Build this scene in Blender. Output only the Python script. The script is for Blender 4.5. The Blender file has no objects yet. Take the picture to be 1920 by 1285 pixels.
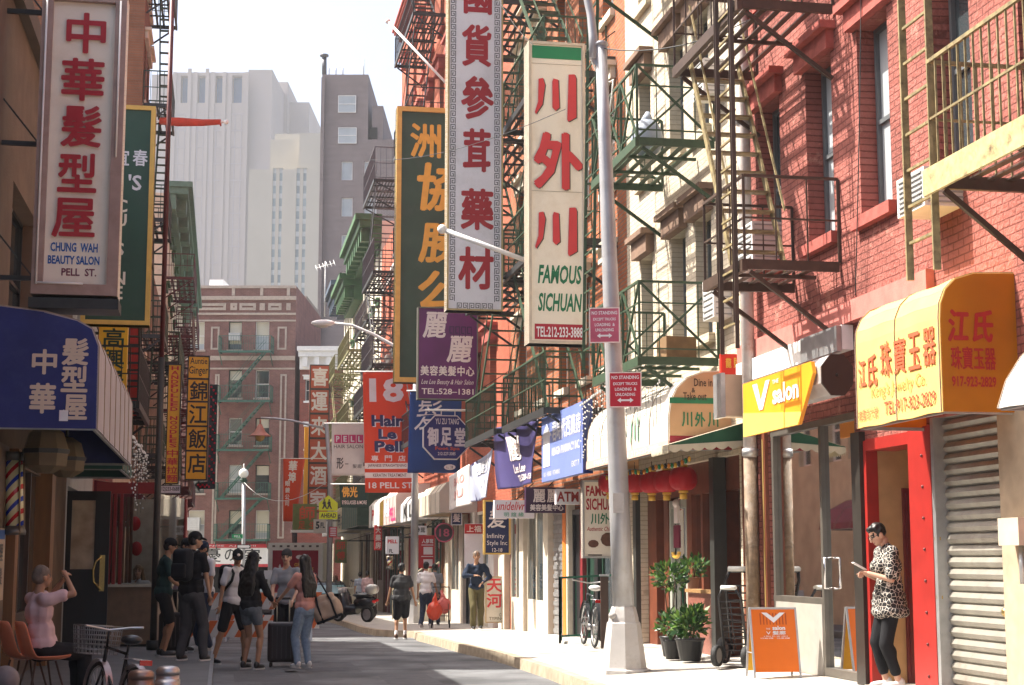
import bpy, bmesh, math, random
from mathutils import Vector, Matrix, Quaternion
random.seed(7)
R = math.radians
scene = bpy.context.scene
COL = scene.collection

# ------------------------------------------------------------------ camera
FPX, CXP, CYP, HOR, CAMH = 3000.0, 960.0, 642.5, 1050.0, 1.6
PITCH = math.atan((HOR - CYP) / FPX)
cd = bpy.data.cameras.new('camera'); cam = bpy.data.objects.new('camera', cd); COL.objects.link(cam)
cd.sensor_width = 36.0; cd.lens = 36.0 * FPX / 1920.0; cd.clip_start = 0.1; cd.clip_end = 4000
cam.location = (0, 0, CAMH); cam.rotation_euler = (R(90) + PITCH, 0, 0)
scene.camera = cam
# ------------------------------------------------------------------ sky, sun, exposure
SUN_EL, SUN_A = R(54), R(13)          # sun stands to the left, a little ahead
SUNV = Vector((-math.cos(SUN_A) * math.cos(SUN_EL), math.sin(SUN_A) * math.cos(SUN_EL), math.sin(SUN_EL)))
w = bpy.data.worlds.new("World"); scene.world = w; w.use_nodes = True
nt = w.node_tree; bg = nt.nodes['Background']
sky = nt.nodes.new('ShaderNodeTexSky'); sky.sky_type = 'NISHITA'; sky.sun_disc = False
sky.sun_elevation = SUN_EL; sky.sun_rotation = math.atan2(SUNV.x, SUNV.y)
sky.air_density = 0.85; sky.dust_density = 6.0; sky.ozone_density = 0.6
nt.links.new(sky.outputs[0], bg.inputs[0]); bg.inputs[1].default_value = 0.125
sl = bpy.data.lights.new('sun', 'SUN'); sl.energy = 4.8; sl.angle = R(0.5); sl.color = (1.0, 0.95, 0.86)
so = bpy.data.objects.new('sun', sl); COL.objects.link(so); so.rotation_euler = SUNV.to_track_quat('Z', 'Y').to_euler()
vs = scene.view_settings; vs.view_transform = 'Standard'; vs.look = 'None'; vs.exposure = 1.43; vs.gamma = 1; vs.use_curve_mapping = False

# ------------------------------------------------------------------ pixels of the photograph -> points
_F = Vector((0, math.cos(PITCH), math.sin(PITCH))); _U = Vector((0, -math.sin(PITCH), math.cos(PITCH)))
C0 = Vector((0, 0, CAMH))
def ray(px, py): return Vector((1, 0, 0)) * ((px - CXP) / FPX) + _U * ((CYP - py) / FPX) + _F
def at(px, py, Y):
    r = ray(px, py); return C0 + r * (Y / r.y)
def onplane(px, py, P, n):
    r = ray(px, py); return C0 + r * ((P - C0).dot(n) / r.dot(n))
def onz(px, py, z): return onplane(px, py, Vector((0, 0, z)), Vector((0, 0, 1)))

# ------------------------------------------------------------------ street frames: s along, o out to the street, z up
SL = 0.18
D = Vector((-SL, 1, 0)).normalized()
class Fr:
    def __init__(f, P, d, n): f.P, f.d, f.n = Vector(P), Vector(d), Vector(n)
    def pt(f, s, o, z): return f.P + f.d * s + f.n * o + Vector((0, 0, z))
    def pix(f, px, py, o=0):
        q = onplane(px, py, f.P + f.n * o, f.n) - f.P
        return q.dot(f.d), q.z
    def box(f, mb, s0, s1, o0, o1, z0, z1, m=0):
        a = [f.pt(s, o, z) for s in (s0, s1) for o in (o0, o1) for z in (z0, z1)]
        mb.hexa(a, m)
    def quad(f, mb, pts, m=0):
        mb.add([f.pt(*p) for p in pts], [tuple(range(len(pts)))], m)
NR = Vector((-D.y, D.x, 0))            # out of the right hand facades
NL = -NR
FR = Fr((6.81, 0, 0), D, NR)
FL = Fr((-2.54, 0, 0), D, NL)
def xr(Y): return 6.81 - SL * Y
def xl(Y): return -2.54 - SL * Y

# ------------------------------------------------------------------ mesh collector
class MB:
    def __init__(s): s.v, s.f, s.m, s.sm = [], [], [], []
    def add(s, vs, fs, m=0, smooth=False):
        k = len(s.v); s.v += [Vector(p) for p in vs]
        for f in fs: s.f.append(tuple(i + k for i in f)); s.m.append(m); s.sm.append(smooth)
    def hexa(s, a, m=0):                # 8 points, order (i,j,k) nested
        c = sum((Vector(p) for p in a), Vector()) / 8
        fs = []
        for f in ((0, 1, 3, 2), (4, 6, 7, 5), (0, 4, 5, 1), (2, 3, 7, 6), (0, 2, 6, 4), (1, 5, 7, 3)):
            n = (a[f[1]] - a[f[0]]).cross(a[f[2]] - a[f[0]])
            if n.dot(a[f[0]] + a[f[2]] - 2 * c) < 0: f = f[::-1]
            fs.append(f)
        s.add(a, fs, m)
    def box(s, c, d, m=0, rz=0, M=None):
        c = Vector(c); X = Matrix.Rotation(rz, 3, 'Z') if M is None else M
        s.hexa([c + X @ Vector((x * d[0] / 2, y * d[1] / 2, z * d[2] / 2)) for x in (-1, 1) for y in (-1, 1) for z in (-1, 1)], m)
    def bar(s, p, q, w, h=None, m=0, up=(0, 0, 1)):     # rectangular bar
        p, q = Vector(p), Vector(q); h = h or w; t = (q - p).normalized(); u = Vector(up)
        if abs(t.dot(u)) > .97: u = Vector((1, 0, 0)) if abs(t.x) < .9 else Vector((0, 1, 0))
        a = t.cross(u).normalized(); b = a.cross(t)
        s.hexa([e + a * i * w / 2 + b * j * h / 2 for e in (p, q) for i in (-1, 1) for j in (-1, 1)], m)
    def tube(s, path, r, m=0, n=8, cap=True, smooth=True, closed=False):
        P = [Vector(p) for p in path]; N = len(P); rr = r if isinstance(r, (list, tuple)) else [r] * N
        vs = []; prev = None
        for i in range(N):
            if closed: t = (P[(i + 1) % N] - P[i - 1])
            else: t = P[min(i + 1, N - 1)] - P[max(i - 1, 0)]
            t.normalize()
            if prev is None:
                u = Vector((0, 0, 1)) if abs(t.z) < .9 else Vector((1, 0, 0))
                a = t.cross(u).normalized()
            else:
                a = prev - t * prev.dot(t)
                a = a.normalized() if a.length > 1e-6 else t.orthogonal().normalized()
            prev = a; b = t.cross(a)
            vs += [P[i] + (a * math.cos(2 * math.pi * k / n) + b * math.sin(2 * math.pi * k / n)) * rr[i] for k in range(n)]
        fs = []
        for i in range(N if closed else N - 1):
            for k in range(n):
                j = (i + 1) % N
                fs.append((i * n + k, i * n + (k + 1) % n, j * n + (k + 1) % n, j * n + k))
        s.add(vs, fs, m, smooth)
        if cap and not closed:
            k0 = len(s.v) - len(vs)
            s.f.append(tuple(k0 + k for k in range(n))[::-1]); s.m.append(m); s.sm.append(False)
            s.f.append(tuple(k0 + (N - 1) * n + k for k in range(n))); s.m.append(m); s.sm.append(False)
    def lathe(s, c, prof, n=16, m=0, smooth=True, sx=1, sy=1):   # prof [(r,z)] about the vertical through c
        c = Vector(c); vs = []
        for r_, z in prof: vs += [c + Vector((r_ * sx * math.cos(2 * math.pi * k / n), r_ * sy * math.sin(2 * math.pi * k / n), z)) for k in range(n)]
        fs = [(i * n + k, i * n + (k + 1) % n, (i + 1) * n + (k + 1) % n, (i + 1) * n + k) for i in range(len(prof) - 1) for k in range(n)]
        fs += [tuple(range(n))[::-1], tuple((len(prof) - 1) * n + k for k in range(n))]
        s.add(vs, fs, m, smooth)
    def ball(s, c, r, m=0, n=10, k=7, M=None):
        c = Vector(c); r = r if isinstance(r, (list, tuple, Vector)) else (r, r, r); vs = []
        for i in range(k + 1):
            th = math.pi * i / k
            for j in range(n):
                ph = 2 * math.pi * j / n
                q = Vector((r[0] * math.sin(th) * math.cos(ph), r[1] * math.sin(th) * math.sin(ph), -r[2] * math.cos(th)))
                vs.append(c + (M @ q if M is not None else q))
        fs = [(i * n + j, i * n + (j + 1) % n, (i + 1) * n + (j + 1) % n, (i + 1) * n + j) for i in range(k) for j in range(n)]
        s.add(vs, fs, m, True)
    def prism(s, pts, vec, m=0):        # planar polygon swept along vec
        P = [Vector(p) for p in pts]; vec = Vector(vec); n = len(P)
        s.add(P + [p + vec for p in P], [tuple(range(n)), tuple(range(2 * n - 1, n - 1, -1))] + [(i, i + n, (i + 1) % n + n, (i + 1) % n) for i in range(n)], m)
    def build(s, name, mats, parent=None, origin=None, recalc=False):
        if not isinstance(mats, (list, tuple)): mats = [mats]
        me = bpy.data.meshes.new(name)
        o0 = Vector(parent['_loc']) if parent is not None else Vector(origin if origin is not None else (0, 0, 0))
        me.from_pydata([tuple(p - o0) for p in s.v], [], s.f)
        for m in mats: me.materials.append(m)
        me.polygons.foreach_set('material_index', s.m); me.polygons.foreach_set('use_smooth', s.sm)
        me.update()
        if recalc:
            b = bmesh.new(); b.from_mesh(me); bmesh.ops.recalc_face_normals(b, faces=b.faces); b.to_mesh(me); b.free()
        ob = bpy.data.objects.new(name, me); COL.objects.link(ob)
        if parent is not None: ob.parent = parent; ob['_loc'] = list(o0)
        else: ob.location = o0; ob['_loc'] = list(o0)
        return ob

def tag(o, label=None, cat=None, group=None, kind=None):
    if label: o['label'] = label
    if cat: o['category'] = cat
    if group: o['group'] = group
    if kind: o['kind'] = kind
    return o
def thing(name, label, cat, loc=(0, 0, 0), group=None, rz=0):
    o = bpy.data.objects.new(name, None); COL.objects.link(o); o.location = loc; o.rotation_euler = (0, 0, rz)
    o['_loc'] = list(loc) if rz == 0 else [0, 0, 0]; o.empty_display_size = .1
    return tag(o, label, cat, group)
def struct(name, mb, m): return tag(mb.build(name, m), kind='structure')
def copy_tree(o, parent=None):
    c = o.copy(); COL.objects.link(c)
    if parent is not None: c.parent = parent
    for ch in list(o.children): copy_tree(ch, c)
    return c

# ------------------------------------------------------------------ materials
MATS = {}
def mk(name, col, rough=.6, metal=0., noise=.10, scale=6., bump=0., bscale=60., spec=.4, stain=None, emit=0, trans=0., alpha=1., stretch=None):
    if name in MATS: return MATS[name]
    m = bpy.data.materials.new(name); m.use_nodes = True; t = m.node_tree; L = t.links.new
    b = t.nodes['Principled BSDF']; b.inputs['Roughness'].default_value = rough; b.inputs['Metallic'].default_value = metal
    b.inputs['Specular IOR Level'].default_value = spec
    tc = t.nodes.new('ShaderNodeTexCoord'); src = tc.outputs['Object']
    if stretch:
        mp = t.nodes.new('ShaderNodeMapping'); mp.inputs['Scale'].default_value = stretch; L(src, mp.inputs[0]); src = mp.outputs[0]
    c4 = lambda c, k=1: (min(1, c[0] * k), min(1, c[1] * k), min(1, c[2] * k), 1)
    out = None
    if noise > 0:
        n = t.nodes.new('ShaderNodeTexNoise'); n.inputs['Scale'].default_value = scale; n.inputs['Detail'].default_value = 5; L(src, n.inputs['Vector'])
        r = t.nodes.new('ShaderNodeValToRGB'); r.color_ramp.elements[0].position = .3; r.color_ramp.elements[1].position = .7
        r.color_ramp.elements[0].color = c4(col, 1 - noise); r.color_ramp.elements[1].color = c4(col, 1 + noise)
        L(n.outputs['Fac'], r.inputs[0]); out = r.outputs[0]
        if stain:                        # (colour, amount, scale): grime with a shape of its own
            n2 = t.nodes.new('ShaderNodeTexNoise'); n2.inputs['Scale'].default_value = stain[2]; n2.inputs['Detail'].default_value = 8; n2.inputs['Roughness'].default_value = .7; L(src, n2.inputs['Vector'])
            r2 = t.nodes.new('ShaderNodeValToRGB'); r2.color_ramp.elements[0].position = .5; r2.color_ramp.elements[1].position = .72
            r2.color_ramp.elements[0].color = (0, 0, 0, 1); r2.color_ramp.elements[1].color = (stain[1],) * 3 + (1,)
            L(n2.outputs['Fac'], r2.inputs[0])
            mx = t.nodes.new('ShaderNodeMixRGB'); L(r2.outputs[0], mx.inputs[0]); L(out, mx.inputs[1]); mx.inputs[2].default_value = c4(stain[0]); out = mx.outputs[0]
        L(out, b.inputs['Base Color'])
    else: b.inputs['Base Color'].default_value = c4(col)
    if bump:
        n3 = t.nodes.new('ShaderNodeTexNoise'); n3.inputs['Scale'].default_value = bscale; n3.inputs['Detail'].default_value = 4; L(src, n3.inputs['Vector'])
        bp = t.nodes.new('ShaderNodeBump'); bp.inputs['Strength'].default_value = bump; bp.inputs['Distance'].default_value = .02; L(n3.outputs['Fac'], bp.inputs['Height']); L(bp.outputs[0], b.inputs['Normal'])
    if emit:
        b.inputs['Emission Strength'].default_value = emit; b.inputs['Emission Color'].default_value = c4(col)
    if trans:
        tr = t.nodes.new('ShaderNodeBsdfTranslucent'); ms = t.nodes.new('ShaderNodeMixShader'); ms.inputs[0].default_value = trans
        tr.inputs[0].default_value = c4(col)
        L(b.outputs[0], ms.inputs[1]); L(tr.outputs[0], ms.inputs[2]); L(ms.outputs[0], t.nodes['Material Output'].inputs[0])
    MATS[name] = m; return m

def brick(name, c1, c2, mortar, along, bw=.22, bh=.075, ms=.008, bump=.4, rough=.85, patch=None, noise=.3, squash=1):
    """brick courses laid along the horizontal direction 'along'"""
    if name in MATS: return MATS[name]
    m = bpy.data.materials.new(name); m.use_nodes = True; t = m.node_tree; L = t.links.new; N = t.nodes.new
    b = t.nodes['Principled BSDF']; b.inputs['Roughness'].default_value = rough; b.inputs['Specular IOR Level'].default_value = .25
    tc = N('ShaderNodeTexCoord'); dt = N('ShaderNodeVectorMath'); dt.operation = 'DOT_PRODUCT'; dt.inputs[1].default_value = tuple(along)
    L(tc.outputs['Object'], dt.inputs[0]); sx = N('ShaderNodeSeparateXYZ'); L(tc.outputs['Object'], sx.inputs[0])
    cb = N('ShaderNodeCombineXYZ'); L(dt.outputs['Value'], cb.inputs[0]); L(sx.outputs[2], cb.inputs[1])
    # a slight waviness, so the courses do not look printed
    nz = N('ShaderNodeTexNoise'); nz.inputs['Scale'].default_value = 1.7; L(tc.outputs['Object'], nz.inputs['Vector'])
    vm = N('ShaderNodeVectorMath'); vm.operation = 'MULTIPLY_ADD'; vm.inputs[1].default_value = (.03, .03, 0); L(nz.outputs['Color'], vm.inputs[0]); L(cb.outputs[0], vm.inputs[2])
    br = N('ShaderNodeTexBrick'); br.inputs['Scale'].default_value = 1; br.inputs['Brick Width'].default_value = bw; br.inputs['Row Height'].default_value = bh
    br.inputs['Mortar Size'].default_value = ms; br.inputs['Mortar Smooth'].default_value = .3; br.inputs['Bias'].default_value = 0
    br.inputs['Color1'].default_value = c1 + (1,); br.inputs['Color2'].default_value = c2 + (1,); br.inputs['Mortar'].default_value = mortar + (1,)
    L(vm.outputs[0], br.inputs['Vector'])
    n2 = N('ShaderNodeTexNoise'); n2.inputs['Scale'].default_value = 1.1; n2.inputs['Detail'].default_value = 8; n2.inputs['Roughness'].default_value = .65; L(tc.outputs['Object'], n2.inputs['Vector'])
    r = N('ShaderNodeValToRGB'); r.color_ramp.elements[0].position = .3; r.color_ramp.elements[1].position = .7
    k0, k1 = 1 - noise, 1 + noise * .5
    r.color_ramp.elements[0].color = (k0, k0, k0, 1); r.color_ramp.elements[1].color = (k1, k1, k1, 1); L(n2.outputs['Fac'], r.inputs[0])
    mu = N('ShaderNodeMixRGB'); mu.blend_type = 'MULTIPLY'; mu.inputs[0].default_value = 1; L(br.outputs['Color'], mu.inputs[1]); L(r.outputs[0], mu.inputs[2]); out = mu.outputs[0]
    if patch:
        n4 = N('ShaderNodeTexNoise'); n4.inputs['Scale'].default_value = 2.3; n4.inputs['Detail'].default_value = 9; n4.inputs['Roughness'].default_value = .75; L(tc.outputs['Object'], n4.inputs['Vector'])
        r4 = N('ShaderNodeValToRGB'); r4.color_ramp.elements[0].position = .58; r4.color_ramp.elements[1].position = .68; L(n4.outputs['Fac'], r4.inputs[0])
        mx = N('ShaderNodeMixRGB'); L(r4.outputs[0], mx.inputs[0]); L(out, mx.inputs[1]); mx.inputs[2].default_value = patch + (1,); out = mx.outputs[0]
    L(out, b.inputs['Base Color'])
    if bump:
        n5 = N('ShaderNodeTexNoise'); n5.inputs['Scale'].default_value = 25; n5.inputs['Detail'].default_value = 5; L(tc.outputs['Object'], n5.inputs['Vector'])
        ma = N('ShaderNodeMath'); ma.operation = 'MULTIPLY_ADD'; ma.inputs[1].default_value = -1; L(br.outputs['Fac'], ma.inputs[0]); L(n5.outputs['Fac'], ma.inputs[2])
        bp = N('ShaderNodeBump'); bp.inputs['Strength'].default_value = bump; bp.inputs['Distance'].default_value = .03; L(ma.outputs[0], bp.inputs['Height']); L(bp.outputs[0], b.inputs['Normal'])
    MATS[name] = m; return m

def glass(name, tint=(.9, .95, .95), refl=.12, clear=.8):
    """clear shop glass: see-through with a sharp reflection"""
    if name in MATS: return MATS[name]
    m = bpy.data.materials.new(name); m.use_nodes = True; t = m.node_tree; L = t.links.new; N = t.nodes.new
    tr = N('ShaderNodeBsdfTransparent'); tr.inputs[0].default_value = tuple(c * clear for c in tint) + (1,)
    gl = N('ShaderNodeBsdfGlossy'); gl.inputs['Roughness'].default_value = .02
    fr = N('ShaderNodeFresnel'); fr.inputs[0].default_value = 1.5
    ad = N('ShaderNodeMath'); ad.operation = 'ADD'; ad.inputs[1].default_value = refl; ad.use_clamp = True; L(fr.outputs[0], ad.inputs[0])
    ms = N('ShaderNodeMixShader'); L(ad.outputs[0], ms.inputs[0]); L(tr.outputs[0], ms.inputs[1]); L(gl.outputs[0], ms.inputs[2])
    L(ms.outputs[0], t.nodes['Material Output'].inputs[0])
    MATS[name] = m; return m

# ------------------------------------------------------------------ lettering
WORK = bpy.data.scenes.new('workbench')      # scratch scene for turning curves and modifiers into meshes; removed at the end
TRASH = []
def evalmesh(ob):
    WORK.collection.objects.link(ob)
    with bpy.context.temp_override(scene=WORK, view_layer=WORK.view_layers[0]):
        dg = bpy.context.evaluated_depsgraph_get(); me = bpy.data.meshes.new_from_object(ob.evaluated_get(dg))
    WORK.collection.objects.unlink(ob); return me
_tc = {}
def text_geo(body, bold=0, extr=.02, res=2, shear=0, gap=1.0):
    k = (body, bold, res, shear, gap)
    if k not in _tc:
        cu = bpy.data.curves.new('t', 'FONT'); cu.body = body; cu.size = 1; cu.resolution_u = res; cu.offset = bold; cu.fill_mode = 'FRONT'
        cu.shear = shear; cu.space_character = gap; cu.extrude = 0.0
        ob = bpy.data.objects.new('t', cu); me = evalmesh(ob)
        V = [v.co.copy() for v in me.vertices]; F = [tuple(p.vertices) for p in me.polygons]
        TRASH.extend((ob, cu, me))
        if V:
            x0 = min(v.x for v in V); x1 = max(v.x for v in V); y0 = min(v.y for v in V); y1 = max(v.y for v in V)
            V = [Vector(((v.x - x0) / max(x1 - x0, 1e-6), (v.y - y0) / max(y1 - y0, 1e-6), 0)) for v in V]
            _tc[k] = (V, F, (x1 - x0) / max(y1 - y0, 1e-6))
        else: _tc[k] = ([], [], 1)
    return _tc[k]

def cjk(b): return any(ord(c) > 0x2E80 for c in b)
def stamps(body, bold):
    """dense characters are thickened by overlaid copies a hair apart"""
    if bold <= 0 or not cjk(body): return [(0, 0)]
    r = bold * .95; return [(0, 0)] + [(r * math.cos(k * math.pi / 3 + .5), r * math.sin(k * math.pi / 3 + .5)) for k in range(6)]
class Panel:
    """a flat sign face: O lower left front corner, U right, V up, N towards the viewer, W x H"""
    def __init__(s, O, U, V, W, H): s.O, s.U, s.V, s.W, s.H = Vector(O), Vector(U), Vector(V), W, H; s.N = s.U.cross(s.V).normalized()
    def pt(s, u, v, n=0): return s.O + s.U * (u * s.W) + s.V * (v * s.H) + s.N * n     # u,v in 0..1
    def box(s, mb, u0, v0, u1, v1, n0, n1, m=0): mb.hexa([s.pt(u, v, n) for u in (u0, u1) for v in (v0, v1) for n in (n0, n1)], m)
    def poly(s, mb, pts, n0, n1, m=0): mb.prism([s.pt(u, v, n0) for u, v in pts], s.N * (n1 - n0), m)
    def frame(s, mb, t, n0, n1, m=0):
        a, b = t / s.W, t / s.H
        s.box(mb, 0, 0, 1, b, n0, n1, m); s.box(mb, 0, 1 - b, 1, 1, n0, n1, m)
        s.box(mb, 0, b, a, 1 - b, n0, n1, m); s.box(mb, 1 - a, b, 1, 1 - b, n0, n1, m)
    def text(s, mb, body, u0, v0, u1, v1, n=.004, m=0, bold=.01, th=.004, keep=False, res=2, shear=0, gap=1.0, bend=None):
        V, F, asp = text_geo(body, 0 if cjk(body) else bold, 0, res, shear, gap)
        if keep:
            w = (u1 - u0) * s.W; h = (v1 - v0) * s.H
            if asp * h < w: d = (w - asp * h) / 2 / s.W; u0 += d; u1 -= d
            else: d = (h - w / asp) / 2 / s.H; v0 += d; v1 -= d
        for i, (dx, dy) in enumerate(stamps(body, bold)):
            ex, ey = dx * (v1 - v0) * s.H / s.W, dy * (v1 - v0)
            mb.add([s.pt(u0 + p.x * (u1 - u0) + ex, v0 + p.y * (v1 - v0) + ey, n + i * .0004) for p in V], F, m)
    def column(s, mb, chars, u0, u1, vtop, vbot, fill=.82, **kw):
        n = len(chars); st = (vtop - vbot) / n
        for i, c in enumerate(chars):
            if c != ' ': s.text(mb, c, u0, vtop - st * (i + .5 + fill / 2), u1, vtop - st * (i + .5 - fill / 2), **kw)
def panel_px(x0, y0, x1, y1, Y, d=None, yaw=None):
    """panel square to the street (or turned by yaw) whose face fills this rectangle of the photograph"""
    nrm = Vector(d) if d is not None else D
    if yaw is not None: nrm = Vector((math.sin(yaw), math.cos(yaw), 0))
    xm, ym = (x0 + x1) / 2, (y0 + y1) / 2
    P = at(xm, ym, Y)
    a = onplane(x0, ym, P, nrm); b = onplane(x1, ym, P, nrm); z1 = onplane(xm, y0, P, nrm).z; z0 = onplane(xm, y1, P, nrm).z
    U = (b - a); W = Vector((U.x, U.y, 0)).length; U = Vector((U.x, U.y, 0)) / W
    return Panel((a.x, a.y, z0), U, (0, 0, 1), W, z1 - z0)
# ================================================================== materials of the place
M_asph = mk('asphalt', (.128, .130, .134), .85, noise=.5, scale=.9, bump=.6, bscale=70, stain=((.075, .075, .08), .75, 2.4))
M_walk = mk('sidewalk_concrete', (.40, .375, .335), .9, noise=.10, scale=1.6, bump=.25, bscale=70, stain=((.22, .20, .18), .5, 2.6))
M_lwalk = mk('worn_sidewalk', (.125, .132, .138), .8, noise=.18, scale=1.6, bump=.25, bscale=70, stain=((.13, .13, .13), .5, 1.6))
M_curb = mk('curb_stone', (.37, .30, .215), .85, noise=.2, scale=5, bump=.3, bscale=50, stain=((.18, .14, .09), .6, 4))
M_steel = mk('worn_steel', (.42, .42, .42), .45, metal=.7, noise=.15)
# ================================================================== ground, road, pavements
def GZ(Y): return -.018 * (min(Y, 92) - 26) if Y > 26 else 0.0      # the street falls away gently beyond the lamp post
mb = MB(); mb.add([(-900, -60, -2.3), (900, -60, -2.3), (900, 1500, -2.3), (-900, 1500, -2.3)], [(0, 1, 2, 3)]); struct('ground', mb, mk('ground_earth', (.16, .15, .14), .9))
RC = [(4, 3.6), (12, 2.15), (18.5, 1.03), (22, .5), (25.4, -.15), (29, -.9), (32.7, -1.5), (36, -2.1), (38.5, -2.35), (39.6, -3.3), (42.7, -4.0), (50, -5.2), (70, -8.8), (92, -13.5)]   # right hand kerb line (Y, X)
def zin(Y): return .33 if Y < 18 else .33 - (Y - 18) / 22 * .12 if Y < 40 else .21
def rcx(Y):
    for (a, b), (c, d_) in zip(RC, RC[1:]):
        if Y <= c: return b + (d_ - b) * (Y - a) / (c - a)
    return RC[-1][1]
def lcx(Y): return -.13 - SL * Y
def gz(X, Y):      # height of road or pavement at a point
    if X > rcx(Y): k = min(1, (X - rcx(Y)) / max(.1, xr(Y) - rcx(Y))); return GZ(Y) + .15 + (zin(Y) - .15) * k
    return GZ(Y) + (.15 if X < lcx(Y) else 0)
Ys = [4 + i * 1.5 for i in range(59)]; Ys = [y for y in Ys if y <= 92]
mb = MB()
for a, b in zip(Ys, Ys[1:]): mb.add([(xl(a) - .5, a, GZ(a)), (xr(a) + .3, a, GZ(a)), (xr(b) + .3, b, GZ(b)), (xl(b) - .5, b, GZ(b))], [(0, 1, 2, 3)], 0, True)
zc = GZ(92); mb.add([(-90, 91, zc), (40, 91, zc), (40, 106, zc), (-90, 106, zc)], [(0, 1, 2, 3)]); ROAD = struct('road', mb, M_asph)
mb = MB(); joint = mk('sidewalk_joint', (.10, .09, .08), .95)
fx = lambda Y, k: (rcx(Y) + .16) * (1 - k) + xr(Y) * k
fz = lambda Y, k: GZ(Y) + .15 * (1 - k) + zin(Y) * k
for a, b in zip(Ys, Ys[1:]):
    w_ = .012
    mb.add([(fx(a, 0), a, fz(a, 0)), (xr(a) + .4, a, fz(a, 1)), (xr(b) + .4, b, fz(b, 1)), (fx(b, 0), b, fz(b, 0))], [(0, 1, 2, 3)])
    mb.add([(fx(a, 0), a, fz(a, 0) + .004), (fx(a, 1), a, fz(a, 1) + .004), (fx(a, 1), a + w_, fz(a, 1) + .004), (fx(a, 0), a + w_, fz(a, 0) + .004)], [(0, 1, 2, 3)], 1)
    k = .5
    mb.add([(fx(a, k), a, fz(a, k) + .004), (fx(a, k) + .012, a, fz(a, k) + .004), (fx(b, k) + .012, b, fz(b, k) + .004), (fx(b, k), b, fz(b, k) + .004)], [(0, 1, 2, 3)], 1)
struct('sidewalk', mb, [M_walk, joint])
mb = MB(); Yc = []
y = 4.0
while y < 92: Yc.append(y); y += .6 if y < 45 else 3
for a, b in zip(Yc, Yc[1:]):
    g = .008; A, B = GZ(a), GZ(b)
    mb.hexa([Vector(p) for p in ((rcx(a), a + g, A - .02), (rcx(a) + .02, a + g, A + .152), (rcx(b), b, B - .02), (rcx(b) + .02, b, B + .152), (rcx(a) + .17, a + g, A - .02), (rcx(a) + .17, a + g, A + .154), (rcx(b) + .17, b, B - .02), (rcx(b) + .17, b, B + .154))])
struct('curb', mb, M_curb)
mb = MB()
for a, b in ((4, 26), (26, 92)): mb.hexa([Vector(p) for p in ((xl(a) - .6, a, GZ(a) - .02), (xl(a) - .6, a, GZ(a) + .15), (xl(b) - .6, b, GZ(b) - .02), (xl(b) - .6, b, GZ(b) + .15), (lcx(a), a, GZ(a) - .02), (lcx(a), a, GZ(a) + .15), (lcx(b), b, GZ(b) - .02), (lcx(b), b, GZ(b) + .15))])
struct('sidewalk', mb, M_lwalk)
mb = MB()
for a, b in ((4, 26), (26, 92)): mb.bar((lcx(a) + .027, a, GZ(a) + .078), (lcx(b) + .027, b, GZ(b) + .078), .05, .15)
struct('curb', mb, mk('steel_curb_facing', (.16, .16, .16), .5, metal=.4, noise=.2))
mb = MB(); mb.add([(-90, 106, zc + .15), (40, 106, zc + .15), (40, 112, zc + .15), (-90, 112, zc + .15)], [(0, 1, 2, 3)]); mb.hexa([Vector(p) for p in ((-90, 105.7, zc), (-90, 105.7, zc + .15), (-90, 105.999, zc), (-90, 105.999, zc + .152), (40, 105.7, zc), (40, 105.7, zc + .15), (40, 105.999, zc), (40, 105.999, zc + .152))]); struct('pavement', mb, M_walk)
# road wear: tar-filled cracks and a patch
mb = MB(); tar = mk('tar_seam', (.022, .022, .024), .6)
rng = random.Random(3)
for i in range(60):
    Y0 = rng.uniform(19, 40); X0 = lcx(Y0) + .4 + rng.random() * max(.5, rcx(Y0) - lcx(Y0) - 1.2); p = Vector((X0, Y0, GZ(Y0) + .005)); a = rng.choice([0, .2, -.2, 1.4, 1.75])
    for k in range(rng.randint(3, 7)):
        q = p + Vector((math.cos(a), math.sin(a), 0)) * rng.uniform(.15, .4); q.z = GZ(q.y) + .005; n_ = Vector((-math.sin(a), math.cos(a), 0)) * rng.uniform(.006, .016)
        mb.add([p - n_, q - n_, q + n_, p + n_], [(0, 1, 2, 3)]); p = q; a += rng.uniform(-.5, .5)
mb.build('crack', tar).parent = ROAD
mb = MB()
for (cx_, cy_, w_, l_) in ((-2.9, 24.5, 1.1, 2.2), (-1.3, 21.5, .7, 3.0), (-3.4, 22.6, .9, 2.0)):
    c = Vector((cx_, cy_, .003)); d2 = D.copy(); n2 = Vector((D.y, -D.x, 0))
    mb.add([c + d2 * i * l_ / 2 + n2 * j * w_ / 2 for i, j in ((-1, -1), (-1, 1), (1, 1), (1, -1))], [(0, 1, 2, 3)])
mb.build('patch', mk('patched_asphalt', (.10, .10, .105), .8, noise=.2, scale=5, bump=.4, bscale=120)).parent = ROAD

# ================================================================== building kit
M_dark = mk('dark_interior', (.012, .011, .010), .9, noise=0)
M_pane = mk('window_pane', (.045, .055, .06), .04, noise=.3, scale=.7, spec=.9)
M_pane2 = mk('pale_window_pane', (.42, .45, .46), .12, noise=.12, scale=.9, spec=.7)
M_blind = mk('window_blind', (.62, .58, .46), .5, noise=.06, stretch=(1, 1, 40))
M_white = mk('white_paint', (.78, .77, .74), .5, noise=.04)
M_black = mk('black_paint', (.02, .02, .02), .4, noise=.1)
M_dgreen = mk('dark_green_paint', (.02, .055, .035), .45, noise=.2, scale=12)
M_ac = mk('air_conditioner_plastic', (.66, .65, .62), .5, noise=.05)
M_grille = mk('air_conditioner_grille', (.30, .30, .29), .6, noise=.05)

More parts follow.
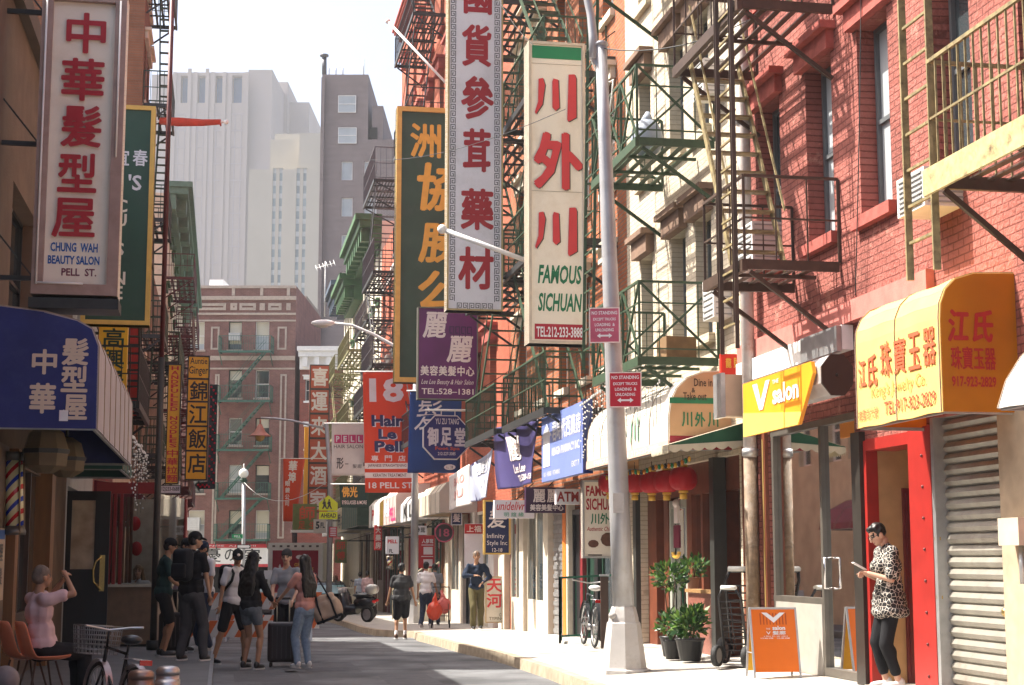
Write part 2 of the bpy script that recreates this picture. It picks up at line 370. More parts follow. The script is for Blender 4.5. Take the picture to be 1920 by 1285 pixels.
def wall_holes(mb, fr, s0, s1, z0, z1, holes, o=0, rev=.22, m=0, mrev=None):
    """one facade sheet with real openings; holes = (sa, sb, za, zb)"""
    mrev = m if mrev is None else mrev
    S = sorted({s0, s1} | {x for h in holes for x in h[:2] if s0 < x < s1}); Z = sorted({z0, z1} | {x for h in holes for x in h[2:4] if z0 < x < z1})
    for a, b in zip(S, S[1:]):
        run = None
        for c, d in zip(Z, Z[1:]):
            hit = any(h[0] < (a + b) / 2 < h[1] and h[2] < (c + d) / 2 < h[3] for h in holes)
            if hit:
                if run is not None: fr.quad(mb, [(a, o, run), (b, o, run), (b, o, c), (a, o, c)], m); run = None
            elif run is None: run = c
        if run is not None: fr.quad(mb, [(a, o, run), (b, o, run), (b, o, z1), (a, o, z1)], m)
    for h in holes:
        a, b, c, d = h[:4]
        for q in (((a, c), (a, d)), ((b, c), (b, d)), ((a, c), (b, c)), ((a, d), (b, d))):
            (p, zp), (r, zr) = q
            fr.quad(mb, [(p, o, zp), (r, o, zr), (r, o - rev, zr), (p, o - rev, zp)], mrev)

def window(parent, fr, s0, s1, z0, z1, o=0, rev=.15, frame=M_white, pane=M_pane, sill=None, lintel=None, sash=True, blind=0, simple=False, lm=None, lint_h=.22, lint_o=.10):
    mid = (z0 + z1) / 2; t = .05 if not simple else .06
    f = MB(); of = o - rev
    fr.box(f, s0, s1, of - .06, of, z0, z0 + t); fr.box(f, s0, s1, of - .06, of, z1 - t, z1)
    fr.box(f, s0, s0 + t, of - .06, of, z0 + t, z1 - t); fr.box(f, s1 - t, s1, of - .06, of, z0 + t, z1 - t)
    if sash: fr.box(f, s0 + t, s1 - t, of - .05, of - .005, mid - .025, mid + .025)
    w_ = f.build('window', frame, parent)
    if isinstance(parent.get('_loc'), object): w_['_loc'] = parent['_loc']
    p = MB(); fr.quad(p, [(s0 + t, of - .045, z0 + t), (s1 - t, of - .045, z0 + t), (s1 - t, of - .045, z1 - t), (s0 + t, of - .045, z1 - t)])
    pr = p.build('pane', pane, parent); pr.parent = w_
    if blind > 0:
        b = MB(); zt = z1 - t; zb = z1 - t - (z1 - z0 - 2 * t) * blind
        fr.quad(b, [(s0 + t, of - .043, zb), (s1 - t, of - .043, zb), (s1 - t, of - .043, zt), (s0 + t, of - .043, zt)])
        bo = b.build('blind', M_blind, parent); bo.parent = w_
    if sill:
        b = MB(); fr.box(b, s0 - .1, s1 + .1, o - .1, o + .09, z0 - .13, z0 - .002); bo = b.build('sill', sill, parent); bo.parent = w_
    if lintel:
        b = MB(); fr.box(b, s0 - .12, s1 + .12, o + .002, o + lint_o, z1 + .002, z1 + lint_h); fr.box(b, s0 - .18, s1 + .18, o + .002, o + lint_o + .09, z1 + lint_h + .002, z1 + lint_h + .09)
        bo = b.build('lintel', lintel, parent); bo.parent = w_
    return w_

def building(name, label, fr, s0, s1, H, mat, wins=(), back=10, holes=(), cat='building', z0=-2.2, kit=None, ogap=.30, top=None, group=None):
    """facade with openings + solid body behind; wins = list of dict(s0,s1,z0,z1,...)"""
    c = fr.pt((s0 + s1) / 2, 0, 0)
    r = thing(name, label, cat, tuple(c), group)
    hs = [(w_['s0'], w_['s1'], w_['z0'], w_['z1']) for w_ in wins] + list(holes)
    m = MB(); wall_holes(m, fr, s0, s1, z0, H, hs)
    # returns at the ends and top
    fr.quad(m, [(s0, 0, z0), (s0, -back, z0), (s0, -back, H), (s0, 0, H)]); fr.quad(m, [(s1, 0, z0), (s1, -back, z0), (s1, -back, H), (s1, 0, H)])
    fr.quad(m, [(s0, 0, H), (s1, 0, H), (s1, -back, H), (s0, -back, H)])
    m.build('wall', mat, r)
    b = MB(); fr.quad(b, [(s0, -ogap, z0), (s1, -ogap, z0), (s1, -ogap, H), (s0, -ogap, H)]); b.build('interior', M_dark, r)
    for w_ in wins:
        k = {q: v for q, v in w_.items() if q not in ('s0', 's1', 'z0', 'z1')}
        window(r, fr, w_['s0'], w_['s1'], w_['z0'], w_['z1'], **{**(kit or {}), **k})
    return r
def sY(Y): return Y / D.y
def win(Y0, Y1, z0, z1, **k): return dict(s0=sY(min(Y0, Y1)), s1=sY(max(Y0, Y1)), z0=z0, z1=z1, **k)

def cornice(parent, fr, s0, s1, z, h, o, mat, teeth=0, name='cornice'):
    m = MB(); fr.box(m, s0, s1, .003, o * .45, z, z + h * .55); fr.box(m, s0 - .05, s1 + .05, .003, o, z + h * .55 + .002, z + h * .8); fr.box(m, s0 - .12, s1 + .12, .003, o * 1.2, z + h * .8 + .002, z + h)
    n = teeth
    for i in range(n):
        a = s0 + (s1 - s0) * (i + .3) / n; fr.box(m, a, a + (s1 - s0) / n * .4, o * .45 + .002, o * .9, z + h * .1, z + h * .548)
    return m.build(name, mat, parent)

def ac_unit(label, fr, s0, s1, o0, o1, z0, z1, group='air conditioners in the windows'):
    c = fr.pt((s0 + s1) / 2, o0, z0); r = thing('air_conditioner', label, 'air conditioner', tuple(c), group)
    m = MB(); fr.box(m, s0, s1, o0, o1, z0, z1); m.build('casing', M_ac, r)
    m = MB(); n = 7
    for i in range(n):
        z = z0 + .04 + (z1 - z0 - .08) * i / (n - 1); fr.box(m, s0 + .05, s1 - .05, o1 + .001, o1 + .014, z - .008, z + .008)
        fr.box(m, s0 - .012, s0 - .001, o0 + .05, o1 - .03, z - .008, z + .008)
    m.build('grille', M_grille, r); return r

# ================================================================== RIGHT SIDE
along = tuple(D)
B_red = brick('red_painted_brick', (.36, .12, .095), (.31, .098, .076), (.18, .055, .042), along, bump=.8, patch=(.47, .21, .16), noise=.4)
B_cream = brick('cream_painted_brick', (.60, .52, .40), (.56, .48, .36), (.42, .36, .27), along, bump=.5, patch=(.48, .39, .28), noise=.25)
B_orange = brick('orange_brick', (.44, .145, .055), (.35, .10, .04), (.22, .14, .10), along, bump=.5, noise=.25, ms=.014)
B_rust = brick('rust_red_brick', (.42, .115, .06), (.36, .095, .05), (.30, .09, .06), along, bump=.4, noise=.22)
B_dkred = brick('dark_red_brick', (.24, .06, .045), (.20, .05, .04), (.16, .10, .08), along, bump=.4)
B_pale = mk('pale_plaster', (.66, .60, .48), .85, noise=.12, scale=2, bump=.2, stain=((.40, .34, .25), .5, 2.5))
T_red = mk('red_window_trim', (.36, .085, .065), .85, noise=.2, scale=9, bump=.3, stain=((.24, .06, .05), .6, 5))
T_brown = mk('brownstone_trim', (.20, .125, .085), .8, noise=.2, bump=.2)
F_grey = mk('grey_window_frame', (.12, .13, .135), .45, noise=.1)

RH = 14.5
rw = [(19.35, 20.15), (17.65, 18.45), (16.1, 16.9), (14.3, 15.1), (12.6, 13.4), (10.9, 11.7)]
wins = []
for k, (a, b) in enumerate(rw):
    wins.append(win(a, b, 5.25, 7.35, pane=[M_pane, M_pane2, M_pane2, M_pane, M_pane, M_pane][k]))
    wins.append(win(a, b, 8.75, 10.85))
# openings of the street floor: salon shop window, red door recess, shuttered shop
SAL = (sY(17.25), sY(20.0)); DOR = (sY(15.72), sY(16.98)); SHU = (sY(14.02), sY(15.32))
r1 = building('brick_building', 'red painted brick building with tall windows above the salon and jewelry shop', FR, sY(8), sY(20.95), RH, B_red, wins, back=9,
              holes=[(*SAL, .30, 3.2), (*DOR, .31, 2.85), (*SHU, .33, 2.95)], kit=dict(frame=F_grey, sill=T_red, lintel=T_red, rev=.2), ogap=3.2)
m = MB()   # red stone band above the shops
FR.box(m, sY(15.2), sY(20.9), .003, .09, 4.15, 4.38); m.build('belt_course', mk('salmon_stone_band', (.50, .16, .13), .8, noise=.15, bump=.2), r1)
# --- R2 cream building over the restaurant
wins = []
for (a, b) in ((23.45, 24.2), (22.2, 22.95), (25.3, 26.0)):
    for z in (4.75, 7.75, 10.75): wins.append(win(a, b, z, z + 1.75))
r2 = building('brick_building', 'cream painted brick building with brown lintels above the restaurant awning', FR, sY(20.96), sY(26.9), 15.5, B_cream, wins, back=9,
              holes=[(sY(21.15), sY(26.2), .25, 3.0)], kit=dict(frame=F_grey, sill=B_cream, lintel=T_brown, rev=.18, lint_h=.28, lint_o=.14), ogap=3.0)
# --- R3 orange brick
wins = []
for (a, b) in ((27.7, 28.5), (29.7, 30.5), (31.7, 32.5), (33.8, 34.6), (36, 36.9)):
    for z in (5.0, 8.2, 11.4, 14.6): wins.append(win(a, b, z, z + 1.9, pane=M_pane if (a * 7 + z) % 2 < 1.3 else M_pane2))
r3 = building('brick_building', 'orange brick tenement behind the tall hanging signs', FR, sY(26.91), sY(38), 18.5, B_orange, wins, back=9, kit=dict(frame=M_white, sill=B_pale, lintel=B_pale, rev=.16))
for a, b in ((26.95, 27.5), (29.0, 29.5)):
    pass
# --- R4 tall rust-red
wins = []
for i in range(9):
    a = 40 + i * 2.5
    for z in (5.2, 8.6, 12.0, 15.4, 18.8): wins.append(win(a, a + 1.0, z, z + 1.9, simple=True))
r4 = building('brick_building', 'tall rust red brick tenement behind the green and gold sign', FR, sY(38.01), sY(62.5), 26, B_rust, wins, back=12, kit=dict(frame=M_white, sill=T_red, lintel=T_red, rev=.18, lint_h=.35, lint_o=.2))
cornice(r4, FR, sY(38.1), sY(62.4), 22.3, .5, .35, T_red)
# --- R5..R7 farther buildings with green cornices
def row(nm, label, Y0, Y1, H, mat, n, zs, corn=None, frame=M_white, lint=None, sillm=None, pane=M_pane):
    wins = []
    for i in range(n):
        a = Y0 + (Y1 - Y0) * (i + .28) / n; b = Y0 + (Y1 - Y0) * (i + .72) / n
        for z in zs: wins.append(win(a, b, z, z + 1.9, simple=True))
    r = building(nm, label, FR, sY(Y0), sY(Y1), H, mat, wins, back=10, kit=dict(frame=frame, sill=sillm, lintel=lint, rev=.18, pane=pane))
    if corn: cornice(r, FR, sY(Y0) + .1, sY(Y1) - .1, H - 1.0, 1.3, 1.0, corn, teeth=8)
    return r
M_gcorn = mk('green_copper_cornice', (.045, .115, .04), .6, noise=.2, scale=3)
M_bcorn = mk('slate_blue_cornice', (.05, .075, .11), .6, noise=.15)
M_plaster = mk('white_plaster', (.72, .67, .55), .85, noise=.1, scale=2, bump=.15, stain=((.42, .36, .24), .5, 2))
r5 = row('brick_building', 'brick red tenement with grey fire escapes beyond the green and gold sign', 62.51, 70, 15.2, B_rust, 3, (4.5, 7.8, 11.2), None, lint=M_white)
r6 = row('plaster_building', 'white plastered building with broad green cornice beyond the brick red tenement', 70.01, 79.5, 16.6, M_plaster, 4, (4.6, 7.8, 11.0, 13.4), M_gcorn, lint=M_gcorn, frame=M_dgreen)
r7 = row('plaster_building', 'cream narrow building with small green cornice toward the street end', 79.51, 86, 15.6, M_plaster, 3, (4.6, 7.8, 11.0, 13.2), M_gcorn, lint=M_gcorn)
r8 = row('plaster_building', 'slate blue topped building beyond the building with the small green cornice', 86.01, 92, 16.4, B_pale, 3, (4.6, 7.8, 11.0, 13.2), M_bcorn)

# ================================================================== LEFT SIDE
B_brown = mk('brown_stucco', (.15, .095, .06), .85, noise=.16, scale=2.5, bump=.35, bscale=30, stain=((.11, .065, .04), .5, 2))
B_grey = mk('grey_stucco', (.42, .42, .40), .85, noise=.1, scale=2)
wl = [win(18.3, 20.9, 4.2, 6.0), win(11, 13, 4.2, 6.0)]
l1 = building('stucco_building', 'low brown stucco building housing the barber shop', FL, sY(7), sY(26), 8.2, B_brown, wl, back=10, holes=[(sY(18.6), sY(22.8), .16, 2.75)], kit=dict(frame=M_black, sill=B_brown, rev=.2), ogap=2.4)
m = MB(); FL.box(m, sY(7), sY(26), .003, .12, 7.95, 8.22); m.build('coping', mk('dark_coping', (.10, .07, .05), .8), l1)
wins = [win(a, a + .9, z, z + 1.7) for a in (26.8, 29) for z in (4.6, 7.7)]
l2 = building('stucco_building', 'grey stucco building standing behind the tall salon sign', FL, sY(26.01), sY(31.2), 10.4, B_grey, wins, back=11, holes=[(sY(26.3), sY(31), .16, 2.8)], kit=dict(frame=M_white, sill=B_pale), ogap=2.2)
building('brick_building', 'dark red brick building with white windows past the grey stucco one', FL, sY(31.21), sY(36.8), 8.7, B_dkred, [win(a, a + .9, z, z + 1.7) for a in (32, 34.5) for z in (4.6,)], back=10, kit=dict(frame=M_white, sill=B_pale))
wins = [win(a, a + .9, z, z + 1.7, simple=True) for a in (37.6, 39, 41.2) for z in (4.2,)]
l3 = building('stucco_building', 'lowest tan stucco building, next to the tall orange brick tenement', FL, sY(36.81), sY(43.6), 6.6, mk('tan_stucco', (.50, .42, .30), .85, noise=.15, scale=2), wins, back=10, kit=dict(frame=M_white))
wins = [win(a, a + 1, z, z + 1.8, simple=True) for a in (44, 45.7) for z in (4.6, 7.9, 11.2, 14.5, 17.8)]
l4 = building('brick_building', 'tall orange brick tenement behind the black fire escape and furled red flag', FL, sY(43.61), sY(47.2), 21.5, brick('brown_orange_brick', (.30, .13, .07), (.24, .10, .05), (.2, .14, .1), along, bump=.4), wins, back=10, kit=dict(frame=M_white, sill=B_pale, lintel=B_pale))
wins = [win(a, a + 1, z, z + 1.8, simple=True) for a in (48, 51, 54, 57, 60) for z in (4.6, 7.9)]
l5 = building('brick_building', 'tan brown brick tenement between the tall orange one and the verdigris cornice', FL, sY(47.21), sY(62), 11.2, brick('tan_brown_brick', (.27, .18, .12), (.22, .15, .10), (.2, .16, .12), along, bump=.4), wins, back=10, kit=dict(frame=M_white, sill=B_pale))
wins = [win(a, a + 1, z, z + 1.8, simple=True) for a in (63.5, 67, 70, 74, 78, 82, 86, 90) for z in (4.6, 7.6, 10.6, 13.1)]
l6 = building('plaster_building', 'pale building with long verdigris cornice and burgundy fire escapes', FL, sY(62.01), sY(93), 16.0, B_pale, wins, back=10, kit=dict(frame=M_dgreen, lintel=M_gcorn))
cornice(l6, FL, sY(62.1), sY(92.9), 15.4, 1.1, .85, mk('verdigris_cornice', (.12, .22, .165), .6, noise=.15), teeth=10)

# ================================================================== END OF THE STREET
class FrontFr(Fr): pass
def front(Y): return Fr((0, Y, 0), (1, 0, 0), (0, -1, 0))
def fx(px, Y): return (px - CXP) / FPX * Y * (1.0 / 1.0)
def fz(py, Y): return at(CXP, py, Y).z
def fX(px, py, Y): return at(px, py, Y).x
ax = (1, 0, 0)
B_end = brick('brown_brick', (.25, .12, .10), (.215, .10, .085), (.26, .18, .15), ax, bw=.25, bh=.09, bump=.3)
B_band = mk('pale_terracotta_trim', (.44, .36, .30), .85, noise=.12)
E = front(107.0); YE = 107.0
def ep(px, py): q = at(px, py, YE); return q.x, q.z
def erect(x0, y0, x1, y1):
    a = ep(x0, y1); b = ep(x1, y0); return a[0], b[0], a[1], b[1]
wins = []
for (x0, x1) in ((352, 384), (428, 454), (478, 505)):
    for (y0, y1) in ((603, 656), (694, 746), (784, 835), (872, 925), (957, 1010)):
        a = erect(x0, y0, x1, y1)
        wins.append(dict(s0=a[0], s1=a[1], z0=a[2], z1=a[3], pane=[M_pane, M_pane2, M_pane][(x0 + y0) % 3], blind=[.0, .5, .35, .8][(x0 * 3 + y0) % 4], frame=[M_white, M_dgreen, M_black][(x0 + y1) % 3]))
s0, s1, _, H = erect(328, 537, 556, 1010)
re = building('brick_building', 'brown brick corner building with pale banded parapet closing the street', E, s0, s1, H, B_end, wins, back=14, holes=[(s0 + .5, s1 - .5, -1.0, 2.6)], kit=dict(rev=.2, sill=B_band))
m = MB()
for (y0, y1, o) in ((536, 541, .12), (556, 563, .15), (587, 591, .1), (600, 603, .05), (668, 676, .12), (690, 693, .05)):
    a = erect(345, y0, 556, y1); E.box(m, s0, s1, .003, o, a[2], a[3])
for px in (364, 438, 491, 541):
    a = erect(px - 3, 541, px + 3, 555); E.box(m, a[0], a[1], .003, .1, a[2], a[3])
for (x0, x1) in ((345, 356), (372, 424), (432, 445), (449, 480), (487, 497), (503, 528), (537, 545)):      # panel frames under the parapet
    a = erect(x0, 569, x1, 582); t = .18
    E.box(m, a[0], a[1], .003, .07, a[2], a[2] + t); E.box(m, a[0], a[1], .003, .07, a[3] - t, a[3]); E.box(m, a[0], a[0] + t, .003, .069, a[2] + t, a[3] - t); E.box(m, a[1] - t, a[1], .003, .069, a[2] + t, a[3] - t)
for (x0, x1, y0, y1) in ((395, 412, 613, 656), (520, 538, 613, 656), (395, 412, 702, 1050), (520, 538, 702, 1010)):   # long pale panel frames
    a = erect(x0, y0, x1, y1); t = .12
    E.box(m, a[0], a[1], .003, .06, a[2], a[2] + t); E.box(m, a[0], a[1], .003, .06, a[3] - t, a[3]); E.box(m, a[0], a[0] + t, .003, .059, a[2] + t, a[3] - t); E.box(m, a[1] - t, a[1], .003, .059, a[2] + t, a[3] - t)
m.build('trim', B_band, re)
m = MB(); a = erect(352, 522, 440, 537); E.box(m, a[0] - 1, a[1] + 1, -9, -4, a[2] - .5, a[3] + .15); E.box(m, a[0] + .6, a[1] - 1.6, -8.5, -4.5, a[3] + .15, a[3] + .7); tag(m.build('roof_shed', M_white), 'low white shed on the roof of the brown brick corner building', 'roof shed')
# shop front under it, white fascia with Japanese lettering
ps = panel_px(352, 1021, 500, 1062, 106.6, d=(0, 1, 0))
t = thing('shop_sign', 'long white and red shop fascia with Japanese lettering at the street end', 'shop sign', ps.pt(.5, 0, 0))
m = MB(); ps.box(m, -.2, 0, 1.05, 1, -.3, 0); m.build('board', M_white, t)
m = MB(); ps.box(m, -.2, .84, 1.05, 1.02, .001, .03); ps.box(m, -.2, -.03, 1.05, .1, .001, .03); m.build('stripe', mk('sign_red', (.50, .04, .05), .5, noise=.06), t)
m = MB(); ps.text(m, '憂', .20, .2, .42, .8, .01); ps.text(m, 'の', .47, .25, .60, .78, .01); ps.text(m, '家', .72, .2, .92, .8, .01); m.build('lettering', M_black, t)
m = MB(); ps.text(m, 'JAPANESE', .08, .88, .46, .97, .035, bold=0); ps.text(m, 'A.J. SUSHI', .52, .88, .86, .97, .035, bold=0); m.build('small_lettering', M_white, t)
# neighbour with white cornice
wins = []
for (y0, y1) in ((712, 752), (800, 842), (890, 932)):
    a = erect(572, y0, 588, y1); wins.append(dict(s0=a[0], s1=a[1], z0=a[2], z1=a[3]))
a = erect(557, 655, 640, 1010)
rn = building('brick_building', 'red brick building with white cornice beside the brown corner building', E, a[0], a[1] + 2, a[3], brick('end_red_brick', (.28, .07, .05), (.23, .06, .045), (.22, .15, .12), ax, bw=.25, bh=.09), wins, back=12, kit=dict(rev=.2, sill=M_white, lintel=M_white))
cornice(rn, E, a[0], a[1] + 2, a[3] - 1.4, 1.5, .7, M_white, teeth=6)
# beige slab side, and pipes behind
def slab(name, label, px0, py0, px1, Y, depth, mat, cat='building', pyb=None):
    q0 = at(px0, py0, Y); q1 = at(px1, py0, Y); r = thing(name, label, cat, ((q0.x + q1.x) / 2, Y, 0))
    m = MB(); m.hexa([Vector((x, y, z)) for x in (q0.x, q1.x) for y in (Y, Y + depth) for z in (0, q0.z)]); m.build('wall', mat, r); return r
B_brown2 = mk('tan_render', (.33, .28, .23), .9, noise=.1)
rs = slab('rendered_building', 'tan rendered building rising behind the white cornice', 555, 555, 575, 122, 8, B_brown2)

# ---- far towers
LIME = mk('pale_limestone', (.36, .32, .30), .85, noise=.07, scale=.05, stain=((.33, .31, .33), .6, .12))
LIME2 = mk('beige_limestone', (.40, .37, .31), .85, noise=.06, scale=.05, stain=((.42, .39, .34), .6, .1))
BLUEG = mk('blue_louvre_glass', (.05, .13, .27), .25, noise=.12, scale=.3)
YT = 430.0; T = front(YT)
def tp(px, py, Y): q = at(px, py, Y); return q.x, q.z
def tower_box(m, px0, py0, px1, Y, dep, m_=0):
    a = tp(px0, py0, Y); b = tp(px1, py0, Y); m.hexa([Vector((x, y, z)) for x in (a[0], b[0]) for y in (Y, Y + dep) for z in (0, a[1])], m_)
t = thing('office_tower', 'vast windowless pale stone tower with four blue top openings', 'tower', (tp(400, 500, YT)[0], YT, 0))
m = MB()
holes = []
for px in (338, 370, 403, 435):
    a = tp(px, 193, YT); b = tp(px + 19, 142, YT); holes.append((a[0], b[0], a[1], b[1]))
X0, Z1 = tp(325, 136, YT); X1 = tp(466, 136, YT)[0]
wall_holes(m, T, X0, X1, 0, Z1, holes, rev=3.0)
tower_box(m, 285, 140, 325, YT + 1.5, 60); tower_box(m, 466, 131, 511, YT + 2.2, 60)
m.hexa([Vector((x, y, z)) for x in (X0, X1) for y in (YT + 3, YT + 60) for z in (0, Z1)])
for px in (325, 353, 364, 386, 397, 418, 429, 460):          # shallow piers
    a = tp(px, 136, YT); T.box(m, a[0], a[0] + 1.0, .01, .35, 0, Z1 - 1 + (px % 3))
for py in range(200, 540, 47):                                # panel joints
    a = tp(325, py, YT)
m.build('wall', LIME, t)
m = MB(); 
for h in holes: T.box(m, h[0], h[1], -2.9, -2.4, h[2], h[3])
m.build('blue_opening', BLUEG, t)
m = MB()
for py in range(215, 540, 31):
    a = tp(325, py, YT)[1]; T.box(m, X0, X1, .003, .14, a, a + .22)
for k in range(1, 12):
    x = X0 + (X1 - X0) * k / 12; T.box(m, x, x + .2, .003, .13, 0, Z1 - 12)
m.build('panel_joint', mk('stone_joint', (.36, .335, .35), .9), t)
m = MB(); tower_box(m, 511, 154, 540, YT + 25, 40); tower_box(m, 540, 192, 580, YT + 30, 40); m.build('rear_wing', LIME, t)
YB = 330.0; TB = front(YB)
t = thing('office_building', 'stepped beige stone office building with vertical strips of windows', 'building', (tp(530, 500, YB)[0], YB, 0))
holes = []; strips = []
for (x0, x1, y0) in ((504, 530, 315), (549, 575, 315)):
    a = tp(x0, 700, YB); b = tp(x1, y0, YB); holes.append((a[0], b[0], a[1], b[1])); strips.append((a[0], b[0], a[1], b[1]))
a = tp(564, 312, YB); b = tp(590, 256, YB)
m = MB(); X0, Z1 = tp(467, 318, YB); X1 = tp(640, 318, YB)[0]; wall_holes(m, TB, X0, X1, 0, Z1, holes, rev=1.2)
m.hexa([Vector((x, y, z)) for x in (X0, X1) for y in (YB + 1.2, YB + 30) for z in (0, Z1)])
tower_box(m, 507, 262, 640, YB + 6, 25); tower_box(m, 515, 251, 562, YB + 8, 20); tower_box(m, 562, 250, 640, YB + 3, 20)
m.build('wall', LIME2, t)
for i, h in enumerate(strips):
    m = MB(); n = 16; dz = (h[3] - h[2]) / n; mm = MB()
    for k in range(n):
        z = h[2] + k * dz
        TB.quad(m, [(h[0], -.5, z), (h[1], -.5, z), (h[1], -.5, z + dz * .62), (h[0], -.5, z + dz * .62)], 0)
        TB.box(m, h[0], h[1], -.9, -.35, z + dz * .62, z + dz, 1)
    xm = (h[0] + h[1]) / 2; TB.box(m, xm - .35, xm + .35, -.88, -.2, h[2], h[3], 2)
    m.build('window_strip', [mk('far_window', (.25, .31, .34), .15, noise=.3, scale=.2), mk('far_spandrel', (.42, .45, .45), .6), LIME2], t)
# grey brick apartment tower
YG = 140.0; G = front(YG)
B_gbrick = brick('grey_purple_brick', (.215, .165, .16), (.175, .135, .13), (.36, .32, .31), ax, bw=.28, bh=.11, bump=.2, ms=.014, noise=.15)
def gr(x0, y0, x1, y1, Y=YG): a = tp(x0, y1, Y); b = tp(x1, y0, Y); return a[0], b[0], a[1], b[1]
wins = []
for (x0, y0, x1, y1) in ((634, 180, 668, 212), (634, 240, 669, 270), (640, 303, 661, 338), (640, 371, 661, 406), (640, 441, 661, 476), (683, 371, 706, 406), (683, 441, 706, 476), (683, 303, 694, 338), (640, 511, 661, 545)):
    a = gr(x0, y0, x1, y1); wins.append(dict(s0=a[0], s1=a[1], z0=a[2], z1=a[3], pane=M_pane2))
a = gr(595, 140, 691, 700); a2 = gr(691, 197, 718, 700)
g1 = building('apartment_tower', 'grey purple brick apartment tower with white framed windows in the distance', G, a[0], a2[1] + 9, gr(0, 262, 1, 300)[3], B_gbrick, wins[2:], back=20, kit=dict(frame=M_white, rev=.12, sash=False))
m = MB(); G.box(m, a[0], a[1], -20, -.004, gr(0, 262, 1, 300)[3], a[3]); G.box(m, a2[0] + .01, a2[1], -18, -.3, gr(0, 262, 1, 300)[3], a2[3]); b = gr(595, 148, 610, 700); G.box(m, b[0] - .01, b[1], .0, .5, 0, b[3]); m.build('upper_wall', B_gbrick, g1)
for w_ in wins[:2]: window(g1, G, w_['s0'], w_['s1'], w_['z0'], w_['z1'], o=.25, rev=.1, pane=M_pane2, frame=M_white)
m = MB(); b = gr(692, 258, 707, 262); c = gr(693, 238, 707, 259); G.box(m, c[0], c[1], -.29, -.2, c[2], c[3]); m.build('dark_opening', M_dark, g1)
m = MB(); q = at(608, 140, YG + 1); q2 = at(608, 108, YG + 1); m.tube([q, q2], .22, n=10); m.tube([q2 + Vector((0, 0, .1)), q2 + Vector((0, 0, .25))], .4, n=12); m.build('vent_pipe', mk('dark_metal', (.08, .08, .09), .5, metal=.4), g1)
m = MB()
for px in (617, 630, 643, 682):
    q = at(px, 140, YG + 2); m.tube([q, at(px, 124 if px != 682 else 112, YG + 2)], .05, n=5)
m.build('antenna', M_steel, g1)
# television aerial on the roof of r8
q = at(610, 500, 88); t = thing('tv_aerial', 'white television aerial on a rooftop in front of the grey brick tower', 'aerial', (q.x, q.y, 15))
m = MB(); m.tube([(q.x, q.y, 15), (q.x, q.y, q.z + .3)], .03, n=6); m.tube([q + Vector((-.55, 0, -.1)), q + Vector((.5, 0, .2))], .02, n=6)
for k in range(6): c = q + Vector((-.5 + k * .2, 0, -.09 + k * .06)); m.tube([c + Vector((-.1, .35, .22)), c + Vector((.1, -.35, -.22))], .012, n=5)
m.build('mast_and_rods', M_white, t)
# ================================================================== FIRE ESCAPES
P_cream = mk('cream_rail_paint', (.24, .19, .09), .6, noise=.35, scale=9, stain=((.07, .04, .02), .95, 12))
P_brown = mk('brown_rail_paint', (.06, .036, .024), .5, noise=.2, scale=9)
P_green = mk('green_rail_paint', (.042, .075, .04), .55, noise=.25, scale=9, stain=((.02, .03, .015), .7, 9))
P_black = mk('black_rail_paint', (.028, .03, .03), .5, noise=.2)
P_burg = mk('burgundy_rail_paint', (.10, .018, .02), .5, noise=.2)
P_olive = mk('yellow_green_rail_paint', (.17, .16, .07), .55, noise=.2)
P_teal = mk('bluish_green_rail_paint', (.05, .13, .095), .55, noise=.15)
P_greyr = mk('grey_rail_paint', (.10, .10, .11), .5, noise=.2)

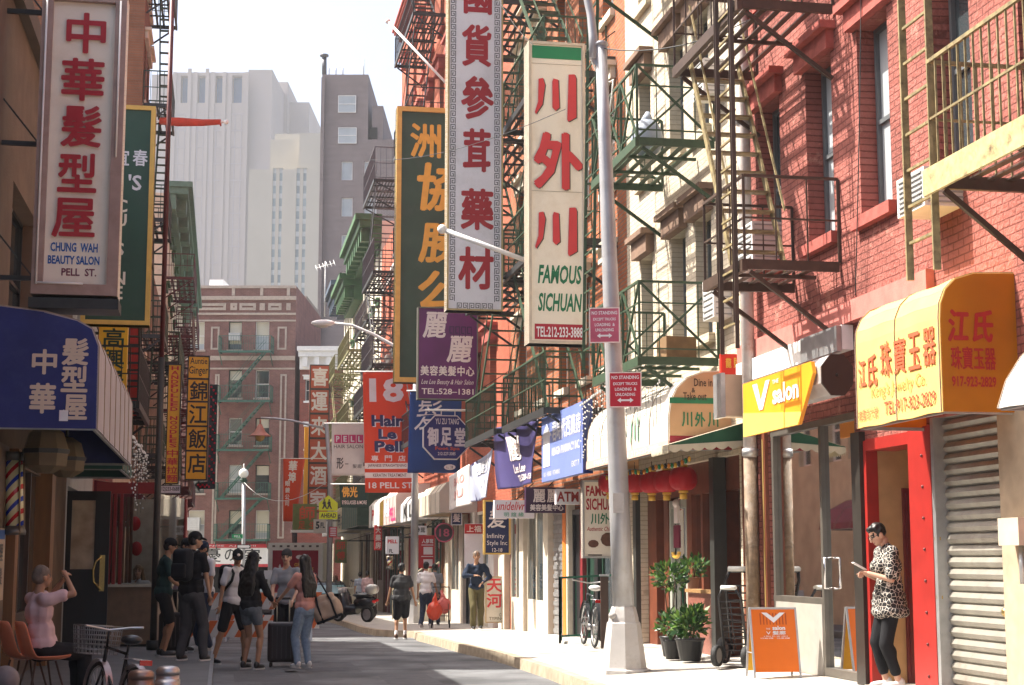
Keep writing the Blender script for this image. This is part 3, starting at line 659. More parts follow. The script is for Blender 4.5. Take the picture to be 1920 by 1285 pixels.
def fire_escape(label, fr, s0, s1, levels, depth=1.0, mr=P_black, mp=None, rail=.95, style='bars', stairs=True, dirs=1, lod=1, o0=.02, brackets=True, mstair=None, group='fire escapes on the facades', bal=.13, slat=.11, ladder=None, spans={}, flights={}):
    mp = mp or mr; r = thing('fire_escape', label, 'fire escape', tuple(fr.pt((s0 + s1) / 2, o0, levels[0])), group)
    P = fr.pt; o1 = o0 + depth; sw = slat * .24
    S0, S1 = s0, s1
    for li, z in enumerate(levels):
        s0, s1 = spans.get(li, (S0, S1)); m = MB()
        n = max(4, int((depth - .06) / slat))
        for i in range(1, n): o = o0 + depth * i / n; fr.box(m, s0 + .05, s1 - .05, o - sw, o + sw, z - .015, z)
        fr.box(m, s0, s1, o1 - .03, o1 + .03, z - .12, z + .01); fr.box(m, s0, s0 + .05, o0, o1 - .032, z - .1, z + .01); fr.box(m, s1 - .05, s1, o0, o1 - .032, z - .1, z + .01)
        k = max(2, int((s1 - s0) / .9))
        for i in range(1, k): s = s0 + (s1 - s0) * i / k; fr.box(m, s - .02, s + .02, o0, o1 - .032, z - .06, z - .018)
        m.build('platform', mp, r)
        m = MB(); h = rail
        for zz in ((h, .5 * h) if style == 'bars' else (h, .12, .72 * h)):
            t = .016 if zz == h else .010
            m.bar(P(s0, o1, z + zz), P(s1, o1, z + zz), 2 * t, 2 * t); m.bar(P(s0, o0, z + zz), P(s0, o1, z + zz), 2 * t, 2 * t); m.bar(P(s1, o0, z + zz), P(s1, o1, z + zz), 2 * t, 2 * t)
        done = set()
        def post(p, hh, w_):
            k = (round(p.x, 2), round(p.y, 2))
            if k not in done: done.add(k); m.bar(p, p + Vector((0, 0, hh)), w_)
        for (a, b, L) in ((P(s0, o1, z), P(s1, o1, z), s1 - s0), (P(s0, o0, z), P(s0, o1, z), depth), (P(s1, o0, z), P(s1, o1, z), depth)):
            if style == 'bars':
                n = max(3, int(L / bal))
                for i in range(n + 1):
                    c = a.lerp(b, i / n); post(c, h, .016 if i not in (0, n) else .028)
            else:
                n = max(1, round(L / 1.0))
                for i in range(n):
                    c, d = a.lerp(b, i / n), a.lerp(b, (i + 1) / n); up = Vector((0, 0, h))
                    post(c, h, .034); post(d, h, .034); m.bar(c, d + up, .03); m.bar(d, c + up, .03)
                    for q in (.25, .75): e = c.lerp(d, q); m.bar(e, e + up, .014)
        m.build('railing', mr, r)
        if brackets:
            for s in (s0 + .06, s1 - .06) if s1 - s0 < 4 else (s0 + .06, (s0 + s1) / 2, s1 - .06):
                m = MB(); m.bar(P(s, o0, z - .85 * min(1, depth)), P(s, o1 - .08, z - .12), .045); m.build('bracket', mp, r)
        if stairs and li + 1 < len(levels):
            z2 = levels[li + 1]; m = MB(); dr = dirs if li % 2 == 0 or stairs == 'same' else -dirs
            a, b = (s0 + .35, s1 - .45) if dr > 0 else (s1 - .35, s0 + .45)
            a, b = flights.get(li, (a, b))
            for o in (o0 + .35, o1 - .12):
                m.bar(P(a, o, z + .02), P(b, o, z2), .03, .09)
                m.bar(P(a, o, z + .75), P(b, o, z2 + .75), .022, .022)
            n = max(6, int((z2 - z) / .26))
            for i in range(1, n):
                t = i / n; s = a + (b - a) * t; fr.box(m, s - .07, s + .07, o0 + .352, o1 - .122, z + (z2 - z) * t - .012, z + (z2 - z) * t + .012)
            m.build('stair', mstair or mr, r)
    if ladder:
        (sa, sb, o, za, zb) = ladder; m = MB()
        for s in (sa, sb): m.bar(P(s, o, za), P(s, o, zb), .04, .06)
        n = int((zb - za) / .31)
        for i in range(1, n): z = za + (zb - za) * i / n; m.bar(P(sa, o, z), P(sb, o, z), .024)
        m.build('ladder', mstair or mr, r)
    return r
fire_escape('brown fire escape with a cream ladder on the red brick facade beside the downpipe', FR, sY(17.5), sY(20.1), [4.87, 7.85, 10.9], 1.1, P_brown, P_brown, stairs='same', dirs=1, mstair=P_cream, bal=.5, slat=.15, spans={0: (sY(17.5), sY(18.95))}, flights={0: (sY(18.25), sY(19.8))})
feB = fire_escape('cream yellow fire escape over the shutter and jewelry awning', FR, sY(9.6), sY(13.05), [4.72, 7.95], 1.0, P_cream, P_brown, rail=.98, dirs=1, slat=.15, mstair=P_cream, ladder=(sY(13.2), sY(13.72), .93, 3.98, 9.4))
m = MB(); FR.box(m, sY(9.6), sY(13.08), 1.06, 1.09, 4.56, 4.78)
m.build('fascia_beam', mk('chipped_cream_paint', (.46, .38, .18), .6, noise=.2, scale=14, stain=((.09, .05, .025), .95, 8)), feB)
fire_escape('green fire escape with crossed railings over the restaurant awning', FR, sY(21.9), sY(24.6), [4.35, 7.43, 10.6], 1.12, P_green, P_green, rail=1.05, style='x', stairs=False, slat=.16)
fire_escape('green fire escape with bar railings behind the white and green restaurant sign', FR, sY(28.2), sY(32.4), [4.25, 7.3, 10.4, 13.5], 1.15, P_green, P_black, rail=1.0, stairs=True, dirs=1, slat=.16)
fire_escape('dark green fire escape behind the tall white medicine sign', FR, sY(33.4), sY(37.4), [4.3, 7.4, 10.5, 13.6], 1.15, P_green, P_black, stairs=True, dirs=-1, slat=.16)
fire_escape('black fire escape high on the rust red tenement above the green sign', FR, sY(49), sY(54.5), [5.2, 8.6, 12.0, 15.4, 18.8, 22.2], 1.1, P_black, P_black, dirs=1, bal=.2)
fire_escape('deep dark fire escape at the far end of the rust red tenement', FR, sY(57.4), sY(62), [5.2, 8.6, 12.0, 15.4], 1.5, P_greyr, P_black, rail=1.2, dirs=-1, bal=.2)
fire_escape('grey fire escape on the brick red tenement', FR, sY(63.2), sY(69), [4.4, 7.7, 11.1], 1.2, P_greyr, P_black, bal=.22, slat=.2)
fire_escape('yellowish green fire escape on the white plastered building', FR, sY(71), sY(78), [4.5, 7.7, 10.9], 1.3, P_olive, P_olive, bal=.24, slat=.2)
fire_escape('yellowish fire escape on the narrow cream building', FR, sY(80.2), sY(85.2), [4.5, 7.7, 10.9], 1.3, P_olive, P_olive, bal=.26, slat=.2, dirs=-1)
fire_escape('rusty yellow fire escape on the slate blue topped building', FR, sY(86.5), sY(91.5), [4.5, 7.7, 10.9], 1.3, P_olive, P_brown, bal=.26, slat=.2)
# left
fire_escape('black fire escape climbing high behind the green sign and furled flag', FL, sY(43.9), sY(46.9), [4.5, 7.8, 11.1, 14.4, 17.7], .75, P_dg := M_dgreen, P_black, bal=.18, slat=.14)
fire_escape('dark green fire escape on the tan brown tenement', FL, sY(50), sY(56), [4.5, 7.8], 1.0, P_dg, P_black, dirs=-1, bal=.2, slat=.16)
fire_escape('burgundy fire escape nearest, in front of the verdigris cornice', FL, sY(64), sY(70), [4.5, 7.6, 10.6, 13.0], 1.1, P_burg, P_burg, bal=.24, slat=.18)
fire_escape('farthest burgundy fire escape under the verdigris cornice', FL, sY(78), sY(86), [4.5, 7.6, 10.6, 13.0], 1.0, P_burg, P_burg, dirs=-1, bal=.26, slat=.2)
fire_escape('black iron balcony in front of the yellow sign with green characters', FL, sY(27.2), sY(31), [4.3, 7.4], 1.0, P_black, P_black, dirs=-1)
# end building
a = erect(417, 662, 513, 600); lv = [ep(450, y)[1] for y in (1012, 935, 845, 754, 662)]
fire_escape('bluish green fire escape down the front of the brown brick corner building', E, a[0], a[1], lv, 1.2, P_teal, P_teal, rail=1.0, bal=.16, slat=.15, stairs='same', dirs=1)
# iron guide rails of the drop ladder between the cream and red facades
t = thing('ladder_guide', 'pair of dark iron ladder guide rails in front of the brown fire escape', 'ladder', tuple(FR.pt(sY(17.9), 1.1, 3.9)))
m = MB()
for s in (sY(17.62), sY(18.15)):
    m.bar(FR.pt(s, 1.18, 3.9), FR.pt(s, 1.18, 12), .03, .045); m.bar(FR.pt(s + .08, 1.18, 4.2), FR.pt(s + .08, 1.18, 12), .02, .03)
nr = len(m.f)
for i in range(26): z = 4.2 + i * .3; m.bar(FR.pt(sY(17.62), 1.16, z), FR.pt(sY(18.15), 1.16, z), .024)
m.m[nr:] = [1] * (len(m.f) - nr); m.build('ladder', [P_brown, P_cream], t)
t = thing('downpipe', 'grey painted rain pipe with rusty foot at the edge of the red brick facade', 'pipe', tuple(FR.pt(sY(20.25), .2, .3)))
m = MB(); m.tube([FR.pt(sY(20.25), .16, .3), FR.pt(sY(20.25), .16, 13)], .085, n=10); m.build('pipe', mk('pale_pipe_paint', (.50, .45, .42), .6, noise=.15, stain=((.25, .12, .05), .8, 3)), t)
m = MB(); m.tube([FR.pt(sY(20.25), .16, .3), FR.pt(sY(20.25), .16, 2.88)], .088, n=10); m.build('rusty_foot', mk('rusty_pipe', (.20, .14, .09), .7, noise=.35, scale=9, stain=((.36, .31, .26), .7, 8)), t)
for z in (2.9, 5.0, 7.2, 9.4): m = MB(); m.tube([FR.pt(sY(20.25), .16, z), FR.pt(sY(20.25), .16, z + .09)], .105, n=10); m.build('clamp', M_steel, t)
# second ladder: green one on the cream/orange boundary
t = thing('wall_ladder', 'thin green ladder hanging over the restaurant balcony from above', 'ladder', tuple(FR.pt(sY(24.9), 1.1, 5)))
m = MB()
for s in (sY(24.85), sY(25.5)): m.bar(FR.pt(s, 1.1, 4.6), FR.pt(s, .95, 12), .03, .05)
for i in range(23): z = 4.9 + i * .31; m.bar(FR.pt(sY(24.85), 1.1 - (z - 4.6) * .02, z), FR.pt(sY(25.5), 1.1 - (z - 4.6) * .02, z), .022)
m.build('rails_and_rungs', P_green, t)
# red rusty pole on the left with dark foot
q = at(288, 1180, 26.5)
t = thing('iron_post', 'slim dark iron post beside the tourists, red above the signs', 'post', (q.x, 26.5, .15))
m = MB(); m.tube([(q.x, 26.5, .15), (q.x, 26.5, 4.95)], .055, n=10); m.build('shaft', mk('dark_brown_iron', (.045, .035, .028), .5, noise=.2), t)
m = MB(); m.tube([(q.x, 26.5, 4.95), (q.x, 26.5, 12)], .04, n=10); m.build('upper_shaft', mk('rust_red_iron', (.10, .014, .014), .5, noise=.2), t)
m = MB(); m.tube([(q.x, 26.5, .15), (q.x, 26.5, .3)], .11, n=10); m.build('foot', P_black, t)
# air conditioners
ac_unit('white air conditioner under a window of the red facade with a ledge below', FR, sY(14.55), sY(15.15), -.1, .38, 4.85, 5.22)
ac_unit('white air conditioner in the farthest window of the red facade', FR, sY(19.45), sY(20.05), -.12, .35, 5.27, 5.75)
ac_unit('small white air conditioner on the cream facade beside the ladder rails', FR, sY(21.35), sY(21.85), -.05, .25, 4.85, 5.4)
ac_unit('white air conditioner under the upper window of the cream facade', FR, sY(21.5), sY(22.0), -.05, .3, 8.0, 8.5)
ac_unit('pale air conditioner above the blue awning on the brown building', FL, sY(19.3), sY(20.0), -.1, .4, 4.05, 4.45)
a = erect(353, 1010, 375, 995); ac_unit('white air conditioner in the lowest window of the brown corner building', E, a[0], a[1], -.1, .35, a[2], a[2] + .85)
a = erect(430, 656, 450, 642); ac_unit('small air conditioner in a top floor window of the brown corner building', E, a[0], a[1], -.1, .3, a[2] + .1, a[2] + .6)
# ================================================================== HANGING SIGNS
S_cream = mk('cream_sign_face', (.80, .72, .60), .45, noise=.03, scale=2, stain=((.60, .48, .34), .4, 2.2))
S_white = mk('white_sign_face', (.74, .73, .76), .45, noise=.04, scale=2, stain=((.44, .42, .40), .4, 1.8))
S_red = mk('red_lettering', (.36, .012, .02), .5, noise=.05)
S_bred = mk('bright_red_lettering', (.58, .04, .045), .5, noise=.04)
S_blue = mk('blue_lettering', (.02, .10, .35), .5, noise=0)
S_green = mk('green_lettering', (.012, .16, .07), .5, noise=0)
S_gold = mk('gold_lettering', (.72, .42, .06), .45, noise=.08)
S_gframe = mk('gold_frame', (.66, .42, .10), .5, noise=.1)
S_dgreen = mk('dark_green_sign_face', (.030, .075, .045), .4, noise=.15, scale=1.5, stain=((.06, .10, .07), .4, 2.5))
S_purple = mk('purple_sign_face', (.13, .018, .12), .35, noise=.2, scale=1.2)
S_orange = mk('orange_red_cloth', (.72, .075, .018), .7, noise=.06, scale=2, trans=.25)
S_blueb = mk('deep_blue_cloth', (.012, .055, .24), .65, noise=.1, scale=2, trans=.15)
S_yel = mk('yellow_sign_face', (.80, .46, .03), .45, noise=.05)
S_pinkf = mk('mauve_sign_frame', (.34, .235, .20), .5, noise=.12, stain=((.20, .11, .08), .5, 5))
S_lpink = mk('pale_lettering', (.80, .70, .66), .5, noise=0)
def pin(P, rect): P.rect = rect; return P
def uv(P, x, y): x0, y0, x1, y1 = P.rect; return (x - x0) / (x1 - x0), (y1 - y) / (y1 - y0)
def ptx(P, mb, body, x0, y0, x1, y1, **k):
    a = uv(P, x0, y1); b = uv(P, x1, y0); P.text(mb, body, a[0], a[1], b[0], b[1], **k)
def pbx(P, mb, x0, y0, x1, y1, n0=.001, n1=.006, m=0):
    a = uv(P, x0, y1); b = uv(P, x1, y0); P.box(mb, a[0], a[1], b[0], b[1], n0, n1, m)
def blade(name, label, rect, Y, face, frame=None, ft=.06, th=.25, arms=None, side='R', cat='sign', group=None, fo=.03, barm=None, yaw=None, board='board'):
    P = pin(panel_px(*rect, Y, yaw=yaw), rect)
    r = thing(name, label, cat, tuple(P.pt(.5, 0, -th / 2)), group)
    m = MB(); P.box(m, 0, 0, 1, 1, -th, 0); m.build(board, face, r)
    if frame:
        m = MB(); P.frame(m, ft, -th - .012, fo); a, b = ft / P.W, ft / P.H
        m.build('frame', frame, r)
    if arms:
        fr = FR if side == 'R' else FL
        for v in arms:
            e = P.pt(1 if side == 'R' else 0, v, -th / 2); o = (e - fr.P).dot(fr.n)
            m = MB(); m.bar(e, e - fr.n * o, .05); m.bar(e + Vector((0, 0, .0)), e - fr.n * o + Vector((0, 0, .5)), .018); m.build('bracket', barm or P_black, r)
    return r, P
def flat(mb, r, name, mat): return mb.build(name, mat, r)

# 1 --- tall salon box sign, left
r, P = blade('blade_sign', 'tall cream salon sign with five red Chinese characters in a mauve box frame', (70, -14, 230, 555), 17.2, S_cream, S_pinkf, .12, .34, side='L', fo=.07, arms=(.06, .5, .94))
m = MB()
for c, b in zip('中華髮型屋', ((118, 28, 190, 102), (112, 115, 190, 192), (115, 204, 188, 279), (112, 294, 182, 364), (105, 378, 182, 448))): ptx(P, m, c, *b, bold=.028, n=.03)
flat(m, r, 'lettering', S_red)
m = MB(); ptx(P, m, 'CHUNG  WAH', 102, 458, 190, 475, bold=.03); ptx(P, m, 'BEAUTY SALON', 98, 482, 194, 498, bold=.03); flat(m, r, 'blue_lettering', S_blue)
m = MB(); ptx(P, m, 'PELL  ST.', 124, 505, 189, 519, bold=.025); flat(m, r, 'maroon_lettering', mk('maroon_lettering', (.16, .03, .06), .5, noise=0))
m = MB(); P.box(m, -.02, -.045, 1.02, -.012, -.4, .1); flat(m, r, 'tray', P_black)
m = MB(); m.tube([P.pt(.06, .03, .09), P.pt(.06, .97, .09)], .012, n=6); m.tube([P.pt(.93, .45, .09), P.pt(.93, .97, .09)], .012, n=6); m.tube([P.pt(.05, .035, .09), P.pt(.6, .035, .09)], .012, n=6); flat(m, r, 'neon_tube', M_white)
# 2 --- green sign behind it
r, P = blade('blade_sign', 'tall dark green sign with yellow frame partly hidden by the salon sign', (158, 197, 286, 609), 25.5, S_dgreen, S_gframe, .07, .3, side='L', arms=(.1, .9))
m = MB(); ptx(P, m, '春', 246, 281, 273, 311, bold=.02); ptx(P, m, '宜', 216, 281, 238, 311, bold=.02); ptx(P, m, "'S", 236, 328, 266, 358, bold=.02, keep=True); flat(m, r, 'white_lettering', S_white)
m = MB()
for i, c in enumerate('CUISINE'): ptx(P, m, c, 210, 376 + i * 27, 244, 400 + i * 27, bold=.02, keep=True)
pbx(P, m, 211, 566, 228, 590); flat(m, r, 'cream_lettering', S_cream)
# 3 --- yellow sign with green characters under it, red lanterns boxes
r, P = blade('blade_sign', 'yellow sign with dark green characters hanging below the green sign', (184, 612, 238, 736), 29, S_yel, None, th=.2, side='L', arms=(.9,))
m = MB()
for i, c in enumerate('高興居'): ptx(P, m, c, 192, 616 + i * 40, 232, 652 + i * 40, bold=.02)
flat(m, r, 'lettering', M_dgreen)
r, P = blade('box_sign', 'stack of small red sign boxes beside the yellow sign with green characters', (240, 614, 262, 782), 31, mk('red_sign_box', (.42, .03, .02), .5, noise=.15), P_black, .02, .25, side='L', arms=(.5,))
m = MB()
for v in (.2, .4, .6, .8): P.box(m, -.02, v - .012, 1.02, v + .012, .0, .035)
flat(m, r, 'divider', P_black)
# 4,5 --- noodles
r, P = blade('blade_sign', 'narrow yellow noodle shop sign with stacked red letters', (312, 683, 338, 908), 48, S_yel, P_black, .03, .3, side='L', arms=(.05, .95))
m = MB(); P.column(m, 'HANDPULLED NOODLES', .25, .78, .985, .30, bold=.03, fill=.86); P.column(m, '中華拉麵', .12, .88, .29, .012, bold=.025, fill=.86); flat(m, r, 'lettering', S_bred)
r, P = blade('blade_sign', 'small white telephone number sign under the noodle shop sign', (294, 910, 339, 926), 47.9, S_white, P_black, .02, .15, side='L', arms=(.5,))
m = MB(); ptx(P, m, '(212)233-0688', 297, 913, 336, 923, bold=.01); flat(m, r, 'lettering', M_black)
# 6 --- Ginger
r, P = blade('blade_sign', 'yellow stacked restaurant sign with black characters and the word Ginger', (349, 667, 391, 901), 62, S_yel, P_black, .05, .35, side='L', arms=(.1, .9))
m = MB()
for y in (711, 754, 800, 846): pbx(P, m, 349, y - 1.6, 391, y + 1.6, .0, .03)
flat(m, r, 'divider', P_black)
m = MB(); ptx(P, m, 'Ginger', 352, 687, 388, 706, bold=.012); ptx(P, m, 'Auntie', 354, 671, 386, 683, bold=.01)
for c, y in zip('錦江飯店', (716, 760, 806, 852)): ptx(P, m, c, 355, y, 387, y + 35, bold=.02)
flat(m, r, 'lettering', M_black)
# 7 --- bulb arrow
r, P = blade('arrow_sign', 'dark bulb studded arrow sign pointing left below the Ginger sign', (391, 721, 406, 917), 62.6, mk('dark_green_metal', (.022, .035, .04), .45, noise=.2), None, th=.3, side='L')
m = MB(); P.rect = (391, 721, 406, 917); a = [uv(P, *q) for q in ((391, 903), (391, 917), (376, 917), (379, 926), (367, 910), (379, 897), (376, 905))]; P.poly(m, [a[1], a[0], a[6], a[5], a[4], a[3], a[2]], -.3, 0); flat(m, r, 'arrow_head', MATS['dark_green_metal'])
m = MB(); rg = random.Random(2)
for i in range(30): y = 726 + i * 6.2; x = 394 + (i % 3) * 4.2; q = P.pt(*uv(P, x, y), .02); m.ball(q, .045, n=6, k=4)
for i in range(6): q = P.pt(*uv(P, 374 + i * 4, 910 + (i % 2) * 3), .02); m.ball(q, .045, n=6, k=4)
flat(m, r, 'bulbs', mk('red_bulb_glass', (.55, .03, .06), .2, noise=0))
# furled red flag
q0 = at(297, 226, 44); q1 = at(424, 229, 44)
t = thing('flagpole', 'furled red flag on a short pole near the black fire escape', 'flag', tuple(q0))
m = MB(); m.tube([q0 - Vector((1.6, 0, 0)), q1], .035, n=8); m.ball(q1, .07); flat(m, t, 'pole', M_white)
m = MB(); a = at(300, 227, 44); b = at(413, 229, 44); m.tube([a, a.lerp(b, .3) - Vector((0, 0, .02)), a.lerp(b, .7) - Vector((0, 0, .03)), b, b + Vector((.02, 0, -.12))], [.1, .13, .1, .08, .02], n=8); flat(m, t, 'furled_flag', mk('red_cloth', (.45, .04, .015), .8, noise=.15))

# 8 --- red banquet sign far
r, P = blade('blade_sign', 'tall red stacked sign with six white characters near the street end', (579, 684, 617, 962), 84, mk('faded_red_sign_face', (.52, .085, .03), .5, noise=.06), P_brown, .06, .4, arms=(.1, .9))
m = MB()
for k in range(1, 6): P.box(m, 0, k / 6 - .007, 1, k / 6 + .007, 0, .03)
flat(m, r, 'divider', P_brown)
m = MB(); P.column(m, '喜運來大酒家', .12, .88, 1, 0, bold=.03, fill=.72); flat(m, r, 'lettering', S_lpink)
r, P = blade('blade_sign', 'plain narrow yellow board behind the tall red stacked sign', (570, 801, 582, 950), 86, S_yel, None, th=.3, arms=(.6,))
# 9 banner
def banner(name, label, pts, mat, th=.012, n=10, wave=.05, cat='banner', rod=None, group=None, seed=1, rodmat=None):
    """cloth hung between four corner points tl,tr,br,bl with soft folds; pts are world points"""
    tl, tr, br, bl = [Vector(p) for p in pts]; r = thing(name, label, cat, tuple((bl + br) / 2), group)
    nrm = (tr - tl).cross(bl - tl).normalized(); nrm = -nrm if nrm.y > 0 else nrm
    rg = random.Random(seed); ph = rg.random() * 6
    def S(u, v):     # v=1 top
        p = (bl.lerp(br, u)).lerp(tl.lerp(tr, u), v)
        return p + nrm * wave * (math.sin(u * 5.1 + ph + (1 - v) * 1.7) * (.35 + .65 * (1 - v)) + .5 * math.sin(u * 11 + ph * 2 + v * 2) * (1 - v))
    m = MB(); N = n; K = n * 2; vs = [S(i / N, j / K) for j in range(K + 1) for i in range(N + 1)]
    fs = [(j * (N + 1) + i, j * (N + 1) + i + 1, (j + 1) * (N + 1) + i + 1, (j + 1) * (N + 1) + i) for j in range(K) for i in range(N)]
    m.add(vs, fs, 0, True); o = m.build('cloth', mat, r)
    md = o.modifiers.new('t', 'SOLIDIFY'); md.thickness = th; md.offset = -1
    class B: pass
    b = B(); b.S = S; b.N = nrm; b.r = r
    U = (br - bl); b.W = U.length; b.H = (tl - bl).length
    def text(mb, body, u0, v0, u1, v1, off=.012, bold=.01, m=0, shear=0, gap=1.0):
        V, F, a = text_geo(body, 0 if cjk(body) else bold, 0, 2, shear, gap)
        for i, (dx, dy) in enumerate(stamps(body, bold)):
            ex, ey = dx * (v1 - v0) * b.H / b.W, dy * (v1 - v0)
            mb.add([S(u0 + p.x * (u1 - u0) + ex, v0 + p.y * (v1 - v0) + ey) + nrm * (off + i * .0005) for p in V], F, m)
    def strip(mb, u0, v0, u1, v1, off=.008, m=0, k=8):
        vs = [S(u0 + (u1 - u0) * i / k, v) + nrm * off for v in (v0, v1) for i in range(k + 1)]
        mb.add(vs, [(i, i + 1, k + 2 + i, k + 1 + i) for i in range(k)], m)
    b.text, b.strip = text, strip
    if rod:
        m = MB(); e = (tr - tl).normalized(); m.tube([tl - e * rod[0], tr + e * rod[1]], .022, n=7); m.build('rod', rodmat or M_white, r)
    return b
def quad_px(rect, Y, skew=(0, 0, 0, 0)):
    x0, y0, x1, y1 = rect; P = at((x0 + x1) / 2, (y0 + y1) / 2, Y)
    return [onplane(x0 + skew[0], y0, P, D), onplane(x1 + skew[1], y0, P, D), onplane(x1 + skew[2], y1, P, D), onplane(x0 + skew[3], y1, P, D)]
b = banner('banner', 'bright orange vertical banner with white characters before the tall red sign', quad_px((531, 860, 572, 978), 82, (0, 0, -18, 0)), S_orange, rod=(.2, 1.2))
m = MB(); 
for i, c in enumerate('華埠'): b.text(m, c, .28, .80 - i * .18, .66, .96 - i * .18, bold=.03)
for i, c in enumerate('眼鏡公司'): b.text(m, c, .12, .56 - i * .105, .38, .64 - i * .105, bold=.02)
m.build('lettering', S_lpink, b.r)
r, P = blade('blade_sign', 'olive green sign with red characters hanging lowest at the street end', (549, 945, 594, 994), 80, mk('olive_sign_face', (.17, .19, .06), .5, noise=.12), None, th=.2, arms=(.9,))
m = MB(); ptx(P, m, '師', 562, 950, 590, 975, bold=.03); ptx(P, m, '足', 560, 978, 572, 992, bold=.02); ptx(P, m, '生', 580, 978, 592, 992, bold=.02); flat(m, r, 'lettering', mk('orange_red_lettering', (.60, .09, .04), .5, noise=0))
m = MB(); pbx(P, m, 546, 994, 597, 999, -.25, .03); flat(m, r, 'trim', M_white)
# 12 PELL hair salon
b = banner('banner', 'white hair salon banner with pink PELL squares behind the orange banner', quad_px((622, 794, 700, 892), 60), mk('white_cloth', (.74, .69, .65), .7, noise=.05, trans=.2), wave=.02, rod=(.3, 1.6))
m = MB(); pk = mk('pink_square', (.56, .03, .16), .5, noise=0)
for i in range(4): b.strip(m, .06 + i * .178, .62, .06 + i * .178 + .165, .78, k=2)
m.build('squares', pk, b.r)
m = MB()
for i, c in enumerate('PELL'): b.text(m, c, .10 + i * .178, .645, .10 + i * .178 + .085, .755, off=.03, bold=.03)
m.build('white_lettering', S_white, b.r)
m = MB(); b.text(m, 'HAIR SALON', .05, .52, .75, .59, bold=.005); b.text(m, '形', .12, .13, .28, .34, bold=.02); b.text(m, '髮廊', .5, .14, .72, .22, bold=.0); b.strip(m, .32, .215, .4, .23, k=1); m.build('lettering', mk('grey_lettering', (.10, .09, .09), .6, noise=0), b.r)
# 14 dark green banner
b = banner('banner', 'dark green banner with gold characters below the white hair salon banner', quad_px((636, 908, 690, 952), 57, (0, 0, 0, 3)), mk('dark_green_cloth', (.012, .045, .035), .7, noise=.1), wave=.05, rod=(.3, 1))
m = MB(); b.text(m, '佛光', .08, .45, .62, .88, bold=.03); m.build('lettering', S_gold, b.r)
m = MB(); b.text(m, 'EYEGLASSES & MORE', .06, .14, .95, .30, bold=.01); m.build('small_lettering', S_lpink, b.r)
# 13 orange 18
b = banner('banner', 'large orange red hair salon banner reading 18 Hair Le Pell', quad_px((681, 697, 779, 924), 51, (-1, -4, 1, 4)), S_orange, wave=.03, n=12, rod=(.25, .8), cat='banner', seed=4)
m = MB(); b.text(m, '18', .12, .745, .80, .945, bold=.035); m.build('number', S_white, b.r)
nv = mk('navy_lettering', (.02, .018, .10), .5, noise=0)
m = MB(); sh = MB()
for body, u0, v0, u1, v1 in (('Hair', .15, .545, .78, .64), ('Le', .28, .44, .64, .525), ('Pell', .20, .335, .76, .425)):
    b.text(m, body, u0, v0, u1, v1, bold=.04, off=.02); b.text(sh, body, u0 + .022, v0 - .006, u1 + .022, v1 - .006, bold=.045)
m.build('navy_lettering', nv, b.r); sh.build('letter_shadow', S_white, b.r)
m = MB(); 
for u in (.14, .42, .70): b.text(m, {.14: '專', .42: '門', .70: '店'}[u], u * .95, .258, u * .95 + .14, .305, bold=.02)
b.strip(m, 0, .195, 1, .243); b.strip(m, 0, .12, 1, .165); b.text(m, '18 PELL ST', .07, .035, .93, .085, bold=.02, off=.015); m.build('white_lettering', S_lpink, b.r)
m = MB(); b.text(m, 'JAPANESE STRAIGHTENING', .06, .205, .82, .234, off=.016); b.text(m, 'KERATIN TREATMENT', .16, .13, .82, .156, off=.016); m.build('dark_lettering', mk('brown_lettering', (.16, .04, .03), .6, noise=0), b.r)
# 15 blue banner
b = banner('banner', 'deep blue cloth banner with brushed white character behind the octagon', quad_px((767, 733, 866, 887), 45.5, (2, 0, -3, -3)), S_blueb, wave=.05, rod=(.1, .6), seed=6)
m = MB(); b.text(m, '髮', .10, .52, .62, .96, bold=.0, shear=.2); m.build('lettering', S_white, b.r)
m = MB(); c = [(.80 + .11 * math.cos(k * math.pi / 8), .07 + .035 * math.sin(k * math.pi / 8)) for k in range(16)]
m.add([b.S(*q) + b.N * .012 for q in c], [tuple(range(16))]); m.build('oval', S_white, b.r)
m = MB(); b.text(m, '12-18', .74, .055, .86, .085, off=.02); m.build('number', nv, b.r)
# 16 octagon
rect = (793, 779, 879, 862); P = pin(panel_px(*rect, 43.5), rect); r = thing('octagon_sign', 'dark blue octagonal foot spa sign with white rim', 'sign', tuple(P.pt(.5, 0, 0)))
oc = lambda s: [(.5 + s * x, .5 + s * y) for x, y in ((-.25, .5), (.25, .5), (.5, .22), (.5, -.22), (.25, -.5), (-.25, -.5), (-.5, -.22), (-.5, .22))]
m = MB(); P.poly(m, oc(1), -.12, 0); flat(m, r, 'rim', M_white); m = MB(); P.poly(m, oc(.955), -.11, .012); flat(m, r, 'face', mk('navy_sign_face', (.018, .025, .17), .4, noise=.06))
m = MB(); ptx(P, m, 'YU ZU TANG', 816, 785, 860, 796, bold=.02, n=.016); P.rect = rect
for c, x in zip('御足堂', (802, 827, 853)): ptx(P, m, c, x, 803, x + 19, 836, bold=.035, n=.016)
ptx(P, m, '212-227-3085', 821, 848, 854, 854, bold=.015, n=.016); flat(m, r, 'lettering', S_white)
m = MB(); ptx(P, m, 'Foot Spa', 816, 838, 862, 846, bold=.03, n=.016); flat(m, r, 'red_lettering', mk('orange_red_lettering', (.60, .09, .04)))
m = MB(); a = P.pt(.05, 1.12, -.05); c = P.pt(1.0, 1.12, -.05); o = (c - FR.P).dot(FR.n); m.tube([a, c, c - FR.n * o], .03, n=7); m.tube([P.pt(.4, .98, -.05), P.pt(.4, 1.12, -.05)], .015, n=5); m.tube([P.pt(.7, .98, -.05), P.pt(.7, 1.12, -.05)], .015, n=5); flat(m, r, 'hanger', M_white)
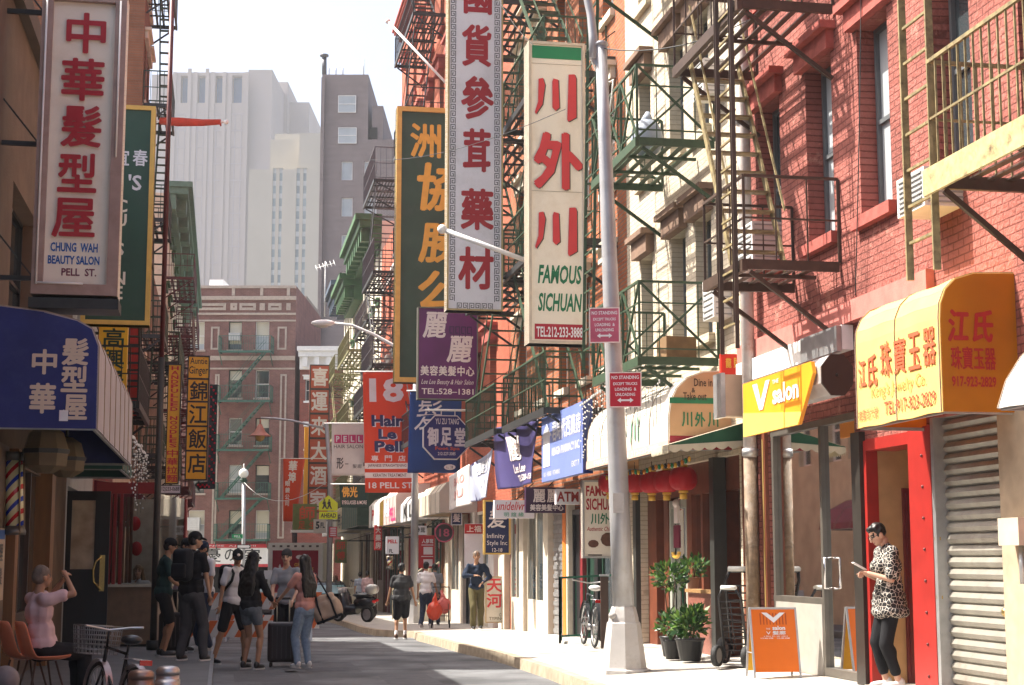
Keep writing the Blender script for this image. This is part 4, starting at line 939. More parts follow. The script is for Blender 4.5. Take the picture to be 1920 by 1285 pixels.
# 17 purple
r, P = blade('blade_sign', 'purple beauty salon sign with two large pale characters', (783, 577, 896, 750), 38, S_purple, mk('thin_metal_frame', (.20, .20, .16), .5, metal=.3, noise=.1), .025, .22, arms=(.1, .9))
m = MB(); ptx(P, m, '麗', 793, 587, 838, 634, bold=.025, shear=.15); ptx(P, m, '麗', 838, 631, 886, 679, bold=.025, shear=.15); ptx(P, m, '美容美髮中心', 789, 687, 889, 705, bold=.03, gap=1.1); ptx(P, m, 'Lee Lee Beauty & Hair Salon', 790, 712, 888, 724, bold=.0, shear=.4); ptx(P, m, 'TEL:528–1381', 791, 729, 888, 740, bold=.015); flat(m, r, 'lettering', S_lpink)
m = MB()
for k in range(4): x = 842 + k * 11; pbx(P, m, x, 612, x + 9, 614); pbx(P, m, x, 624, x + 6, 626); pbx(P, m, x, 612, x + 2, 626); pbx(P, m, x + 7.5, 612, x + 9, 632)
flat(m, r, 'key_pattern', mk('dark_purple_pattern', (.055, .01, .07), .4, noise=0))
# 18 green gold
r, P = blade('blade_sign', 'huge dark green sign with gold brush characters and golden frame', (742, 203, 880, 718), 42.5, S_dgreen, S_gframe, .13, .4, arms=(.05, .95), fo=.06)
m = MB(); ptx(P, m, '洲', 769, 235, 824, 297, bold=.03)
for c, (x0, y0, x1, y1) in zip('協勝公', ((783, 310, 870, 396), (786, 420, 872, 494), (786, 512, 872, 582))): ptx(P, m, c, x0, y0, x1, y1, bold=.035, shear=.1)
flat(m, r, 'lettering', S_gold)
# 19 tall white
r, P = blade('blade_sign', 'tall white medicine shop sign with dark red characters and key pattern border', (839, -60, 943, 583), 31.5, S_white, mk('tan_sign_frame', (.45, .34, .16), .5, noise=.15), .035, .35, arms=(.1, .5), fo=.02)
m = MB()
for c, (x0, y0, x1, y1) in zip('國貨參茸藥材', ((870, -45, 920, 27), (867, 51, 919, 127), (866, 149, 924, 227), (870, 248, 918, 325), (866, 360, 924, 433), (862, 468, 924, 542))): ptx(P, m, c, x0, y0, x1, y1, bold=.032)
flat(m, r, 'lettering', S_red)
m = MB(); kp = mk('key_pattern_black', (.05, .05, .06), .5, noise=0)
def key(x, y, s, fl):
    w = 1.3
    for (a, b_, c, d_) in ((0, 0, 10, w), (0, 0, w, 10), (0, 10 - w, 7, 10), (7 - w, 4, 7, 10), (3.5, 4, 7, 4 + w), (10 - w, 0, 10, 12)):
        if fl: a, c = 10 - c, 10 - a
        pbx(P, m, x + a * s, y + b_ * s, x + c * s, y + d_ * s, .001, .004)
y = -50
i = 0
while y < 556: key(844.5, y, .95, i % 2); key(927, y, .95, (i + 1) % 2); y += 12.6; i += 1
x = 858
while x < 920: key(x, 569, .9, i % 2); x += 11.5; i += 1
flat(m, r, 'key_pattern', kp)
# flag poles
def pole(label, x0, y0, Y0, x1, y1, Y1, r_=.04):
    a, c = at(x0, y0, Y0), at(x1, y1, Y1); t = thing('flagpole', label, 'flagpole', tuple(a)); m = MB(); m.tube([a, c], r_, n=8); m.build('pole', M_white, t); m = MB(); m.ball(c, r_ * 2); m.build('knob', M_white, t)
pole('white flagpole slanting up in front of the tall white medicine sign', 995, 492, 29.2, 829, 430, 29.4, .045)
pole('thin white flagpole pointing at the sky beside the rust red tenement', 840, 160, 44, 727, 40, 46, .04)
# 20 famous sichuan
r, P = blade('blade_sign', 'tall cream restaurant sign with green top and large red characters', (991, 80, 1098, 645), 27.2, S_cream, mk('cream_metal_frame', (.55, .46, .36), .5, noise=.1), .05, .40, arms=(.33, .97), fo=.03)
P.rect = (991, 80, 1098, 645)
m = MB(); pbx(P, m, 998, 88, 1091, 112); flat(m, r, 'green_band', mk('green_band', (.008, .20, .075), .5, noise=.04))
m = MB(); sh = MB()
S3 = [((1018, 150), (1022, 163), (1017, 200), (1005, 219), (1003, 215), (1009, 195), (1010, 152)), ((1038, 150), (1047, 152), (1049, 205), (1042, 211), (1036, 205), (1036, 156)), ((1067, 141), (1078, 140), (1081, 147), (1081, 222), (1066, 231), (1064, 226))]
for dy in (0, 252):
    for pl in S3:
        for (mb_, ox, oy, n1) in ((sh, 2.2, .8, .010), (m, 0, 0, .022)): P.poly(mb_, [uv(P, x + ox, y + dy * 1.0 + oy) for x, y in pl][::-1], .002, n1)
for (mb_, ox, oy, n1) in ((sh, 2.2, .8, .010), (m, 0, 0, .022)):
    P.text(mb_, '外', *uv(P, 1004 + ox, 356 + oy), *uv(P, 1089 + ox, 256 + oy), n=n1, bold=.045)
    
flat(sh, r, 'letter_edge', mk('grey_letter_edge', (.06, .07, .06), .5, noise=0)); flat(m, r, 'red_lettering', S_bred)
m = MB()
for body, y0, y1 in (('FAMOUS', 500, 535), ('SICHUAN', 552, 586)):
    ptx(P, m, body, 1008, y0, 1090, y1, bold=.028, shear=.2)
flat(m, r, 'green_lettering', S_green)
m = MB(); pbx(P, m, 1002, 609, 1094, 637); flat(m, r, 'phone_band', mk('crimson_band', (.36, .012, .03), .5, noise=.05))
m = MB(); ptx(P, m, 'TEL:212-233-3888', 1005, 614, 1091, 633, bold=.02, n=.01); flat(m, r, 'white_lettering', S_white)

# panel seams and hanging wires
m = MB(); pbx(P, m, 997, 362.6, 1092, 363.6); pbx(P, m, 997, 121.6, 1092, 122.4); flat(m, r, 'seam', mk('seam_grey', (.40, .34, .27), .6, noise=0))
def wire(label, pts, r_=.008, mat=None, name='overhead_cable'):
    P_ = []
    for (a, b, sag) in pts:
        a, b = Vector(a), Vector(b); P_ += [a.lerp(b, k / 10) - Vector((0, 0, sag * 4 * (k / 10) * (1 - k / 10))) for k in range(11)]
    m = MB(); m.tube(P_, r_, n=4, cap=False); return tag(m.build(name, mat or P_black), label, 'cable')
wire('white cable looping from the lamp post arm to the green balcony', [(at(1107, 108, 20.6), at(1150, 150, 22), .15), (at(1150, 150, 22), FR.pt(sY(24), 1.1, 8.3), .25)], .012, M_white)
wire('thin dark cable crossing the street in front of the white medicine sign', [(at(690, 300, 40), at(1060, 205, 24), .25)], .006)
wire('dark cable running from the lamp post to the red facade', [(at(1125, 90, 20.7), FR.pt(sY(17.6), .05, 8.3), .35)], .008)
wire('dark cable sagging across the street by the bell lamp', [(at(458, 905, 97), at(612, 905, 62), .9)], .012, M_white)
wire('thin cable hanging down beside the white flagpole', [(at(1000, 85, 26.8), at(930, -10, 30), .1)], .006)
wire('loose cable hanging from the roof across the red windows', [(FR.pt(sY(16.3), .12, 9.2), FR.pt(sY(16.9), .1, 4.4), .3)], .006)
# ================================================================== AWNINGS AND SHOP FRONTS
def awning(label, fr, Y0, Y1, prof, mc, me, cat='awning', name='shop_awning', seg=None, group=None):
    s0, s1 = sY(Y0), sY(Y1); r = thing(name, label, cat, tuple(fr.pt((s0 + s1) / 2, 0, prof[-1][1])), group)
    m = MB(); N = 12
    for i in range(len(prof) - 1):
        for k in range(N):
            a, b = s0 + (s1 - s0) * k / N, s0 + (s1 - s0) * (k + 1) / N
            sag = lambda s, j: .006 * math.sin(s * 9 + j)
            (o0, z0), (o1, z1) = prof[i], prof[i + 1]
            fr.quad(m, [(a, o0, z0 + sag(a, i)), (b, o0, z0 + sag(b, i)), (b, o1, z1 + sag(b, i + 1)), (a, o1, z1 + sag(a, i + 1))], seg[i] if seg else 0)
    k = max(2, round((s1 - s0) / .95))
    for i in range(k + 1):
        a = s0 + .02 + (s1 - s0 - .04) * i / k
        for (o0, z0), (o1, z1) in zip(prof, prof[1:]):
            d = Vector((0, o1 - o0, z1 - z0)).normalized() * .0105; fr.quad(m, [(a - .004, o0 - d.z, z0 + d.y), (a + .004, o0 - d.z, z0 + d.y), (a + .004, o1 - d.z, z1 + d.y), (a - .004, o1 - d.z, z1 + d.y)], 1)
    o = m.build('cover', [mc, mk('awning_seam', (.34, .27, .20), .8, noise=.2)], r); md = o.modifiers.new('t', 'SOLIDIFY'); md.thickness = .012; md.offset = 0
    for s in (s0, s1):
        m = MB(); pts = [fr.pt(s, o_ - .001, z - .001) for o_, z in prof] + [fr.pt(s, 0, prof[-1][1])]
        m.prism(pts, D * (.012 if s == s0 else -.012), 0); m.build('end_panel', me, r)
    m = MB()
    m.bar(fr.pt(s0 + .02, prof[-1][0] - .03, prof[-1][1]), fr.pt(s1 - .02, prof[-1][0] - .03, prof[-1][1]), .03)
    for s in (s0 + .04, s1 - .04): m.bar(fr.pt(s, 0, prof[-1][1]), fr.pt(s, prof[-1][0] - .03, prof[-1][1]), .03)
    m.build('awning_frame', M_steel, r)
    return r
def front_panel(fr, Y0, Y1, o, z0, z1):      # street-side face of something on the right
    s0, s1 = sY(Y0), sY(Y1); return Panel(fr.pt(s1, o, z0), -D, (0, 0, 1), s1 - s0, z1 - z0) if fr is FR else Panel(fr.pt(s0, o, z0), D, (0, 0, 1), s1 - s0, z1 - z0)
def end_panel(fr, Y, o1, z0, z1): 
    return Panel(fr.pt(sY(Y), o1, z0), -NR, (0, 0, 1), o1, z1 - z0) if fr is FR else Panel(fr.pt(sY(Y), 0, z0), NL, (0, 0, 1), o1, z1 - z0)
# --- jewelry awning
A_ysun = mk('sunlit_awning_cloth', (.88, .60, .20), .7, noise=.07, scale=3, trans=.25, stain=((.80, .50, .14), .4, 2.5)); A_yshd = mk('shaded_awning_cloth', (.62, .24, .008), .7, noise=.12, scale=3, trans=.42)  # one cloth twice: sunlit front painted paler, shaded end painted orange
prof = [(0, 4.06), (.38, 4.045), (.55, 3.99), (.64, 3.90), (.69, 3.78), (.70, 3.66), (.70, 2.85)]
r = awning('yellow and orange box awning of the jewelry shop with red characters', FR, 13.66, 15.5, prof, A_ysun, A_yshd)
P = front_panel(FR, 13.66, 15.5, .712, 2.85, 3.66); m = MB(); lt = mk('faded_red_lettering', (.55, .10, .04), .6, noise=0)
P.text(m, '江', .05, .47, .14, .80, bold=.02); P.text(m, '氏', .17, .45, .28, .82, bold=.02)
for i, c in enumerate('珠寶玉器'): P.text(m, c, .33 + i * .165, .52, .46 + i * .165, .92, bold=.012)
m.build('lettering', lt, r)
m = MB(); P.text(m, 'Kong’s Jewelry Co.', .20, .28, .84, .46, shear=.2, bold=.0); m.build('script_lettering', mk('gold_brown_lettering', (.50, .25, .05), .6, noise=0), r)
m = MB(); P.text(m, '披露街六號', .03, .08, .28, .21, bold=.0); P.text(m, 'TEL:917-923-2829', .36, .09, .94, .24, bold=.01); m.build('small_lettering', mk('brown_red_lettering', (.38, .09, .04), .6, noise=0), r)
P = end_panel(FR, 13.66, .70, 2.85, 4.06); m = MB()
P.O = P.O - D * .004
for c, u in (('江', .10), ('氏', .42)): P.text(m, c, u, .50, u + .26, .72, bold=.035, shear=.15)
P.text(m, '珠寶玉器', .12, .30, .70, .46, bold=.015); P.text(m, '917-923-2829', .12, .175, .70, .25, bold=.03); m.build('end_lettering', mk('deep_red_lettering', (.40, .015, .01), .6, noise=0), r)
# --- white awning at the right edge
awning('white curved shop awning next to the yellow jewelry awning', FR, 10.4, 12.9, [(0, 3.45), (.2, 3.38), (.38, 3.22), (.52, 3.02), (.6, 2.8)], mk('white_awning_cloth', (.78, .76, .73), .6, noise=.04, trans=.2), MATS['white_awning_cloth'])
# --- salon sign casing and board
t = thing('shop_sign', 'silver octagonal sign casing with slanted yellow salon board above the glass shop front', 'shop sign', tuple(FR.pt(sY(18.2), .3, 3.3)))
ca, cb, oc_, zc_ = sY(16.9), sY(19.45), .335, 3.54
oct8 = lambda k_: [(oc_ + .185 * k_ * math.cos(k * math.pi / 4 + math.pi / 8), zc_ + .23 * k_ * math.sin(k * math.pi / 4 + math.pi / 8)) for k in range(8)]
m = MB(); m.prism([FR.pt(ca, o, z) for o, z in oct8(1)], D * (cb - ca)); m.build('casing', mk('brushed_silver', (.62, .61, .60), .35, metal=.55, noise=.08), t)
m = MB(); m.prism([FR.pt(ca, o, z) for o, z in oct8(1.03)], -D * .03); m.tube([FR.pt(ca - .03, oc_, zc_), FR.pt(ca - .07, oc_, zc_)], .02, n=8); m.build('end_cap', mk('dark_brown_metal', (.03, .018, .014), .5, noise=.1), t)
m = MB(); FR.box(m, sY(17.2), sY(20.8), .01, .14, 3.86, 4.13); m.build('fascia', M_white, t)
m = MB(); FR.box(m, sY(17.2), sY(18.3), .145, .2, 3.84, 4.12); m.build('grey_panel', M_steel, t)
P = front_panel(FR, 17.0, 19.3, .56, 3.06, 3.70); m = MB(); P.poly(m, [(0, 0), (.80, 0), (1, .8), (.98, 1), (0, 1)], -.04, 0); m.build('board', mk('amber_board', (.84, .33, .02), .4, noise=.1, scale=1.5), t)
m = MB(); P.poly(m, [(.0, .001), (.79, .001), (.85, .2), (.0, .45)], .001, .004); m.build('lit_wedge', mk('lit_board', (.84, .62, .12), .4, noise=.05), t)  # lit glow on the lower board, painted as a yellow wedge
m = MB(); P.poly(m, [(.16, .92), (.26, .42), (.31, .42), (.42, .92), (.36, .92), (.285, .58), (.23, .92)], .005, .008); P.text(m, 'salon', .46, .45, .82, .80, bold=.03, n=.009); P.text(m, 'THE', .46, .82, .55, .89, n=.009); m.build('lettering', S_white, t)
m = MB(); 
for s_ in (sY(17.3), sY(19.0)): FR.box(m, s_, s_ + .06, .01, .16, 3.45, 3.6)
m.build('bracket', M_steel, t)
# --- restaurant awning
A_csun = mk('sunlit_canvas', (.72, .67, .58), .7, noise=.08, scale=2, trans=.15, stain=((.50, .42, .31), .5, 2.2)); A_cshd = mk('shaded_canvas', (.64, .42, .24), .7, noise=.1, trans=.3, stain=((.45, .28, .15), .4, 3))  # one beige canvas twice: overexposed front painted white, shaded end painted tan
prof = [(0, 4.12), (.38, 4.1), (.60, 4.02), (.75, 3.88), (.83, 3.7), (.86, 3.5), (.86, 3.06)]
r = awning('long white restaurant awning with tan rounded end reading Dine in and Take out', FR, 21.45, 26.3, prof, A_csun, A_cshd)
P = front_panel(FR, 21.45, 26.3, .875, 3.06, 3.55); m = MB()
for i, c in enumerate('川外川'): P.text(m, c, .30 + i * .14, .45, .40 + i * .14, 1.15, bold=.02)
m.build('green_lettering', mk('glare_green_lettering', (.20, .42, .28), .6, noise=0), r)  # green painted paler, as strong sun washes it out
m = MB(); P.box(m, 0, .0, 1, .26, .001, .006); m.build('lower_band', mk('glare_pink_band', (.68, .42, .34), .6, noise=.05), r)  # the same sun glare painted into the band colour
m = MB(); P.text(m, 'FAMOUS SICHUAN  212-233-3888', .12, .05, .9, .20, bold=.01, n=.01); m.build('pink_lettering', S_white, r)
P = end_panel(FR, 21.45, .86, 3.06, 4.12); P.O = P.O - D * .004; m = MB()
P.box(m, .0, .58, .995, .655, .001, .004); m.build('green_stripe', S_green, r)
m = MB(); P.box(m, .0, .0, .995, .17, .001, .004); m.build('burgundy_band', mk('burgundy_band', (.24, .015, .03), .6, noise=.05), r)
dk = mk('dark_brown_lettering', (.05, .03, .02), .6, noise=0)
m = MB(); P.text(m, 'Dine in', .40, .80, .70, .90, bold=.01); P.text(m, '&', .36, .72, .42, .78); P.text(m, 'Take out', .22, .625, .60, .72, bold=.01, n=.008); m.build('lettering', dk, r)
m = MB()
for i, c in enumerate('川外川'): P.text(m, c, .2 + i * .21, .29, .36 + i * .21, .47, bold=.025)
m.build('green_lettering', S_green, r)
m = MB(); P.text(m, '212-233-3888', .25, .08, .9, .14, n=.008, bold=.01); m.build('pink_lettering', mk('pink_lettering', (.6, .35, .35), .6, noise=0), r)
# --- small striped canvas awning
t = thing('canvas_awning', 'small green and cream scalloped canvas awning between restaurant and salon', 'awning', tuple(FR.pt(sY(20.8), 0, 3.2)))
m = MB(); a0, a1 = sY(20.6), sY(21.4); n = 12
for i in range(n):
    a, b = a0 + (a1 - a0) * i / n, a0 + (a1 - a0) * (i + 1) / n
    FR.quad(m, [(a, .02, 3.38), (b, .02, 3.38), (b, 1.12, 3.06), (a, 1.12, 3.06)], 0)
    k = 6
    pts = [(a, 1.125, 3.06), (b, 1.125, 3.06)] + [(b + (a - b) * j / k, 1.13, 2.99 - .045 * math.sin(math.pi * j / k)) for j in range(k + 1)]; FR.quad(m, pts, 0)
for s in (a0,):
    n2 = 7
    for j in range(n2):
        p0, p1 = (j / n2), ((j + 1) / n2); zz = lambda q: 3.38 - .32 * q; bz = lambda q: 3.12 - .08 * q
        pts = [(s, .02 + 1.1 * p0, zz(p0)), (s, .02 + 1.1 * p1, zz(p1))] + [(s, .02 + 1.1 * (p1 + (p0 - p1) * i / 5), bz(p1 + (p0 - p1) * i / 5)) for i in range(6)]; FR.quad(m, pts, 1 if j else 1)
o = m.build('canvas', [mk('cream_canvas', (.62, .56, .42), .8, noise=.1, trans=.25), mk('green_canvas', (.03, .12, .06), .8, noise=.1, trans=.2)], t); md = o.modifiers.new('t', 'SOLIDIFY'); md.thickness = .008
m = MB()
for j in range(6): pass
[FR.quad(m, [(a0 - .012, .02 + 1.1 * j / 7, 3.13 - .0114 * j), (a0 - .012, .02 + 1.1 * (j + 1) / 7, 3.13 - .0114 * (j + 1))] + [(a0 - .012, .02 + 1.1 * (j + 1 - i / 5) / 7, 3.07 - .0114 * (j + 1 - i / 5) - .04 * math.sin(math.pi * i / 5)) for i in range(6)]) for j in range(7)]; m.build('valance', MATS['cream_canvas'], t)
# red and gold lucky sign, and grey cable box
r, P = blade('wall_sign', 'small red sign with gold characters beside the grey downpipe', (1352, 664, 1394, 720), 21.15, mk('lucky_red', (.62, .03, .015), .5, noise=.06), None, th=.06)
m = MB(); ptx(P, m, '龍', 1361, 672, 1371, 690, bold=.03); ptx(P, m, '財', 1376, 671, 1386, 690, bold=.03); ptx(P, m, '吉祥川記', 1356, 705, 1391, 717, bold=.03); flat(m, r, 'lettering', S_gold)
t = thing('junction_box', 'tan metal box on the wall between restaurant awning and salon sign', 'box', tuple(FR.pt(sY(20.95), .3, 3.45)))
m = MB(); FR.box(m, sY(20.4), sY(20.72), .02, .42, 3.42, 3.95); m.build('body', mk('tan_metal', (.55, .38, .26), .5, noise=.06), t); m = MB(); FR.box(m, sY(20.4), sY(20.72), .422, .48, 3.40, 3.97); m.build('cover', M_steel, t)

# ---------------- salon shop front
def part(parent, name, mat, fn): m = MB(); fn(m); return m.build(name, mat, parent)
M_alu = mk('aluminium_frame', (.15, .135, .115), .4, metal=.5, noise=.1); M_gl = glass('shop_glass', clear=.82, refl=.03)
t = thing('storefront', 'glass salon shop front with aluminium frame and glass door', 'shop front', tuple(FR.pt(sY(18.9), 0, .3)))
s0, s1 = SAL; z0, z1 = .30, 3.2; sd = sY(18.35)
def f(m):
    for a in (s0 + .03, sd, s1 - .06): FR.box(m, a - .035, a + .035, -.12, -.02, z0, z1)
    FR.box(m, s0, s1, -.121, -.019, z1 - .08, z1 - .003); FR.box(m, sd, s1, -.121, -.019, 1.10, 1.17); FR.box(m, s0, sd, -.121, -.019, z0 + .01, .40)
part(t, 'frame', M_alu, f)
part(t, 'plinth', mk('white_plinth', (.33, .31, .275), .5, noise=.08), lambda m: FR.box(m, sd + .036, s1 - .1, -.11, -.015, z0, 1.098))
part(t, 'pane', M_gl, lambda m: FR.quad(m, [(sd + .036, -.07, 1.17), (s1 - .1, -.07, 1.17), (s1 - .1, -.07, z1 - .08), (sd + .036, -.07, z1 - .08)]))
dr_ = part(t, 'door', M_gl, lambda m: FR.quad(m, [(s0 + .07, -.07, .40), (sd - .036, -.07, .40), (sd - .036, -.07, z1 - .08), (s0 + .07, -.07, z1 - .08)])); dr_['_loc'] = t['_loc']
h = MB(); hs = sd - .17; h.tube([FR.pt(hs, -.06, 1.28), FR.pt(hs, .02, 1.28), FR.pt(hs, .02, 1.62), FR.pt(hs, -.06, 1.62)], .014, n=6); ho = h.build('handle', mk('chrome', (.75, .75, .75), .15, metal=1, noise=0), t); ho.parent = dr_
part(t, 'back_wall', mk('warm_salon_wall', (.52, .44, .32), .8, noise=.1), lambda m: FR.quad(m, [(s0 - .02, -3.0, .25), (s1 + .02, -3.0, .25), (s1 + .02, -3.0, 3.25), (s0 - .02, -3.0, 3.25)]))
part(t, 'side_wall', MATS['warm_salon_wall'], lambda m: (FR.quad(m, [(s1 + .02, -.2, .25), (s1 + .02, -3, .25), (s1 + .02, -3, 3.25), (s1 + .02, -.2, 3.25)]), FR.quad(m, [(s0 - .02, -.2, .25), (s0 - .02, -3, .25), (s0 - .02, -3, 3.25), (s0 - .02, -.2, 3.25)])))
part(t, 'shop_floor', mk('shop_floor', (.25, .20, .15), .4), lambda m: FR.quad(m, [(s0, .02, .301), (s1, .02, .301), (s1, -3, .301), (s0, -3, .301)]))
part(t, 'counter', mk('dark_wood', (.08, .045, .03), .4, noise=.15), lambda m: (FR.box(m, sd + .3, s1 - .3, -1.5, -.9, .302, 1.25), FR.box(m, s0 + .2, sd - .5, -2.6, -2.2, .302, 1.6)))
part(t, 'mirror', M_pane2, lambda m: (FR.box(m, sd + .2, sd + 1.0, -2.99, -2.95, 1.2, 2.6), FR.box(m, sd + 1.3, s1 - .2, -2.99, -2.95, 1.2, 2.6)))
tt = MB(); q = FR.pt(sY(19.4), -.28, 1.15); 
for k in range(4): tt.ball(q + D * (k * .28 - .4) + Vector((0, 0, .02 * (k % 2))), (.2, .16, .055), n=10, k=6)
tag(tt.build('towel', mk('pale_green_towel', (.50, .56, .48), .9, noise=.1)), 'rolled pale towels lying inside the salon window', 'towels')
# reception sign inside the glass: the red V poster
P = Panel(FR.pt(sY(17.62), -.35, .5), (-NR * .35 - D).normalized(), (0, 0, 1), .55, .62)
r = thing('poster_board', 'small brown red V poster standing inside the salon door glass', 'poster', tuple(P.pt(.5, 0)))
m = MB(); P.box(m, 0, 0, 1, 1, -.02, 0); m.build('board', mk('brick_red_board', (.30, .07, .03), .5, noise=.05), r)
m = MB(); P.poly(m, [(.3, .88), (.46, .68), (.62, .88), (.54, .88), (.46, .78), (.38, .88)], .002, .006); P.text(m, 'salon V', .25, .52, .75, .62); m.build('lettering', S_lpink, r)
# ---------------- red doorway
d0, d1 = DOR; t = thing('doorway', 'red framed recessed doorway between salon and roll down shutter', 'doorway', tuple(FR.pt((d0 + d1) / 2, 0, .3)))
M_redp = mk('red_gloss_paint', (.29, .018, .014), .4, noise=.14, scale=4, stain=((.25, .02, .015), .4, 5)); M_tan = mk('tan_panel', (.42, .26, .12), .6, noise=.1)
part(t, 'jamb', M_redp, lambda m: (FR.box(m, d1 - .07, d1 + .0, -.10, .03, .31, 2.85), FR.box(m, sY(15.34), d0 + .12, -.3, .045, .31, 2.88), FR.box(m, d0 + .12, d1 - .07, -.3, .03, 2.74, 2.86)))
part(t, 'recess_wall', M_tan, lambda m: (FR.box(m, d0 + .0, d1, -1.3, -1.2, .31, 2.85), FR.box(m, d1 - .06, d1 - .002, -1.2, -.101, .31, 2.85), FR.box(m, d0 - .002, d0 + .09, -1.2, -.301, .31, 2.85), FR.box(m, d0 + .09, d1 - .06, -1.2, -.31, 2.78, 2.85)))
part(t, 'iron_door', mk('burgundy_iron', (.12, .012, .015), .45, noise=.1), lambda m: (FR.box(m, d1 - .095, d1 - .061, -1.1, -.36, .33, 2.35), [FR.box(m, d1 - .11, d1 - .096, -1.05 + k * .08, -1.03 + k * .08, .4, 2.3) for k in range(9)], [FR.box(m, d1 - .118, d1 - .111, -1.08, -.38, z, z + .03) for z in (.8, 1.3, 1.8)]))
part(t, 'step', mk('pale_step', (.52, .48, .42), .8, noise=.12), lambda m: FR.box(m, d0 + .12, d1 - .07, -1.2, .12, .2, .318))
def studs(m):
    for k in range(8): m.ball(FR.pt(sY(15.52), .05, .5 + k * .3), .016, n=6, k=4)
part(t, 'stud', mk('dark_stud', (.12, .02, .02), .4), studs)
part(t, 'black_pillar', mk('black_pillar_paint', (.028, .024, .02), .4, noise=.2), lambda m: FR.box(m, sY(16.99), sY(17.22), -.3, .07, .2, 2.95))
# ---------------- roller shutter
u0, u1 = SHU; t = thing('roller_shutter', 'grey ribbed metal shutter rolled down over the jewelry shop', 'shutter', tuple(FR.pt((u0 + u1) / 2, 0, .33)))
def slats(m):
    z = .34; p = .108
    while z < 2.95:
        prof_ = [(0, -.10), (.012, -.075), (.05, -.055), (.088, -.075), (.099, -.10)]
        for (za, oa), (zb, ob) in zip(prof_, prof_[1:]): FR.quad(m, [(u0 + .03, oa, z + za), (u1 - .03, oa, z + za), (u1 - .03, ob, z + zb), (u0 + .03, ob, z + zb)])
        FR.quad(m, [(u0 + .03, -.10, z + .099), (u1 - .03, -.10, z + .099), (u1 - .03, -.10, z + p), (u0 + .03, -.10, z + p)]); z += p
part(t, 'curtain', mk('galvanised_slats', (.33, .31, .265), .42, metal=.4, noise=.12, stain=((.17, .13, .09), .6, 2.4)), slats)
part(t, 'guide_rail', M_steel, lambda m: FR.box(m, u0 - .02, u0 + .05, -.14, -.02, .3, 2.95)); part(t, 'guide_rail', M_steel, lambda m: FR.box(m, u1 - .05, u1 + .015, -.14, .04, .3, 2.95))
for s, z in ((u0 + .03, 1.15), (u1 - .01, 1.25), (u1 - .01, 1.8)): part(t, 'lock', mk('brass', (.45, .32, .12), .3, metal=.8), lambda m: m.ball(FR.pt(s, .0, z), .045, n=8, k=5))
part(t, 'pillar', mk('beige_pillar', (.42, .32, .22), .7, noise=.12), lambda m: FR.box(m, sY(13.35), sY(13.98), -.2, .05, .3, 2.95))
t = thing('metal_box', 'small beige meter box on the pillar beside the roller shutter', 'box', tuple(FR.pt(sY(13.6), .06, 1.55))); part(t, 'body', mk('beige_metal', (.50, .42, .32), .6), lambda m: FR.box(m, sY(13.4), sY(13.75), .055, .2, 1.72, 1.95)); part(t, 'conduit', M_steel, lambda m: m.tube([FR.pt(sY(13.55), .1, 1.72), FR.pt(sY(13.55), .1, 1.4)], .025))
# ---------------- restaurant front
M_dwood = mk('dark_red_wood', (.16, .045, .022), .4, noise=.2, scale=5); M_gr = mk('red_granite', (.24, .09, .065), .35, noise=.35, scale=50)
t = thing('storefront', 'dark red wooden restaurant front with glass door behind the lanterns', 'shop front', tuple(FR.pt(sY(23.7), 0, .25)))
S = sY
def f(m):
    for (a, b) in ((21.2, 21.45), (22.25, 22.4), (23.2, 23.3), (23.75, 24.0), (25.0, 25.25), (25.7, 26.2)): FR.box(m, S(a), S(b), -.35, -.12, .25, 3.0)
    FR.box(m, S(21.45), S(25.7), -.349, -.121, 2.55, 3.0)
part(t, 'frame', M_dwood, f)
part(t, 'pane', glass('dim_glass', clear=.55, refl=.10), lambda m: (FR.quad(m, [(S(22.4), -.2, 1.15), (S(23.75), -.2, 1.15), (S(23.75), -.2, 2.55), (S(22.4), -.2, 2.55)]), FR.quad(m, [(S(24.0), -.2, .3), (S(25.0), -.2, .3), (S(25.0), -.2, 2.55), (S(24.0), -.2, 2.55)])))
part(t, 'plinth', M_gr, lambda m: FR.box(m, S(22.4), S(23.75), -.3, -.05, .25, 1.13))
part(t, 'window_ledge', mk('oak_ledge', (.30, .17, .07), .5), lambda m: FR.box(m, S(22.4), S(23.75), -.4, .0, 1.132, 1.18))
part(t, 'door_frame', mk('grey_green_frame', (.34, .35, .30), .5), lambda m: (FR.box(m, S(24.02), S(24.12), -.19, -.13, .3, 2.5), FR.box(m, S(24.88), S(24.98), -.19, -.13, .3, 2.5), FR.box(m, S(24.12), S(24.88), -.189, -.131, .3, .5), FR.box(m, S(24.12), S(24.88), -.189, -.131, 2.38, 2.5)))
part(t, 'dining_room', mk('dining_room_wall', (.09, .05, .035), .8, noise=.3), lambda m: FR.quad(m, [(S(21), -2.6, .2), (S(26.3), -2.6, .2), (S(26.3), -2.6, 3.05), (S(21), -2.6, 3.05)]))
part(t, 'dark_post', mk('dark_steel_post', (.06, .06, .055), .4, metal=.4), lambda m: FR.box(m, S(22.05), S(22.24), -.1, .08, .25, 3.0)); part(t, 'dark_post', MATS['dark_steel_post'], lambda m: FR.box(m, S(26.22), S(26.4), -.1, .08, .22, 3.0))
part(t, 'wooden_door', mk('brown_door', (.10, .05, .03), .45, noise=.2), lambda m: FR.box(m, S(21.46), S(22.04), -.34, -.28, .3, 2.55))
for (ya, yb, mt) in ((20.42, 20.92, M_dwood), (20.02, 20.16, M_dwood)): part(t, 'dark_pilaster', mt, lambda m: FR.box(m, S(ya), S(yb), .003, .05, .2, 3.2))
part(t, 'gold_strip', mk('dull_gold_strip', (.40, .28, .10), .4, metal=.3), lambda m: FR.box(m, S(20.06), S(20.09), .051, .06, .3, 3.1))
